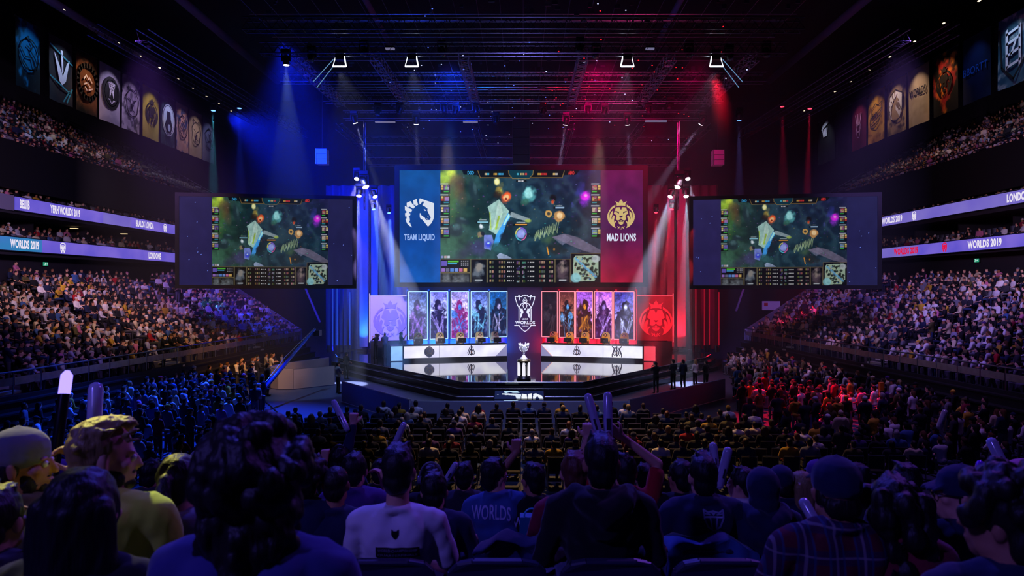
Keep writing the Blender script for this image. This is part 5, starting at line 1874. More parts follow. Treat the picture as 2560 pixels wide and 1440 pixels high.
def hair_prims(kind, rs):
    if kind == 'short':
        return [E((0, -.020, .050), (.084, .100, .088)), E((0, -.060, -.015), (.070, .052, .075)), E((.066, -.01, .03), (.02, .05, .05)), E((-.066, -.01, .03), (.02, .05, .05))] + \
            [Cp((rs.uniform(-.05, .05), rs.uniform(-.09, .03), .118), (rs.uniform(-.05, .05), rs.uniform(-.06, .07), .128 + rs.uniform(-.01, .01)), .012, .008) for _ in range(16)]
    if kind == 'buzz':
        return [E((0, -.020, .044), (.080, .096, .085)), E((0, -.055, -.02), (.068, .052, .065))]
    if kind == 'fade':
        return [E((0, -.022, .050), (.083, .101, .090)), E((0, -.055, -.025), (.071, .055, .075)), E((0, .03, .105), (.066, .06, .034))] + \
            [Cp((rs.uniform(-.055, .055), rs.uniform(-.06, .04), .12), (rs.uniform(-.05, .05), rs.uniform(.0, .07), .142 + rs.uniform(-.01, .012)), .012, .007) for _ in range(22)]
    if kind == 'long':
        o = [E((0, -.020, .050), (.088, .104, .090)), E((0, -.060, -.015), (.078, .056, .085)), E((.068, -.01, .02), (.024, .055, .07)), E((-.068, -.01, .02), (.024, .055, .07))]
        for i in range(11):
            x = -.085 + .017 * i
            o.append(Cp((x * .95, -.05 - .045 * (1 - abs(x) / .1), .03), (x * 1.35 + rs.uniform(-.01, .01), -.105 + abs(x) * .5, -.36 - rs.uniform(0, .06)), .036, .026))
        return o
    if kind == 'wavy':
        o = hair_prims('short', rs)
        for i in range(40):
            a = rs.uniform(0, 2 * math.pi)
            r = rs.uniform(.07, .12)
            z = rs.uniform(-.34, .06)
            y = -abs(math.sin(a)) * r - .02 if z < 0 else math.sin(a) * .09 - .02
            o.append(E((math.cos(a) * (r + .02), y, z), (.042, .042, .055)))
        return o
    if kind == 'curly':
        o = [E((0, -.02, .05), (.1, .11, .1)), E((0, -.06, -.03), (.09, .06, .09))]
        for _ in range(70):
            a, t = rs.uniform(0, 2 * math.pi), rs.uniform(-.5, 1)
            c = math.sqrt(max(0, 1 - t * t))
            y = math.sin(a) * c * .125 - .02
            if y > .07 and t < .35:
                continue
            o.append(E((math.cos(a) * c * .115, y, t * .115 + .045), (.03, .03, .03)))
        return o
    if kind == 'bigcurl':
        o = hair_prims('curly', rs)
        for _ in range(150):
            z = rs.uniform(-.36, .08)
            a = rs.uniform(0, 2 * math.pi)
            rad = .090 + .026 * min(1, max(0, (.05 - z) / .3))
            y = math.sin(a) * rad * .8 - .04
            if y > .05:
                continue
            o.append(E((math.cos(a) * rad, y, z), (.024, .024, .028)))
        return o + [E((0, -.06, -.12), (.10, .07, .2))]
    if kind == 'pony':
        o = [E((0, -.018, .047), (.083, .100, .088)), E((0, -.06, -.005), (.068, .045, .07)), E((0, -.120, .045), (.03, .03, .03))]
        pts = [(0, -.125, .045), (.004, -.165, -.03), (.008, -.165, -.14), (.004, -.150, -.26), (0, -.14, -.34)]
        rr = (.026, .044, .05, .042, .018)
        for a, b, r0, r1 in zip(pts, pts[1:], rr, rr[1:]):
            o.append(Cp(a, b, r0, r1))
        return o
    if kind == 'quiff':
        o = [E((0, -.03, .035), (.084, .095, .092)), E((0, -.058, -.03), (.069, .05, .065))]
        for _ in range(150):
            x, y = rs.uniform(-.075, .075), rs.uniform(-.11, .07)
            z = .045 + .09 * math.sqrt(max(0, 1 - (x / .085) ** 2 - (y / .125) ** 2))
            o.append(Cp((x, y, z), (x * 1.05 + rs.uniform(-.015, .015), y + rs.uniform(.01, .035), z + rs.uniform(.0, .014)), .010, .005))
        return o
    if kind == 'cap':
        return [E((0, -.062, -.035), (.070, .045, .055)), E((.07, -.02, -.005), (.014, .04, .04)), E((-.07, -.02, -.005), (.014, .04, .04))]
    return []


def cap_prims(back=False):
    s = -1 if back else 1
    o = [E((0, -.012, .060), (.090, .108, .082)), E((0, -.012, .035), (.0905, .109, .06))]
    for k in range(-3, 4):
        o.append(Cp((k * .02, s * .085 - .012, .045), (k * .022, s * (.165 - .004 * k * k) - .012, .034 - .010), .011, .007))
    return o + [E((0, -.012, .142), (.011, .011, .009))]


def look_matrix(pos, yaw=0, pitch=0, roll=0):
    return Matrix.Translation(pos) @ Euler((-pitch, roll, yaw), 'XYZ').to_matrix().to_4x4()


PAL = {'black': '121218', 'charcoal': '2a2a32', 'navy': '1a2240', 'grey': '6a6a74', 'white': 'd4d0d4', 'cream': 'c8b898', 'red': 'a81c28', 'maroon': '7a1a30', 'olive': '55502e',
       'mustard': 'b08a28', 'denim blue': '3a5a90', 'purple': '4a2c70', 'lavender': '3e3e7c', 'dark green': '1e3a2a', 'lime': 'b4cc3a', 'pink': 'c06a90', 'plaid': '5a2a34'}
SKIN = {'light': 'c8957a', 'tan': 'a87458', 'brown': '7a4c36', 'pale': 'd8aa92'}
HAIRC = {'black': '0e0c10', 'dark': '1a1412', 'brown': '3a261a', 'reddish': '5a3020', 'blond': '8a7448', 'grey': '8a8688'}
CLOTH = lambda c: mat(f'cloth {c}', PAL[c], rough=.85, spec=.2, var=.12, vscale=7, bump=.25, bscale=9, sheen=.15)
SKINM = lambda c: mat(f'skin {c}', SKIN[c], rough=.55, spec=.35, var=.06, vscale=20)
HAIRM = lambda c: mat(f'hair {c}', HAIRC[c], rough=.5, spec=.35, var=.3, vscale=30, bump=.25, bscale=45, stretch=(2.5, 2.5, .35))
M_EYEW, M_EYED = mat('eye white', 'd8d4d0', rough=.2), mat('eye iris', '2a1a12', rough=.15)


def plaid_mat():
    if 'cloth plaid' in MATS:
        return MATS['cloth plaid']
    m = mat('cloth plaid', '4a1a26', rough=.85, spec=.2)
    nt = m.node_tree
    b = nt.nodes['Principled BSDF']
    tc = nt.nodes.new('ShaderNodeTexCoord')
    col = None
    base = (*hexlin('5a1c28'), 1)
    prev = None
    for d, sc, w, c in (('X', 3.1, .5, '1c2244'), ('Z', 3.1, .5, '1c2244'), ('X', 3.1, .02, '8a8088'), ('Z', 3.1, .015, '8a8088'), ('X', 6.2, .06, '2a4a6a')):
        wv = nt.nodes.new('ShaderNodeTexWave')
        wv.bands_direction = d
        wv.inputs['Scale'].default_value = sc
        nt.links.new(tc.outputs['Object'], wv.inputs['Vector'])
        r = nt.nodes.new('ShaderNodeMath')
        r.operation = 'GREATER_THAN'
        r.inputs[1].default_value = 1 - w
        nt.links.new(wv.outputs['Fac'], r.inputs[0])
        s = nt.nodes.new('ShaderNodeMath')
        s.operation = 'MULTIPLY'
        s.inputs[1].default_value = .6
        nt.links.new(r.outputs[0], s.inputs[0])
        mx = nt.nodes.new('ShaderNodeMix')
        mx.data_type = 'RGBA'
        nt.links.new(s.outputs[0], mx.inputs[0])
        if prev is None:
            mx.inputs[6].default_value = base
        else:
            nt.links.new(prev, mx.inputs[6])
        mx.inputs[7].default_value = (*hexlin(c), 1)
        prev = mx.outputs[2]
    nt.links.new(prev, b.inputs['Base Color'])
    return m


def seated_parts(rs, hair='short', cap=None, sleeves='short', lean=0.0, roll=0.0, hyaw=0.0, hpitch=0.0, hroll=0.0, arms=None, hood=False, hood_up=False, neck=1.0, wide=1.0, curl=.6, standing=False, collar=False, beard=False):
    """Lists of body shapes per part, local frame: facing +Y, feet at z = 0."""
    hipz = .90 if standing else .53
    dz = hipz - .53
    hip = Vector((0, 0, hipz))
    T = Matrix.Translation(hip) @ Euler((-lean, roll, 0)).to_matrix().to_4x4() @ Matrix.Translation(-hip)
    U = T @ Matrix.Translation((0, 0, dz))
    w = wide
    torso = [E((0, 0, .56), (.165 * w, .125, .11)), E((0, .01, .70), (.150 * w, .115, .15)), E((0, .0, .80), (.158 * w, .112, .15)), E((0, -.005, .90), (.172 * w, .112, .15)),
             Cp((-.145 * w, -.01, .985), (.145 * w, -.01, .985), .064), Cp((0, -.015, 1.035), (.13 * w, -.01, 1.0), .05, .05), Cp((0, -.015, 1.035), (-.13 * w, -.01, 1.0), .05, .05),
             E((.07, -.07, .93), (.08, .045, .1)), E((-.07, -.07, .93), (.08, .045, .1))]
    nk = [Cp((0, -.02, 1.0), (0, -.004, 1.10 + .02 * neck), .062, .058)]
    torso_t, neck_t = xf(torso, U), xf(nk, U)
    hc = U @ Vector((0, .012, 1.155 + .03 * (neck - 1) + .012))
    HM = look_matrix(hc, hyaw, hpitch + lean * .4, hroll)
    head = xf(head_prims(), HM)
    body, top = [], []
    arms = arms or {}
    for s, k in ((-1, 'L'), (1, 'R')):
        sh = U @ Vector((s * .185 * w, -.01, .975))
        if k in arms:
            el, wr = Vector(arms[k][0]), Vector(arms[k][1])
        elif standing:
            el, wr = Vector((s * .25 * w, .02, 1.08)), Vector((s * .17, .24, 1.04))
        else:
            el, wr = U @ Vector((s * .255 * w, .06, .72)), Vector((s * .10, .30, .66))
        body += [Cp(sh, el, .048, .040), Cp(el, wr, .039, .027)]
        hd = arms[k][2] if k in arms and len(arms[k]) > 2 else ((wr - el).normalized() + Vector((-s * .3, .2, -.1)))
        pn = arms[k][3] if k in arms and len(arms[k]) > 3 else (0, 0, -1)
        body += hand(wr, hd, pn, -s if k not in arms or len(arms[k]) < 5 else arms[k][4], curl)
        if sleeves == 'short':
            top.append(Cp(sh, sh + (el - sh) * .72, .066, .062))
        else:
            top += [Cp(sh, el, .066, .054), Cp(el, el + (wr - el) * .93, .054, .040)]
    legs, shoes = [], []
    for s in (-1, 1):
        if standing:
            a, kn, an = Vector((s * .09, 0, .88)), Vector((s * .105, .02, .47)), Vector((s * .11, -.01, .09))
        else:
            a, kn, an = Vector((s * .095, .03, .52)), Vector((s * .14, .45, .53)), Vector((s * .13, .42, .09))
        legs += [Cp(a, kn, .088, .062), Cp(kn, an, .062, .045)]
        shoes += [E(an + Vector((0, .06, -.045)), (.046, .125, .042)), Cp(an + Vector((0, 0, -.03)), an + Vector((0, 0, .02)), .048)]
        body += [Cp(a, kn, .07, .05), Cp(kn, an, .048, .036)]
    body = body + head + neck_t + [('E', p[1], tuple(r * .93 for r in p[2]), p[3]) if p[0] == 'E' else ('C', p[1], p[2], p[3] * .9, p[4] * .9) for p in torso_t]
    grow_ = [('E', p[1], tuple(r + .014 for r in p[2]), p[3]) if p[0] == 'E' else ('C', p[1], p[2], p[3] + .012, p[4] + .012) for p in torso_t]
    top = top + grow_
    rg = [(.076 * math.cos(t), -.018 + .072 * math.sin(t), 1.045 - .018 * math.sin(t)) for t in np.linspace(0, 2 * math.pi, 13)]
    top += xf([Cp(a, b, .021) for a, b in zip(rg, rg[1:])], U)
    if collar:
        top += xf([Cp((s * .05, -.06, 1.055), (s * .075, .02, 1.045), .022) for s in (-1, 1)] + [Cp((-.05, -.065, 1.06), (.05, -.065, 1.06), .022)], U)
    if hood:
        pts = [(-.11, .05, 1.03), (-.115, -.04, 1.055), (-.085, -.115, 1.03), (0, -.15, .985), (.085, -.115, 1.03), (.115, -.04, 1.055), (.11, .05, 1.03)]
        rr = (.03, .045, .055, .062, .055, .045, .03)
        top += xf([Cp(a, b, r0, r1) for a, b, r0, r1 in zip(pts, pts[1:], rr, rr[1:])] + [E((0, -.13, .93), (.085, .04, .075))], U)
    hp = xf(hair_prims('cap' if cap else hair, rs), HM)
    parts = {'body': body, 'top': top, 'trousers': legs + [E(hip + Vector((0, 0, .02)), (.17 * w, .135, .115))], 'shoes': shoes, 'hair': hp}
    if beard:
        parts['beard'] = xf([E((0, .050, -.088), (.042, .046, .038)), E((.046, .018, -.066), (.024, .048, .048)), E((-.046, .018, -.066), (.024, .048, .048)), E((0, .085, -.046), (.03, .016, .008)), E((0, .082, -.088), (.026, .02, .02))], HM)
    if cap:
        parts['cap'] = xf(cap_prims(cap == 'back'), HM)
    if hood_up:
        parts['hood'] = xf([E((0, -.03, .035), (.105, .122, .115)), E((0, -.05, -.06), (.10, .09, .09)), E((0, -.05, -.13), (.105, .085, .06))], HM)
    parts['_head'] = HM
    parts['_U'] = U
    return parts


def person_objects(parts, voxels, root_mats, decim=None, smooth=4):
    """Queue the parts; returns {name: object}. The body is the root; hair and clothing are its children."""
    obs = {}
    for k, pr in parts.items():
        if k.startswith('_') or not pr:
            continue
        o = organic(pr, voxels.get(k, voxels['*']), smooth if k != 'hair' else 2, (decim or {}).get(k, (decim or {}).get('*')))
        o.name = 'person' if k == 'body' else k
        o.data.name = k
        obs[k] = o
    for k, o in obs.items():
        if k != 'body':
            o.parent = obs['body']
    return obs


def set_mat(o, m):
    o.data.materials.clear()
    o.data.materials.append(m)


def add_eyes(root, HM):
    for s in (-1, 1):
        mb = MB()
        c = Vector((s * .031, .0835, .004))
        mb.add([c + Vector(v) * .0125 for v in SPH_V], SPH_F, 0)
        mb.add([c + Vector((0, .0085, 0)) + Vector((v[0] * .0062, v[1] * .005, v[2] * .0062)) for v in SPH_V], SPH_F, 1)
        mb.v = [tuple(HM @ Vector(v)) for v in mb.v]
        o = mb.build('eye', [M_EYEW, M_EYED], None, True)
        o.parent = root


def wrinkle(me, amp, freq, seed, stretch=(1, 1, 1)):
    n = len(me.vertices)
    co = np.zeros(n * 3, np.float32)
    no = np.zeros(n * 3, np.float32)
    me.vertices.foreach_get('co', co)
    me.vertices.foreach_get('normal', no)
    co, no = co.reshape(-1, 3), no.reshape(-1, 3)
    rs = np.random.RandomState(seed)
    d = np.zeros(n)
    for k in range(6):
        v = rs.normal(size=3) * freq * (1 + .5 * k) * np.array(stretch)
        d += np.sin(co @ v + rs.rand() * 6.28 + 1.3 * np.sin(co @ rs.normal(size=3) * freq * .6)) / (1 + .5 * k)
    co += no * (d * amp / 2.2)[:, None]
    me.vertices.foreach_set('co', co.ravel())
    me.update()


# ---------------------------------------------------------------- near rows of the end stand
ROWS = {0: (1.75, 3.84), 1: (2.55, 3.70), 2: (3.3, 3.53), 3: (4.15, 3.25), 4: (5.0, 3.04), 5: (5.85, 2.82), 6: (6.7, 2.6), 7: (7.55, 2.38), 8: (8.4, 2.16)}
nd = MB()
for k, (d, z) in ROWS.items():
    nd.box((0, d + .12, z / 2), (16, .85, z))
nd.box((0, .6, 1.95), (16, 1.6, 3.9))
nd.box((0, 9.5, .95), (16, 1.3, 1.9))
structure(nd, 'floor_end_stand', M_CONC)

# (name hint, px of head, py of head top, row, depth offset, look, label)
NEAR = []


def near(px, py, row, label, top='navy', hairc='black', skin='light', dd=0.0, **kw):
    NEAR.append(dict(px=px, py=py, row=row, label=label, top=top, hairc=hairc, skin=skin, dd=dd, kw=kw))


near(642, 1085, 0, 'person with huge dark curly hair and lavender shirt, closest to the camera', 'lavender', 'dark', 'tan', hair='bigcurl', sleeves='long')
near(212, 1172, 0, 'person with long straight black hair down the back, left of the huge dark curls', 'black', 'black', 'light', dd=.12, hair='long', sleeves='long')
near(2512, 1192, 0, 'person with dark curly hair turned toward the stage, closest at the frame edge', 'navy', 'dark', 'tan', dd=.1, hair='curly', sleeves='long', hyaw=.7, wide=1.0)
near(55, 1076, 1, 'bearded person in grey backward cap and dark olive jacket, hand near the mouth', 'olive', 'dark', 'tan', dd=.1, cap='back', sleeves='long', hyaw=-1.25, fine=True, beard=True, arms={'R': ((.27, .16, .86), (.06, .25, 1.07), (-.15, .05, .4), (-.3, -1, 0))})
near(262, 1052, 1, 'person with tousled blond-topped hair, beard and lime green top', 'lime', 'blond', 'light', hair='quiff', sleeves='long', hyaw=-1.0, hpitch=.08, beard=True)
near(450, 1136, 1, 'person with dark ponytail and silvery hooded jacket', 'grey', 'black', 'light', dd=.2, hair='pony', sleeves='long', hood=True)
near(2088, 1147, 1, 'person in dark cap and red plaid shirt', 'plaid', 'dark', 'tan', cap='front', sleeves='long', wide=1.08)
near(2228, 1192, 1, 'person with long wavy dark hair beside the plaid shirt', 'maroon', 'dark', 'light', hair='wavy', sleeves='long')
near(2398, 1172, 1, 'person in dark cap and glasses turned sideways, near the frame edge', 'navy', 'dark', 'light', dd=.25, cap='front', sleeves='long', hyaw=1.2, glasses=True)
near(-8, 1215, 1, 'person in dark jacket at the frame edge with one pale hand raised', 'charcoal', 'dark', 'light', dd=-.25, hair='short', sleeves='long', fine=True, arms={'R': ((.30, .1, .72), (.16, .32, .92), (.1, .25, .6), (-1, 0, 0))})
near(996, 1119, 2, 'person in white T-shirt with dark back print and short black hair', 'white', 'black', 'light', hair='fade', neck=2.6, wide=1.02, sleeves='short')
near(1503, 1093, 2, 'person in plain dark hooded sweatshirt with swept-up black hair', 'black', 'black', 'tan', hair='fade', hood=True, sleeves='long', wide=1.05)
near(840, 1164, 3, 'person with cropped dark hair and navy T-shirt, left of the white T-shirt', 'navy', 'dark', 'tan', hair='buzz', neck=1.8)
near(1086, 1181, 3, 'person with shiny black hair and dark navy top, right of the white T-shirt', 'navy', 'black', 'light', hair='short', sleeves='long')
near(1437, 1131, 3, 'person with reddish hair and maroon T-shirt wearing a white lanyard', 'maroon', 'reddish', 'light', hair='short', neck=1.5)
near(1757, 1141, 3, 'person in navy polo shirt with pale shield emblem on the back', 'navy', 'black', 'light', hair='fade', collar=True, wide=1.08)
near(1904, 1172, 3, 'person with dark hood pulled up, right of the shield emblem', 'navy', 'black', 'light', hair='short', hood=True, hood_up=True, sleeves='long')
near(762, 1147, 3, 'person with dark hair half hidden behind the huge curls', 'navy', 'dark', 'tan', hair='curly')
near(2262, 1160, 3, 'person with dark tousled hair behind the long wavy hair', 'charcoal', 'black', 'light', hair='short')
near(2552, 1152, 3, 'person in pink cap at the frame edge', 'black', 'dark', 'light', cap='front', hyaw=.9)
near(512, 1122, 4, 'person in greyish cap between ponytail and huge curls', 'charcoal', 'dark', 'light', cap='front', hyaw=-.4)
near(887, 1133, 4, 'person with black hair and dark purple shirt holding a hand to the cheek', 'purple', 'black', 'light', hair='short', fine=True, arms={'R': ((.30, .10, .82), (.17, .16, 1.04), (-.2, .05, .6), (-1, .1, 0))})
near(1236, 1148, 4, 'person in grey-blue printed T-shirt and glasses, head turned aside', 'denim blue', 'black', 'light', hair='short', roll=-.12, hyaw=-.75, glasses=True, wide=1.06)
near(1333, 1158, 4, 'person in black printed T-shirt with one fist raised', 'black', 'black', 'tan', hair='short', hyaw=.5, fine=True, curl=1.25, arms={'L': ((-.33, .02, 1.12), (-.13, .06, 1.36), (.05, 0, 1), (0, 1, 0))})
near(1562, 1137, 4, 'person in bright red T-shirt with bare arm bent up over the head', 'red', 'black', 'light', hair='short', fine=True, curl=1.1, arms={'R': ((.235, .03, 1.225), (-.02, .05, 1.42), (-.5, 0, .35), (0, 1, 0)), 'L': ((-.33, .05, 1.14), (-.26, .08, 1.40), (.05, 0, 1), (0, 1, 0))})
near(1700, 1151, 4, 'person with black hair left of the navy polo shirt', 'black', 'black', 'tan', hair='short', hyaw=.3)
near(1852, 1169, 4, 'person in white collared shirt turned sideways, right of the navy polo shirt', 'white', 'black', 'light', hair='short', hyaw=.9, collar=True)
near(1952, 1166, 4, 'person in dark cap left of the blond hair', 'navy', 'dark', 'light', cap='front')
near(2000, 1179, 4, 'person with straight blond hair', 'maroon', 'blond', 'pale', hair='long', hyaw=.5)
near(155, 1152, 4, 'person in purple cap behind the bearded person', 'purple', 'dark', 'light', cap='front', hyaw=-.6)
near(850, 1112, 6, 'person in navy sweater raising an inflatable stick, left of the white T-shirt', 'navy', 'black', 'light', hair='short', sleeves='long', fine=True, curl=1.2, arms={'R': ((.04, .06, 1.20), (.09, .12, 1.46), (.0, 0, 1), (0, 1, 0)), 'L': ((-.24, .10, .90), (-.16, .10, 1.14), (0, .1, 1), (0, 1, 0))})
near(1160, 1157, 5, 'person with black hair between white T-shirt and grey-blue T-shirt', 'charcoal', 'black', 'light', hair='short')
near(1078, 1163, 5, 'person wearing a headset, behind the shiny black hair', 'black', 'black', 'light', hair='short', headset=True)
near(2042, 1152, 5, 'person in purple cap behind the plaid shirt', 'purple', 'dark', 'light', cap='front')
near(2455, 1160, 5, 'person with black hair near a glowing purple stick', 'black', 'black', 'light', hair='short')
near(1610, 1160, 5, 'person with black hair behind the red T-shirt', 'black', 'black', 'light', hair='short')
near(380, 1150, 5, 'person in dark top partly seen behind the ponytail', 'charcoal', 'black', 'light', hair='short')
near(2150, 1162, 5, 'person with black hair between dark cap and long wavy hair', 'charcoal', 'black', 'light', hair='short')
near(950, 1150, 6, 'person with black hair just left of the white T-shirt head', 'black', 'black', 'light', hair='short')

M_GLASS = mat('spectacle frame', '0c0c10', rough=.3, spec=.7)
near_objs = []
for i, p in enumerate(NEAR):
    d, z0 = ROWS[p['row']]
    d += p['dd']
    kw = dict(p['kw'])
    fine, glasses, headset = kw.pop('fine', False), kw.pop('glasses', False), kw.pop('headset', False)
    rs = random.Random(100 + i)
    parts = seated_parts(rs, **kw)
    HM = parts['_head']
    htop = HM.translation.z + .128
    want = P(p['px'], p['py'], d).z - z0
    s = min(1.12, max(.9, want / htop))
    vx = .009 if d < 3 else .011 if d < 4.5 else .013
    vox = {'*': vx * 1.25, 'body': .0058 if fine else vx, 'hair': vx * .75, 'cap': vx, 'beard': vx * .7}
    obs = person_objects({k: v for k, v in parts.items() if k != 'shoes'}, vox, None)
    hx = HM.translation.x * s
    root = obs['body']
    root.location = (P(p['px'], 0, d).x - hx, d - HM.translation.y * s, z0)
    root.scale = (s, s, s)
    tag(root, p['label'], 'person')
    near_objs.append((p, obs, parts, kw, glasses, headset, s))
harvest()
for i, (p, obs, parts, kw, glasses, headset, s) in enumerate(near_objs):
    set_mat(obs['body'], SKINM(p['skin']))
    set_mat(obs['top'], plaid_mat() if p['top'] == 'plaid' else CLOTH(p['top']))
    set_mat(obs['trousers'], CLOTH(('lavender', 'denim blue', 'black', 'charcoal')[i % 4]))
    if 'hair' in obs:
        set_mat(obs['hair'], HAIRM(p['hairc']))
        wrinkle(obs['hair'].data, .004, 60, i, (1, 1, .25))
    if 'cap' in obs:
        set_mat(obs['cap'], CLOTH('pink' if 'pink cap' in p['label'] else 'purple' if 'purple cap' in p['label'] else 'grey' if 'grey' in p['label'] else 'navy'))
        obs['cap']['label'] = ('pink' if 'pink cap' in p['label'] else 'purple' if 'purple cap' in p['label'] else 'grey' if 'grey' in p['label'] else 'dark') + ' cloth cap'
    if 'beard' in obs:
        set_mat(obs['beard'], HAIRM('dark'))
        wrinkle(obs['beard'].data, .003, 80, i)
    if 'hood' in obs:
        set_mat(obs['hood'], CLOTH(p['top']))
    wrinkle(obs['top'].data, .006, 16, 50 + i)
    HM = parts['_head']
    if abs(kw.get('hyaw', 0)) > .3:
        add_eyes(obs['body'], HM)
    if glasses:
        g = MB()
        for sx in (-1, 1):
            g.path([(sx * .032 + .024 * math.cos(t), .106, .004 + .019 * math.sin(t)) for t in np.linspace(0, 2 * math.pi, 14)], .003, 5)
            g.tube((sx * .057, .103, .01), (sx * .086, -.01, .012), .003, n=5)
        g.tube((-.009, .108, .008), (.009, .108, .008), .003, n=5)
        g.v = [tuple(HM @ Vector(v)) for v in g.v]
        o = g.build('glasses', M_GLASS)
        o.parent = obs['body']
    if headset:
        g = MB()
        g.path([(.1 * math.cos(t), -.01, .02 + .135 * math.sin(t)) for t in np.linspace(0, math.pi, 14)], .010, 6)
        for sx in (-1, 1):
            g.tube((sx * .085, -.01, .0), (sx * .115, -.01, .0), .036, n=12)
        g.v = [tuple(HM @ Vector(v)) for v in g.v]
        o = g.build('headset', mat('headset grey', '70707c', rough=.4))
        o.parent = obs['body']


def find_near(words):
    return next(t for t in near_objs if words in t[0]['label'])


def print_on_back(words, shapes, name, m, lift=.004):
    """Lay flat print shapes (x, z in the person's frame) onto the back of the top."""
    p, obs, parts, kw, *_ = find_near(words)
    top = obs['top']
    me = top.data
    bv = BVHTree.FromPolygons([v.co.copy() for v in me.vertices], [tuple(q.vertices) for q in me.polygons])
    tri = []
    for f in shapes.f:
        q = [Vector(shapes.v[i]) for i in f]
        tri += [(q[0], q[i], q[i + 1]) for i in range(1, len(q) - 1)]
    mb = MB()
    while tri:                                       # cut long print faces so that they follow the cloth
        a, b, c = tri.pop()
        e = [(b - a).length, (c - b).length, (a - c).length]
        if max(e) > .022:
            k = e.index(max(e))
            a, b, c = ((a, b, c), (b, c, a), (c, a, b))[k]
            m_ = (a + b) / 2
            tri += [(a, m_, c), (m_, b, c)]
        else:
            mb.add([a, b, c], [(0, 1, 2)])
    out = []
    for x, y, z in mb.v:
        h = bv.ray_cast(Vector((x, -1.0, z)), Vector((0, 1, 0)))
        out.append((x, (h[0].y if h[0] is not None else 0) - lift, z))
    mb.v = out
    o = mb.build(name, m)
    o.parent = obs['body']
    return o


fxz = lambda a, b, w: (a, 0, b)


def fine_text(mb, s, x0, z0, w, h, arch=0.0, bold=.02):
    v, f = text_poly(s, bold)
    mb.add([(x0 + a * w, 0, z0 + b * h + arch * (1 - (2 * a - 1) ** 2)) for a, b in v], f)


def tile_rect(mb, x0, z0, x1, z1, n=8):
    for k in range(n):
        a, b = x0 + (x1 - x0) * k / n, x0 + (x1 - x0) * (k + 1) / n
        mb.add([(a, 0, z0), (b, 0, z0), (b, 0, z1), (a, 0, z1)], [(0, 1, 2, 3)])


M_PRL, M_PRD = mat('pale shirt print', 'b8bae0', rough=.7), mat('dark shirt print', '15131c', rough=.7)
m = MB(); fine_text(m, 'WORLDS', -.235, .885, .28, .10, .015, .015); print_on_back('grey-blue printed', m, 'back_print', M_PRL)
m = MB(); fine_text(m, 'WORLDS', -.15, .855, .31, .085, .0, .01); print_on_back('black printed T-shirt', m, 'back_print', M_PRL)
m = MB()
tile_rect(m, -.085, .845, .125, .897)
print_on_back('white T-shirt with dark back print', m, 'back_print', M_PRD, .005)
m = MB()
fine_text(m, 'WORLD CHAMPIONSHIP', -.075, .876, .19, .013), fine_text(m, 'QUARTERFINALS', -.075, .852, .19, .013)
print_on_back('white T-shirt with dark back print', m, 'back_print', mat('grey shirt print', '7a748a', rough=.7), .008)
m = MB()
m.flat([(-.02, .975), (-.005, .96), (.02, .96), (.035, .975), (.035, .935), (.02, .91), (.0075, .90), (-.005, .91), (-.02, .935)], fxz)
m.v = [(.0075 + (x - .0075) * .62, y, .96 + (z - .94) * .62) for x, y, z in m.v]
fine_text(m, 'N', -.02, .765, .035, .035), fine_text(m, 'M', .075, .76, .035, .035)
m.flat([(-.16, .80), (-.08, .782), (-.04, .765), (-.06, .75), (-.16, .76)], fxz)
print_on_back('white T-shirt with dark back print', m, 'back_emblem', M_PRD, .005)
m = MB()
sh = [(-.055, .90), (-.03, .885), (0, .892), (.03, .885), (.055, .90), (.055, .855), (.035, .81), (0, .785), (-.035, .81), (-.055, .855)]
m.strip(sh, .010, fxz, 0, True)
m.strip([(-.05, .862), (.05, .862)], .010, fxz, 0), m.strip([(-.02, .86), (-.012, .80)], .009, fxz, 0), m.strip([(.02, .86), (.012, .80)], .009, fxz, 0)
m.strip([(-.05, .88), (-.02, .875)], .008, fxz, 0), m.strip([(.05, .88), (.02, .875)], .008, fxz, 0), m.flat([(-.014, .885), (.014, .885), (0, .868)], fxz, 0)
m.v = [(x + .03, y, z + .115) for x, y, z in m.v]
print_on_back('pale shield emblem', m, 'back_emblem', M_PRL)
# lanyard of the maroon shirt
p_, ob_, *_ = find_near('white lanyard')
m = MB()
for a, b in zip([(-.075, 1.03), (-.09, .95), (-.12, .85), (-.13, .75), (-.13, .66)], [(-.09, .95), (-.12, .85), (-.13, .75), (-.13, .66), (-.125, .60)]):
    m.strip([a, b], .018, fxz, 0)
print_on_back('white lanyard', m, 'lanyard', mat('white strap', 'd8d4e0', rough=.6), .006)

# ---------------------------------------------------------------- seats of the end stand
M_SEAT = mat('seat plastic dark', '34344a', rough=.42, spec=.5, var=.1)
M_CUSH = mat('seat cushion dark', '14141e', rough=.75, var=.15)


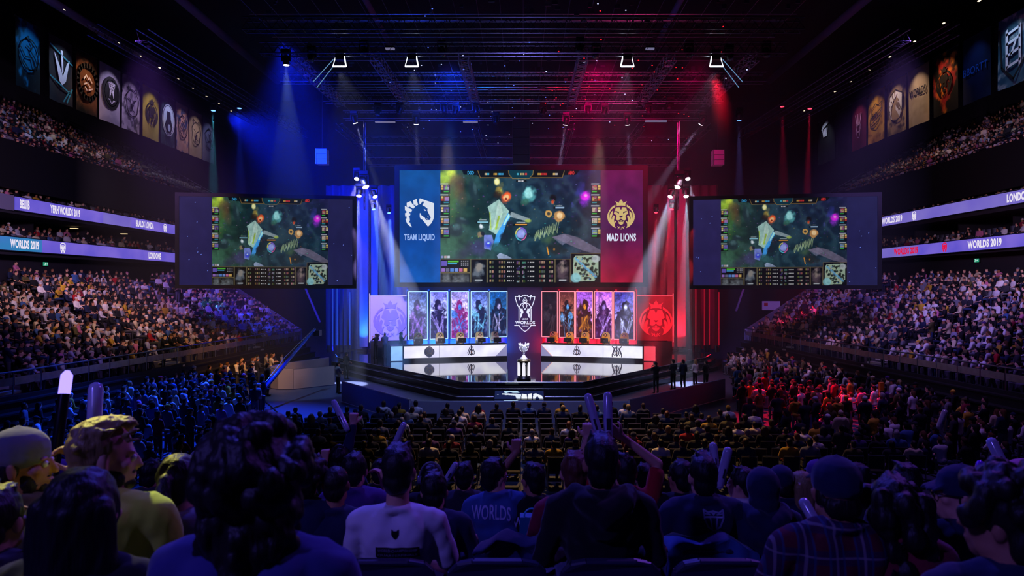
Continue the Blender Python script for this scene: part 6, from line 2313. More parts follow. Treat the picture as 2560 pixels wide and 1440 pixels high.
def make_seat():
    o = thing('arena_seat', '', 'seat', (0, 0, 0))
    prof = [(-.225, .5), (-.225, .74), (-.21, .80), (-.175, .838), (-.11, .855), (.11, .855), (.175, .838), (.21, .80), (.225, .74), (.225, .5)]
    b = MB()
    n = len(prof)
    def shell(y0, y1, sc, curve):
        vs = []
        for y in (y0, y1):
            for x, z in prof:
                vs.append((x * sc, y - curve * (1 - (x / .215) ** 2) - .12 * (z - .5), .5 + (z - .5) * sc))
        fs = [tuple(range(n - 1, -1, -1)), tuple(range(n, 2 * n))] + [(i, (i + 1) % n, n + (i + 1) % n, n + i) for i in range(n)]
        return MB().add(vs, fs)
    shell(-.245, -.215, 1.0, .03).build('back_shell', M_SEAT, o)
    shell(-.205, -.155, .955, .03).build('back_cushion', M_CUSH, o)
    r = MB()
    for yy, sc in ((-.232, 1.0), (-.175, .955)):
        r.path([(x * sc, yy - .03 * (1 - (x / .215) ** 2) - .12 * (z - .5), .5 + (z - .5) * sc) for x, z in prof], .013, 8)
    r.build('edge_roll', M_SEAT, o)
    MB().box((0, .02, .43), (.42, .40, .09)).build('seat_pan', M_CUSH, o)
    for s in (-1, 1):
        MB().box((s * .255, -.02, .64), (.045, .32, .03)).box((s * .255, -.10, .32), (.035, .06, .64)).build('armrest', M_SEAT, o)
    return o


seat0 = make_seat()
first = True
SEATX = {2: (-.62, .505), 3: (-.05, .555), 4: (.0, .55), 5: (.1, .55)}
rown = {2: 'row of the white T-shirt', 3: 'row of the maroon T-shirt', 4: 'row of the bright red T-shirt', 5: 'row behind the bright red T-shirt'}
for r, (x0, pt) in SEATX.items():
    d, z0 = ROWS[r]
    ks = [k for k in range(-8, 9) if abs(x0 + pt * k) < d * .86 and x0 + pt * k > -d * .80]
    for j, k in enumerate(ks):
        o = seat0 if first else copy_tree(seat0)
        first = False
        o.location = (x0 + pt * k, d + .02, z0)
        tag(o, f'dark folding seat, {ordinal(j + 1)} from the left in the {rown[r]}', 'seat', 'dark seats of the end stand')

# clothes and bags lying over seats
def draped(x, d, z0, w, h, m, label, seed):
    """A jacket hung over a seat back, sagging in folds on both sides."""
    vs, fs = [], []
    nx, ny = 16, 18
    rs = np.random.RandomState(seed)
    ph = rs.rand(4) * 6
    for j in range(ny + 1):
        t = j / ny
        for i in range(nx + 1):
            u = i / nx - .5
            if t < .62:
                y, z = -.31 - .03 * math.sin(t * 9 + ph[0]) - .10 * (z0 * 0 + (.62 - t)) * .5, .905 - (.62 - t) * h / .62
            else:
                y, z = -.31 + (t - .62) * .55, .905 + .012 * math.sin((t - .62) * 8)
            fold = .022 * math.sin(u * 16 + t * 5 + ph[1]) + .018 * math.sin(u * 9 - t * 7 + ph[2])
            wd = w * (1 + .12 * (.62 - t))
            vs.append((x + u * wd + .02 * math.sin(t * 6 + ph[3]), d + y - abs(fold), z0 + z - .10 * abs(u) ** 2 * 2 + .02 * math.sin(u * 11 + ph[2])))
    for j in range(ny):
        for i in range(nx):
            a = j * (nx + 1) + i
            fs.append((a, a + 1, a + nx + 2, a + nx + 1))
    o = MB().add(vs, fs).build('draped_jacket', m, None, True, (x, d - .31, z0 + .9))
    so = o.modifiers.new('t', 'SOLIDIFY')
    so.thickness = .012
    return tag(o, label, 'jacket')


d2, z2 = ROWS[3]
draped(1.06, d2 + .02, z2, .52, .34, CLOTH('denim blue'), 'dark blue jacket draped over the seat below the shield emblem', 4)
draped(-.05, d2 + .02, z2, .44, .10, CLOTH('navy'), 'dark jacket lying over the seat top right of the white T-shirt', 9)
p = P(1330, 1335, 4.35)
o = thing('tote_bag', 'small teal bag with bright edge between grey-blue and maroon T-shirts', 'bag', tuple(p))
MB().box(p + Vector((0, 0, 0)), (.17, .10, .24), None, 0, .9).build('bag_body', mat('teal bag', '1c6a8a', rough=.4, spec=.6, var=.2), o)
t = MB()
t.path([p + Vector((.05 * math.cos(a), -.02, .12 + .05 * math.sin(a))) for a in np.linspace(0, math.pi, 9)], .006, 5)
t.build('handle', mat('teal bag edge', '4ac0d8', rough=.4), o)

# ---------------------------------------------------------------- inflatable sticks
M_STK = mat('inflatable stick film', 'a8a8c0', rough=.18, spec=.8, var=.25, vscale=4, coat=.4)


def stick(x0, y0, x1, y1, d0, d1, r, label, m=None, mark=True, glow=None):
    a, b = P(x0, y0, d0), P(x1, y1, d1)
    o = thing('inflatable_stick', label, 'cheering stick', tuple((a + b) / 2))
    L = (b - a).length
    prof = [(r * .3, 0), (r * .8, r * .3), (r, r), (r, L - r), (r * .8, L - r * .3), (r * .3, L)]
    q = (b - a).to_track_quat('Z', 'Y').to_matrix()
    t = MB().lathe(prof, n=16)
    t.v = [tuple(a + q @ Vector(v)) for v in t.v]
    t.build('tube', m or M_STK, o, True)
    if mark:
        k = MB()
        c = a + (b - a) * .4
        k.box(c + q @ Vector((0, 0, 0)) + Vector((0, -r * 1.01, 0)), (r * .9, .006, L * .22), q)
        k.build('printed_mark', M_PRD, o)
    if glow:
        g = MB().lathe([(r * .4, L * .80), (r * 1.05, L * .82), (r * 1.05, L * .98), (r * .4, L * 1.02)], n=12)
        g.v = [tuple(a + q @ Vector(v)) for v in g.v]
        g.build('glowing_tip', emat('violet tip light', glow, 2.5), o, True)
    return o


stick(126, 1235, 168, 932, 3.35, 3.5, .026, 'black stick with glowing violet tip held up at the left of the frame', mat('stick black', '0a0a12', rough=.3), False, '8a78ff')
stick(228, 1232, 240, 956, 3.55, 3.7, .037, 'thick white inflatable stick behind the blond-topped hair')
stick(648, 1172, 692, 1043, 5.9, 6.0, .037, 'white stick just behind the huge dark curls')
stick(870, 1078, 832, 1000, 6.75, 6.9, .030, 'white stick held up in the raised hand of the navy sweater')
stick(978, 1128, 1012, 1056, 6.2, 6.2, .028, 'slim white stick above the head of the white T-shirt', mark=False)
stick(1112, 1206, 1142, 1156, 4.9, 4.9, .022, 'short white stick behind the shiny black hair')
stick(1504, 1110, 1468, 984, 4.75, 4.85, .030, 'violet-lit stick, left of the two over the swept-up hair')
stick(1521, 1112, 1519, 980, 4.8, 4.9, .032, 'violet-lit stick, right of the two over the swept-up hair')
stick(1790, 1180, 1782, 1106, 5.4, 5.4, .032, 'violet-lit stick, shorter of the two beside the navy polo shirt')
stick(1796, 1222, 1822, 1118, 4.9, 4.9, .032, 'violet-lit stick, longer of the two beside the navy polo shirt')
stick(2056, 1336, 2004, 1246, 3.1, 3.2, .026, 'short pale stick beside the collar of the plaid shirt')
stick(2346, 1074, 2364, 1024, 21, 21, .09, 'pale stick among the dark crowd at the right')
stick(2518, 1184, 2474, 1094, 4.4, 4.5, .034, 'pale stick leaning at the right edge of the frame')
stick(2432, 1236, 2452, 1152, 5.4, 5.5, .030, 'glowing purple stick tip near the pink cap', mat('purple film', '7a2ac8', rough=.2, spec=.8), False)
# ================================================================ people on the floor, on the stage, in the stands
PROTO = {}


def proto(key, seed, voxel, decim, **kw):
    rs = random.Random(seed)
    parts = seated_parts(rs, **kw)
    PROTO[key] = (person_objects(parts, {'*': voxel, 'body': voxel * .8}, None, {'*': decim}), parts)


MED = .022
proto('s_short', 1, MED, .30, hair='short')
proto('s_short2', 2, MED, .30, hair='short', hyaw=.35, sleeves='long', lean=.12)
proto('s_fade', 3, MED, .30, hair='fade', hyaw=-.3, wide=1.06)
proto('s_long', 4, MED, .30, hair='long', sleeves='long', wide=.92)
proto('s_cap', 5, MED, .30, cap='front', lean=.08)
proto('s_hood', 6, MED, .30, hair='short', hood=True, sleeves='long', hyaw=.2)
proto('s_buzz', 7, MED, .30, hair='buzz', lean=-.05, hpitch=.2)
proto('t_short', 11, MED, .30, hair='short', standing=True)
proto('t_long', 12, MED, .30, hair='long', standing=True, sleeves='long', wide=.92)
proto('t_cap', 13, MED, .30, cap='front', standing=True, hyaw=.3)
proto('t_hood', 14, MED, .30, hair='short', hood=True, standing=True, sleeves='long')
proto('t_arms', 15, MED, .30, hair='fade', standing=True, arms={'L': ((-.20, .14, 1.10), (.10, .2, 1.16)), 'R': ((.20, .14, 1.08), (-.10, .22, 1.12))})
proto('t_cam', 16, MED, .30, hair='short', standing=True, cap='back', arms={'L': ((-.22, .20, 1.20), (-.06, .30, 1.42)), 'R': ((.24, .12, 1.18), (.10, .24, 1.44))})
proto('p_play', 17, MED, .30, hair='short', sleeves='long', lean=.15, arms={'L': ((-.27, .12, .78), (-.14, .40, .78)), 'R': ((.27, .12, .78), (.14, .40, .78))})
harvest()
for k, (obs, parts) in PROTO.items():
    for n, o in obs.items():
        for q in list(o.users_collection):
            q.objects.unlink(o)

USED_PROTO = set()


def place_person(key, loc, yaw, s, top, trousers, hairc, skin, label, group=None, capc=None, name='person'):
    obs, parts = PROTO[key]
    mats = {'body': SKINM(skin), 'top': CLOTH(top), 'trousers': CLOTH(trousers), 'shoes': CLOTH('black'), 'hair': HAIRM(hairc), 'cap': CLOTH(capc or 'black')}
    root = None
    for n in ('body', 'top', 'trousers', 'shoes', 'hair', 'cap'):
        if n not in obs or (n == 'shoes' and key[0] != 't'):
            continue
        o = obs[n].copy()
        COL.objects.link(o)
        if not o.data.materials:
            o.data.materials.append(mats[n])
        o.material_slots[0].link = 'OBJECT'
        o.material_slots[0].material = mats[n]
        if n == 'body':
            root = o
            o.name = name
        else:
            o.parent = root
            o.matrix_parent_inverse = Matrix.Identity(4)
    root.location = loc
    root.rotation_euler = (0, 0, yaw)
    root.scale = (s, s, s)
    return tag(root, label, 'person', group)


# folding chairs of the floor rows
def make_chair():
    o = thing('floor_chair', '', 'chair', (0, 0, 0))
    MB().box((0, .0, .45), (.43, .42, .05)).build('seat', M_CUSH, o)
    MB().box((0, -.22, .72), (.43, .035, .36), Euler((.12, 0, 0)).to_matrix()).build('backrest', M_CUSH, o)
    f = MB()
    for s in (-1, 1):
        f.path([(s * .215, .2, 0), (s * .215, .17, .45), (s * .215, -.2, .47), (s * .215, -.25, .92)], .013, 6)
        f.tube((s * .215, -.2, .47), (s * .215, -.28, 0), .013, n=6)
    f.tube((-.215, -.25, .92), (.215, -.25, .92), .014, n=6)
    f.build('frame', M_STEEL, o)
    return o


chair0 = make_chair()
chair_first = True
TOPW = ['black'] * 9 + ['charcoal'] * 6 + ['navy'] * 5 + ['grey'] * 4 + ['white'] * 4 + ['cream'] * 2 + ['red'] + ['maroon'] + ['olive'] * 2 + ['mustard'] + ['denim blue'] * 2 + ['purple']
TRS = ['black', 'black', 'navy', 'denim blue', 'charcoal', 'grey']
HRC = ['black'] * 5 + ['dark'] * 5 + ['brown'] * 3 + ['reddish', 'blond', 'grey']
SKN = ['light', 'light', 'tan', 'pale', 'brown']
HK = {'s_short': 'short', 's_short2': 'short', 's_fade': 'swept-up', 's_long': 'long', 's_cap': 'capped', 's_hood': 'short', 's_buzz': 'cropped', 't_short': 'short', 't_long': 'long', 't_cap': 'capped', 't_hood': 'short', 't_arms': 'swept-up'}
rowname = ['rearmost floor row', 'second-last floor row', 'third-last floor row', 'fourth-last floor row', 'fourth floor row', 'third floor row', 'second floor row', 'front floor row']
frow = []
R2 = random.Random(21)
for k in range(8):
    d = 19.2 + .93 * k
    xl, xr = (-9.0, 11.4) if k < 3 else (-8.6, 8.4)
    if k == 7:
        xl, xr = -5.6, 6.0
    n = int((xr - xl) / .6)
    ppl = []
    for j in range(n):
        x = xl + (j + .5) * (xr - xl) / n
        y = d + .012 * (abs(x) > 5) * (abs(x) - 5) ** 2 * (1 if k > 2 else .4)
        occ = .74
        if k in (4, 5) and -1.2 < x < 5.2:
            occ = .22
        if k == 6 and -1.5 < x < 4.6:
            occ = .35
        if k == 7:
            occ = .72
        if k == 0:
            occ = .62
        c = chair0 if chair_first else copy_tree(chair0)
        chair_first = False
        yaw = -x * .014
        c.location = (x, y, 0)
        c.rotation_euler = (0, 0, yaw)
        tag(c, f'dark padded chair, {ordinal(j + 1)} from the left in the {rowname[k]}', 'chair', 'chairs of the floor rows')
        if R2.random() < occ:
            ppl.append((x, y - .0, yaw))
    for j, (x, y, yaw) in enumerate(ppl):
        key = R2.choice(['s_short', 's_short', 's_short2', 's_fade', 's_long', 's_cap', 's_hood', 's_buzz'])
        top, hc = R2.choice(TOPW), R2.choice(HRC)
        hd = f'{HK[key]} {hc} hair' if key != 's_cap' else 'a cap'
        place_person(key, (x + R2.uniform(-.05, .05), y + .01, 0), yaw + R2.uniform(-.15, .15), R2.uniform(.95, 1.06), top, R2.choice(TRS), hc, R2.choice(SKN),
                     f'seated person in {top} top with {hd}, {ordinal(j + 1)} from left, {rowname[k]}', 'seated people of the floor rows', R2.choice(['black', 'navy', 'grey', 'mustard']))

# standing people named one by one: lines of both side crowds
for side, lines in (('blue', [(22.0, -15.2, -10.4, 5), (24.0, -16.4, -11.0, 6), (26.5, -16.9, -11.6, 7), (30.5, -16.5, -12.6, 6), (28.5, -16.7, -12.2, 7)]), ('red', [(27.6, 9.0, 16.2, 8), (29.6, 9.4, 16.6, 8), (32.0, 10.8, 16.4, 7), (35.2, 10.4, 16.0, 7), (25.3, 9.6, 16.9, 9), (38.4, 11.8, 15.8, 7)])):
    for li, (d, xa, xb, n) in enumerate(lines):
        for j in range(n):
            x = xa + (xb - xa) * (j + .5) / n + R2.uniform(-.2, .2)
            key = R2.choice(['t_short', 't_short', 't_long', 't_cap', 't_hood', 't_arms'])
            top, hc = R2.choice(TOPW), R2.choice(HRC)
            y = d + R2.uniform(-.35, .35)
            yaw = math.atan2(x * .75, 44 - y) + R2.uniform(-.3, .3)
            place_person(key, (x, y, 0), yaw, R2.uniform(.92, 1.03), top, R2.choice(TRS), hc, R2.choice(SKN),
                         f'standing person in {top} top, {ordinal(j + 1)} from left in {("nearest second third farthest fourth".split() if side == "blue" else "second third fourth fifth nearest farthest".split())[li]} line of {side}-lit floor crowd',
                         f'standing people of the {side}-lit floor crowd', R2.choice(['black', 'navy', 'red']))

# crew and players
place_person('t_cam', (P(940, 0, 45.9).x, 45.9, STZ), .9, .98, 'black', 'black', 'black', 'light', 'camera operator standing left of the pair before the violet lion panel')
place_person('t_arms', (P(962, 0, 46.1).x, 46.1, STZ), .5, 1.0, 'navy', 'black', 'dark', 'light', 'stage crew person right of the pair before the violet lion panel')
place_person('t_cam', (P(1003, 0, 45.6).x, 45.6, STZ), -1.2, 1.06, 'black', 'black', 'black', 'tan', 'camera operator standing behind the white-blue light box')
place_person('t_arms', (P(845, 0, 36.2).x, 36.2, 0), -.9, 1.0, 'grey', 'charcoal', 'dark', 'light', 'crew person in grey T-shirt at the blue corner of the stage steps')
place_person('t_short', (P(868, 0, 42).x, 41.8, 0), -.5, 1.0, 'charcoal', 'black', 'dark', 'light', 'crew person inside the white curved booth wall')
place_person('t_cam', (P(1640, 0, 36.3).x, 36.3, 0), .35, 1.0, 'black', 'black', 'black', 'light', 'camera operator in black at the red corner of the stage steps')
place_person('t_short', (P(1683, 0, 37.6).x, 37.6, 0), .5, 1.0, 'charcoal', 'black', 'dark', 'light', 'person in dark top beside the camera operator at the red corner')
place_person('t_hood', (P(1708, 0, 37.0).x, 37.0, 0), .5, 1.03, 'navy', 'black', 'black', 'tan', 'person in navy hooded top among the standing group at the red corner')
place_person('t_long', (P(1738, 0, 38.4).x, 38.4, 0), .6, .95, 'white', 'black', 'blond', 'pale', 'person in white top among the standing group at the red corner')
place_person('t_short', (P(1765, 0, 37.2).x, 37.2, 0), .6, 1.0, 'black', 'black', 'dark', 'light', 'person in black top, rightmost of the standing group at the red corner')
place_person('t_arms', (P(1940, 0, 33.6).x, 33.6, 0), .5, 1.04, 'lavender', 'black', 'dark', 'brown', 'person in pale blue shirt beside the white board with red mark')
place_person('t_hood', (P(1856, 0, 28.0).x, 28.0, 0), .5, 1.08, 'black', 'black', 'black', 'tan', 'tall person in long black coat at the edge of the red carpet')
place_person('t_short', (P(600, 0, 24.6).x, 24.6, 0), -.5, 1.02, 'black', 'black', 'black', 'light', 'person in black standing alone on the blue walkway')
place_person('t_cap', (P(668, 0, 35.4).x, 35.4, 0), -.8, 1.02, 'black', 'charcoal', 'dark', 'light', 'person in black cap at the near end of the white curved booth wall', capc='black')

# press cameras of the operators
for px, d, z, lab in ((944, 45.6, STZ, 'black shoulder camera of the operator before the violet lion panel'), (1001, 45.4, STZ, 'black shoulder camera of the operator behind the light box'), (1640, 36.6, 0, 'black shoulder camera of the operator at the red corner')):
    x = P(px, 0, d).x
    o = thing('video_camera', lab, 'camera', (x, d, z + 1.5))
    MB().box((x, d + .1, z + 1.52), (.13, .38, .18)).build('camera_body', M_LAMP, o)
    MB().tube((x, d + .29, z + 1.52), (x, d + .46, z + 1.52), .05, .065, 12).build('lens', M_LAMP, o)

M_MON = mat('monitor black', '0d0d12', rough=.35, spec=.5)
pos = {-1: [1048, 1103, 1155, 1205, 1245], 1: [1376, 1418, 1458, 1511, 1558]}
for sg in (-1, 1):
    o_, fr, L = DESKS[sg]
    nm = 'blue' if sg < 0 else 'red'
    a, b = fr(0, 0, 0), fr(L, 0, 0)
    ang = math.atan2(b[1] - a[1], b[0] - a[0])
    for i, px in enumerate(pos[sg]):
        # where the sight line through this place of the desk meets the desk front
        u = L * (px - (1010 if sg < 0 else 1353)) / ((1267 - 1010) if sg < 0 else (1606 - 1353))
        w = ['first', 'second', 'third', 'fourth', 'fifth'][i]
        q = Vector(fr(u, 0, -1.05))
        place_person('p_play', (q.x, q.y, STZ + .42), math.pi + ang, 1.0, 'cream' if sg < 0 else 'mustard', 'black', R2.choice(['black', 'dark', 'brown']), 'light', f'player in pale jacket at the {nm}-lit desk, {w} from the left')
        c = thing('gaming_chair', f'high-backed gold chair of the {nm}-lit desk, {w} from the left', 'chair', tuple(fr(u, .42, -1.22)), f'chairs of the {nm}-lit desk')
        m = MB()
        pts = [(u - .27, .45), (u - .30, .9), (u - .24, 1.28), (u - .12, 1.38), (u + .12, 1.38), (u + .24, 1.28), (u + .30, .9), (u + .27, .45)]
        m.flat([(x, y + .36) for x, y in pts], lambda x, y, ww: fr(x, y, ww - 1.32), .12)
        m.build('backrest', mat('gold chair cover', 'b09a58', rough=.45, var=.25, vscale=5), c)
        m = MB()
        pc = Vector(fr(u, .80, -1.05))
        m.box(pc, (.5, .5, .1)).tube((pc.x, pc.y, STZ + .05), (pc.x, pc.y, pc.z), .04, n=8).box((pc.x, pc.y, STZ + .04), (.55, .55, .06))
        m.build('seat_and_base', M_LAMP, c)
        mo = thing('monitor', f'black monitor seen from behind on the {nm}-lit desk, {w} from the left', 'monitor', tuple(fr(u, 1.01, -.3)), f'monitors on the {nm}-lit desk')
        m = MB()
        m.flat([(u - .27, 1.10), (u + .27, 1.10), (u + .25, 1.42), (u - .25, 1.42)], lambda x, y, ww: fr(x, y, ww - .32), .05)
        m.build('back_cover', M_MON, mo)
        mb = MB()
        mb.flat([(u - .02, 1.24), (u + .02, 1.24), (u, 1.28)], lambda x, y, ww: fr(x, y, ww - .268), .004)
        mb.build('back_mark', mat('monitor mark', 'c8c8d0'), mo)
        mb = MB()
        mb.bar(fr(u, 1.01, -.34), fr(u, 1.12, -.34), .05, .04)
        p0 = Vector(fr(u, 1.02, -.34))
        mb.box(p0, (.24, .18, .02))
        mb.build('stand', M_MON, mo)
        h = thing('headset', f'headset of the player at the {nm}-lit desk, {w} from the left', 'headset', (q.x, q.y, STZ + 1.6), f'headsets of the {nm} team')
        ob = PROTO['p_play'][1]['_head']
        hm = Matrix.Translation((q.x, q.y, STZ + .42)) @ Matrix.Rotation(math.pi + ang, 4, 'Z') @ ob
        g = MB()
        g.path([(.1 * math.cos(t), -.01, .02 + .14 * math.sin(t)) for t in np.linspace(0, math.pi, 10)], .013, 6)
        g.v = [tuple(hm @ Vector(v)) for v in g.v]
        g.build('headband', mat('headset pale', 'b8b0a0', rough=.4), h)
        g = MB()
        for sx in (-1, 1):
            g.tube((sx * .085, -.01, .0), (sx * .125, -.01, .0), .045, n=12)
        g.v = [tuple(hm @ Vector(v)) for v in g.v]
        g.build('ear_cup', M_LAMP, h)

# ---------------------------------------------------------------- the uncounted crowd of the stands
LOW = {}


def lowproto(key, seed, faces, **kw):
    rs = random.Random(seed)
    parts = seated_parts(rs, **kw)
    obs = {}
    for n in ('body', 'top', 'trousers', 'hair', 'cap', 'shoes'):
        if n in parts and parts[n]:
            o = organic(parts[n], .035, 3)
            d = o.modifiers.new('d', 'DECIMATE')
            d.ratio = faces
            obs[n] = o
    LOW[key] = obs


for sfx, fa in (('far', .075), ('mid', .16)):
    lowproto('a_' + sfx, 31, fa, hair='short')
    lowproto('b_' + sfx, 32, fa, hair='long', sleeves='long', lean=.1, hyaw=.3)
    lowproto('c_' + sfx, 33, fa, hair='fade', lean=.18, hyaw=-.3, arms={'L': ((-.24, .2, .78), (.08, .28, .80)), 'R': ((.24, .2, .76), (-.08, .30, .76))})
    lowproto('d_' + sfx, 34, fa, cap='front', lean=-.05, sleeves='long')
for i, kw in enumerate((dict(hair='short'), dict(hair='long', sleeves='long', hyaw=.3), dict(hair='fade', arms={'L': ((-.20, .14, 1.10), (.10, .2, 1.16)), 'R': ((.20, .14, 1.08), (-.10, .22, 1.12))}), dict(cap='front', hood=True, sleeves='long'))):
    lowproto('t%d' % i, 41 + i, .13, standing=True, **kw)
harvest()
LOWA = {}
for k, obs in LOW.items():
    V, F, PID = [], [], []
    nv = 0
    for n, o in obs.items():
        me = o.data
        me.calc_loop_triangles()
        v = np.zeros(len(me.vertices) * 3, np.float32)
        me.vertices.foreach_get('co', v)
        t = np.zeros(len(me.loop_triangles) * 3, np.int32)
        me.loop_triangles.foreach_get('vertices', t)
        v = v.reshape(-1, 3)
        pid = {'body': 0, 'top': 1, 'trousers': 2, 'hair': 3, 'cap': 4, 'shoes': 2}[n]
        V.append(v)
        F.append(t.reshape(-1, 3) + nv)
        PID.append(np.full(len(v), pid))
        nv += len(v)
        bpy.data.objects.remove(o)
        bpy.data.meshes.remove(me)
    LOWA[k] = (np.concatenate(V), np.concatenate(F), np.concatenate(PID))
print('low-poly faces', {k: len(v[1]) for k, v in LOWA.items()})

C3 = lambda h: np.array(hexlin(h))
TOPC = [C3(h) for h in ['121218'] * 14 + ['2a2a32'] * 9 + ['1a2240'] * 6 + ['6a6a74'] * 5 + ['d8d4d8'] * 7 + ['b8b4c0'] * 6 + ['c8b898'] * 4 + ['a81c28'] + ['7a1a30', '55502e', 'b08a28', 'c8a030', '3a5a90', '4a2c70', 'c06a90', '8a8aa0']]
TRC = [C3(h) for h in ('121218', '1a2240', '2a3a60', '3a3a42', '5a5a64')]
HRCC = [C3(h) for h in ('0e0c10', '1a1412', '1a1412', '3a261a', '5a3a20')]
SKC = [C3(h) for h in ('c8957a', 'c8957a', 'a87458', 'd8aa92', '8a5a40')]


def build_crowd(name, items, label):
    """items: (proto key, x, y, z, yaw, scale)."""
    Vs, Fs, Cs = [], [], []
    nv = 0
    for key, x, y, z, yaw, s in items:
        v, f, pid = LOWA[key]
        c, n = math.cos(yaw) * s, math.sin(yaw) * s
        w = np.empty_like(v)
        w[:, 0] = v[:, 0] * c - v[:, 1] * n + x
        w[:, 1] = v[:, 0] * n + v[:, 1] * c + y
        w[:, 2] = v[:, 2] * s + z
        tab = np.stack([SKC[NR.randint(len(SKC))], TOPC[NR.randint(len(TOPC))], TRC[NR.randint(len(TRC))], HRCC[NR.randint(len(HRCC))], TOPC[NR.randint(len(TOPC))]])
        Vs.append(w)
        Fs.append(f + nv)
        Cs.append(tab[pid])
        nv += len(v)
    me = np_mesh(name, np.concatenate(Vs), np.concatenate(Fs))
    set_point_colors(me, np.concatenate(Cs))
    me.polygons.foreach_set('use_smooth', np.ones(len(me.polygons), bool))
    me.materials.append(attr_mat('crowd clothes', False, rough=.85))
    o = mesh_obj(name, me)
    return tag(o, label, 'crowd', None, 'stuff')


def in_frame(x, y, z, m=1.14):
    if y < 3:
        return False
    u, v = x / y * FPX + CX, CY - (z - CAMZ) / y * FPX
    return -1280 * (m - 1) * 2 < u < 2560 + 1280 * (m - 1) * 2 and -60 < v < 1500


items = []
empty = []
for kind, occ in (('lower', .93), ('suite', .62), ('upper', .9)):
    for x, y, z, yaw, sg, row in SEATS[kind]:
        if not in_frame(x, y, z + .8):
            continue
        o = occ
        if kind == 'upper':
            f = 67 if sg < 0 else 72
            o *= min(1, max(0, (f - y) / 6 + .1))
            if sg > 0 and 63 < y < 69 and row > 7:
                o *= .35
        if kind == 'suite' and row == 2:
            o *= .5
        if R2.random() < o:
            sfx = 'mid' if y < 34 else 'far'
            items.append((R2.choice('aabcd') + '_' + sfx, x + R2.uniform(-.06, .06), y + R2.uniform(-.06, .06), z - .02, yaw + R2.uniform(-.35, .35), R2.uniform(.93, 1.05)))
            if R2.random() < .03:
                q = items.pop()
                items.append(('t%d' % R2.randrange(4), *q[1:]))
        elif kind == 'upper' or R2.random() < .6:
            empty.append((x, y, z, yaw))
# standing floor crowd around the named lines
taken = [(o.location.x, o.location.y) for o in bpy.data.objects if o.name.startswith('person') and o.parent is None]


def free(x, y, r=.5):
    return all((x - a) ** 2 + (y - b) ** 2 > r * r for a, b in taken)


nfl = 0
for poly, n, dmin in (([(-17.7, 20), (-9.8, 20), (-11.8, 32), (-16.7, 33)], 225, .62), ([(-16.7, 33), (-13.2, 33.5), (-14.8, 37), (-15, 43), (-15.9, 43), (-16.2, 40)], 60, .75),
                       ([(8.8, 26.5), (17.5, 21), (16.4, 36), (11.5, 36.5)], 330, .60), ([(11.5, 36.5), (16.3, 36), (15.8, 47), (14.2, 47)], 110, .66), ([(9.2, 19.5), (18.0, 19.0), (17.3, 24), (9.4, 26)], 190, .62), ([(-18.0, 18.8), (-9.2, 18.8), (-9.6, 21), (-17.6, 21)], 60, .7)):
    xs, ys = [p[0] for p in poly], [p[1] for p in poly]
    tries = 0
    k = 0
    while k < n and tries < n * 30:
        tries += 1
        x, y = R2.uniform(min(xs), max(xs)), R2.uniform(min(ys), max(ys))
        ins = False
        for (x0, y0), (x1, y1) in zip(poly, poly[1:] + poly[:1]):
            if (y0 > y) != (y1 > y) and x < (x1 - x0) * (y - y0) / (y1 - y0) + x0:
                ins = not ins
        if not ins or not free(x, y, dmin):
            continue
        taken.append((x, y))
        yaw = math.atan2(x * .75, 44 - y) + R2.uniform(-.5, .5)
        sit = (y < 24 and R2.random() < .75) or (x > 0 and R2.random() < .4)
        items.append((R2.choice('abcd') + '_mid' if sit else 't%d' % R2.randrange(4), x, y, 0.0, yaw, R2.uniform(.9, 1.04)))
        k += 1
    nfl += k
print('crowd', len(items), 'floor', nfl, 'empty seats', len(empty), 'named persons', len([o for o in bpy.data.objects if o.get('category') == 'person']))
build_crowd('crowd', items, 'seated and standing crowd filling the side stands and the floor around the stage')

# free seats of the stands
V, F = [], []
qs = [((0, .0, .42), (.42, .4, .07)), ((0, -.2, .68), (.42, .06, .45))]
bx = MB()
for c, s in qs:
    bx.box(c, s)
bv, bf = np.array(bx.v), np.array(bx.f)
Vs, Fs, nv = [], [], 0
for x, y, z, yaw in empty:
    c, n = math.cos(yaw), math.sin(yaw)
    w = np.stack([bv[:, 0] * c - bv[:, 1] * n + x, bv[:, 0] * n + bv[:, 1] * c + y, bv[:, 2] + z], 1)
    Vs.append(w)
    Fs.append(bf + nv)
    nv += len(bv)
me = np_mesh('stand_seats', np.concatenate(Vs), np.concatenate(Fs))
me.materials.append(mat('stand seat grey', '5a5a6a', rough=.5, var=.15))
tag(mesh_obj('stand_seats', me), 'grey empty seats between the people in the side stands', 'seats', None, 'stuff')
# ================================================================ light, haze, camera
w = bpy.data.worlds.new('hall dark')
scene.world = w
w.use_nodes = True
w.node_tree.nodes['Background'].inputs[0].default_value = (*hexlin('1a1c50'), 1)
w.node_tree.nodes['Background'].inputs[1].default_value = 0.10

# haze that hangs over the stage
hz = bpy.data.materials.new('stage haze')
hz.use_nodes = True
nt = hz.node_tree
nt.nodes.remove(nt.nodes['Principled BSDF'])
vs = nt.nodes.new('ShaderNodeVolumeScatter')
vs.inputs['Color'].default_value = (1, 1, 1, 1)
vs.inputs['Density'].default_value = 0.007
vs.inputs['Anisotropy'].default_value = 0.2
nt.links.new(vs.outputs[0], nt.nodes['Material Output'].inputs['Volume'])
o = MB().box((-1, 46.5, 12.6), (44, 23, 24.8)).build('haze', hz)
tag(o, 'thin smoke haze hanging over the stage and the side screens', 'haze', None, 'stuff')

K = 1.0


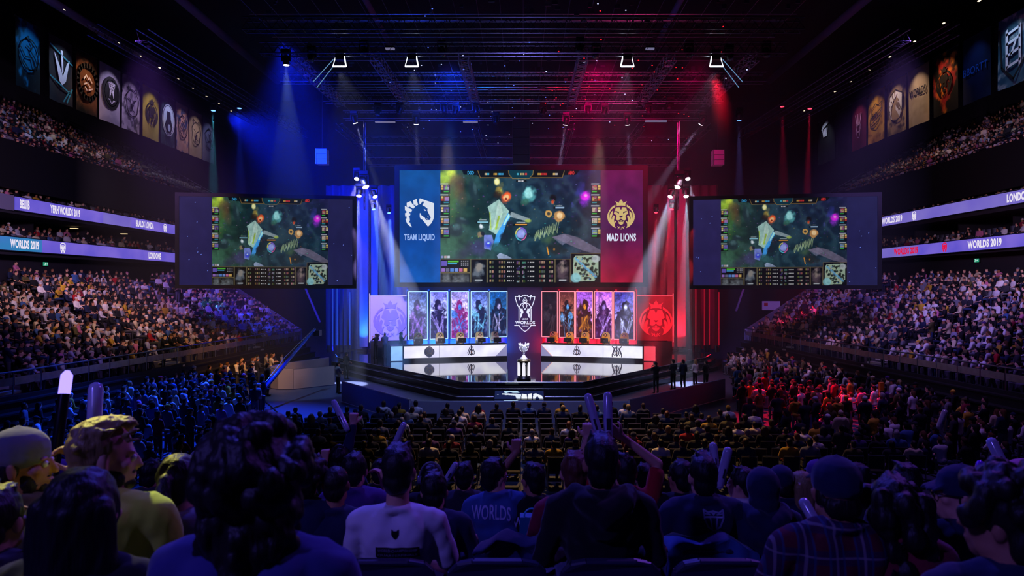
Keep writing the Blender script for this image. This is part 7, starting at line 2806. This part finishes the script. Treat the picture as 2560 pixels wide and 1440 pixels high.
def area(loc, target, col, power, sx, sy=None, name='area'):
    d = bpy.data.lights.new(name, 'AREA')
    d.energy = power * K
    c = hexlin(col)
    m = max(c)
    d.color = tuple(v / m for v in c)
    d.shape = 'RECTANGLE'
    d.size = sx
    d.size_y = sy or sx
    o = bpy.data.objects.new(name, d)
    COL.objects.link(o)
    o.location = loc
    o.rotation_euler = (Vector(target) - Vector(loc)).to_track_quat('-Z', 'Y').to_euler()
    return o


# blue and red washes from the rig
spot((-16, 37, 15), (-10, 52, 11.5), '0a20ff', 22000, 66, .9, .3, 'blue wash')
spot((-13, 37, 19), (-14, 50, 9), '0a24ff', 20000, 74, .9, .3, 'blue wash')
spot((-9, 42, 17), (-10, 52, 6), '1850ff', 3500, 55, .8, .3, 'blue wash')
spot((-4, 38, 18), (-6, 52, 13.5), '1030e0', 9000, 70, .9, .3, 'blue wash')
spot((8, 42, 17), (9.5, 52, 6), 'ff0838', 2600, 50, .8, .3, 'red wash')
spot((4, 37, 18), (6.5, 52, 13), 'd80060', 7500, 75, .9, .3, 'red wash')
spot((10, 38, 19), (10, 50, 10), 'c00050', 3500, 60, .9, .3, 'red wash')
# unseen spots added to light the rig from below
spot((-9, 30, 3), (-8, 42, 19), '3050ff', 1300, 80, .9, .3, 'rig blue')
spot((9, 30, 3), (8, 42, 19), 'c03070', 1100, 80, .9, .3, 'rig red')
spot((0, 24, 8), (0, 42, 19), '8a80ff', 700, 70, .9, .3, 'rig violet')
# column uplights
for px, col, pw in ((908, '3a9aff', 1100), (935, '2a70ff', 700), (1705, 'ff2840', 1100), (1678, 'ff2040', 700)):
    p = P(px, 0, 51)
    spot((p.x, 50.45, 1.1), (p.x, 51.15, 6), col, pw, 70, .8, .08, 'column uplight')
for x, col in ((-11.6, '1838ff'), (-14.0, '1020e0'), (11.6, 'ff1030'), (14.2, 'c00828')):
    spot((x, 50.2, 1.0), (x, 52.4, 7.5), col, 600, 60, .9, .1, 'drape uplight')
# panels and players
spot((-9.5, 38, 9), (-9.6, 47.4, 3.3), 'b49cff', 9000, 24, .5, .1, 'panel light')
spot((9.5, 38, 9), (9.8, 47.4, 3.3), 'ff3444', 6500, 24, .5, .1, 'panel light')
area((-4.4, 46.0, 1.2), (-4.4, 48.4, 3.6), '2070ff', 1500, 6, .2, 'added wall fill')  # unseen strip added behind the desk to brighten the panel wall
area((4.4, 46.0, 1.2), (4.4, 48.4, 3.6), 'ff2040', 1100, 6, .2, 'added wall fill')
spot((-4, 37, 15), (-4.5, 45.5, 2.0), '3a80ff', 5000, 30, .7, .2, 'stage blue')
spot((4, 37, 15), (4.5, 45.5, 2.0), 'ff2848', 5000, 30, .7, .2, 'stage red')
for x in (-4.3, 4.3):
    spot((x * .9, 34, 14), (x, 45.6, 2.0), 'ffe8d0', 12000, 18, .6, .1, 'players key')
spot((CUPX - 2, 27, 13), (CUPX, 35, 2.3), 'f0f0ff', 22000, 6, .5, .3, 'cup key')
spot((CUPX + 4, 31, 8), (CUPX, 35, 2.3), 'd0d8ff', 9000, 9, .5, .3, 'cup side')
area((CUPX, 30, 6), (CUPX, 35, 2.2), 'c8c8ff', 260, 2, 2, 'added cup fill')  # unseen area light added to brighten the silver
# crowd washes
spot((-12, 34, 17), (-12.6, 27, 0), '1c48ff', 60000, 46, .8, .2, 'crowd blue')
spot((10, 36, 17), (11.5, 28, 0), 'ff1030', 60000, 22, .7, .2, 'crowd red')
spot((-10, 30, 17), (-15.8, 39, 0), 'ffb060', 14000, 24, .8, .2, 'crowd amber')
spot((12, 31, 17), (14.5, 39, 1), 'd090d0', 4000, 38, .8, .2, 'crowd rose')
spot((2, 29, 17.5), (2, 20.5, 0), 'ffc070', 12000, 48, .8, .2, 'rows amber')
spot((0, 22, 17.5), (0, 27, 0), '8090ff', 4500, 60, .9, .2, 'rows blue')
spot((10, 22, 17), (14, 23, 0), '8a60d0', 2500, 60, .9, .2, 'crowd violet')
spot((14, 30, 17), (16, 30, 0), '9070d0', 2500, 50, .9, .2, 'crowd violet')
# side stands: narrow washes for the lower stand, softer ones above
for sg in (-1, 1):
    L = sg < 0
    for (sx, sy, sz), (tx, ty, tz), col, pw, an in (((7, 23, 19), (25, 31, 3.2), 'a080ff' if L else '9070ff', 5500, 40), ((7, 25, 19), (24.5, 37, 3.2), 'ffcc80' if L else 'b898ff', 9500, 32),
                                                     ((17, 29, 18.2), (23.5, 45, 3.4), 'e8b0e8' if L else 'a88cff', 6500, 46), ((19.3, 33, 18.4), (22.5, 54, 3.6), 'a060ff' if L else 'a878ff', 7500, 42), ((9, 23, 16), (30, 40, 6.4), 'c8b0ff', 5000, 36)):
        spot((sg * sx, sy, sz), (sg * tx, ty, tz), col, pw, an, .75, .4, 'stand wash')
    spot((sg * 20, 26, 27), (sg * 38, 50, 17.6), 'c088d8', 2800, 40, .8, .4, 'upper tier')
    spot((sg * 20, 30, 11), (sg * 34, 46, 10.5), 'c8a8d0', 4500, 60, .8, .4, 'boxes')
# over the near rows
spot((-6, -3, 11), (-1, 3.2, 4.2), '7060ff', 1300, 60, .8, .3, 'near violet')
spot((-1.5, 14, 15), (0, 3.5, 4.5), '5048ff', 5200, 44, .8, .3, 'near back light')
spot((-5.5, 7, 10), (-1.46, 2.5, 4.8), 'e8e070', 3200, 9, .8, .2, 'near yellow')
spot((7, 10, 13), (1.5, 4.5, 4.2), '8a50ff', 1600, 50, .8, .3, 'near right')

cam = bpy.data.cameras.new('camera')
co = bpy.data.objects.new('camera', cam)
COL.objects.link(co)
co.location = (0, 0, CAMZ)
co.rotation_euler = (math.pi / 2, 0, 0)
cam.sensor_width = 36
cam.sensor_fit = 'HORIZONTAL'
cam.lens = 36 * FPX / 2560
cam.shift_x = -(CX - 1280) / 2560
cam.dof.use_dof = True
cam.dof.focus_distance = 36
cam.dof.aperture_fstop = 4.0
cam.clip_start = .05
cam.clip_end = 300
scene.camera = co

vs_ = scene.view_settings
vs_.view_transform = 'Standard'
vs_.look = 'None'
vs_.gamma = 1
vs_.exposure = 0
vs_.use_curve_mapping = False
cy = scene.cycles
cy.max_bounces = 5
cy.diffuse_bounces = 2
cy.glossy_bounces = 3
cy.transmission_bounces = 2
cy.volume_bounces = 0
cy.caustics_reflective = False
cy.caustics_refractive = False
cy.use_denoising = True
cy.sample_clamp_indirect = 4
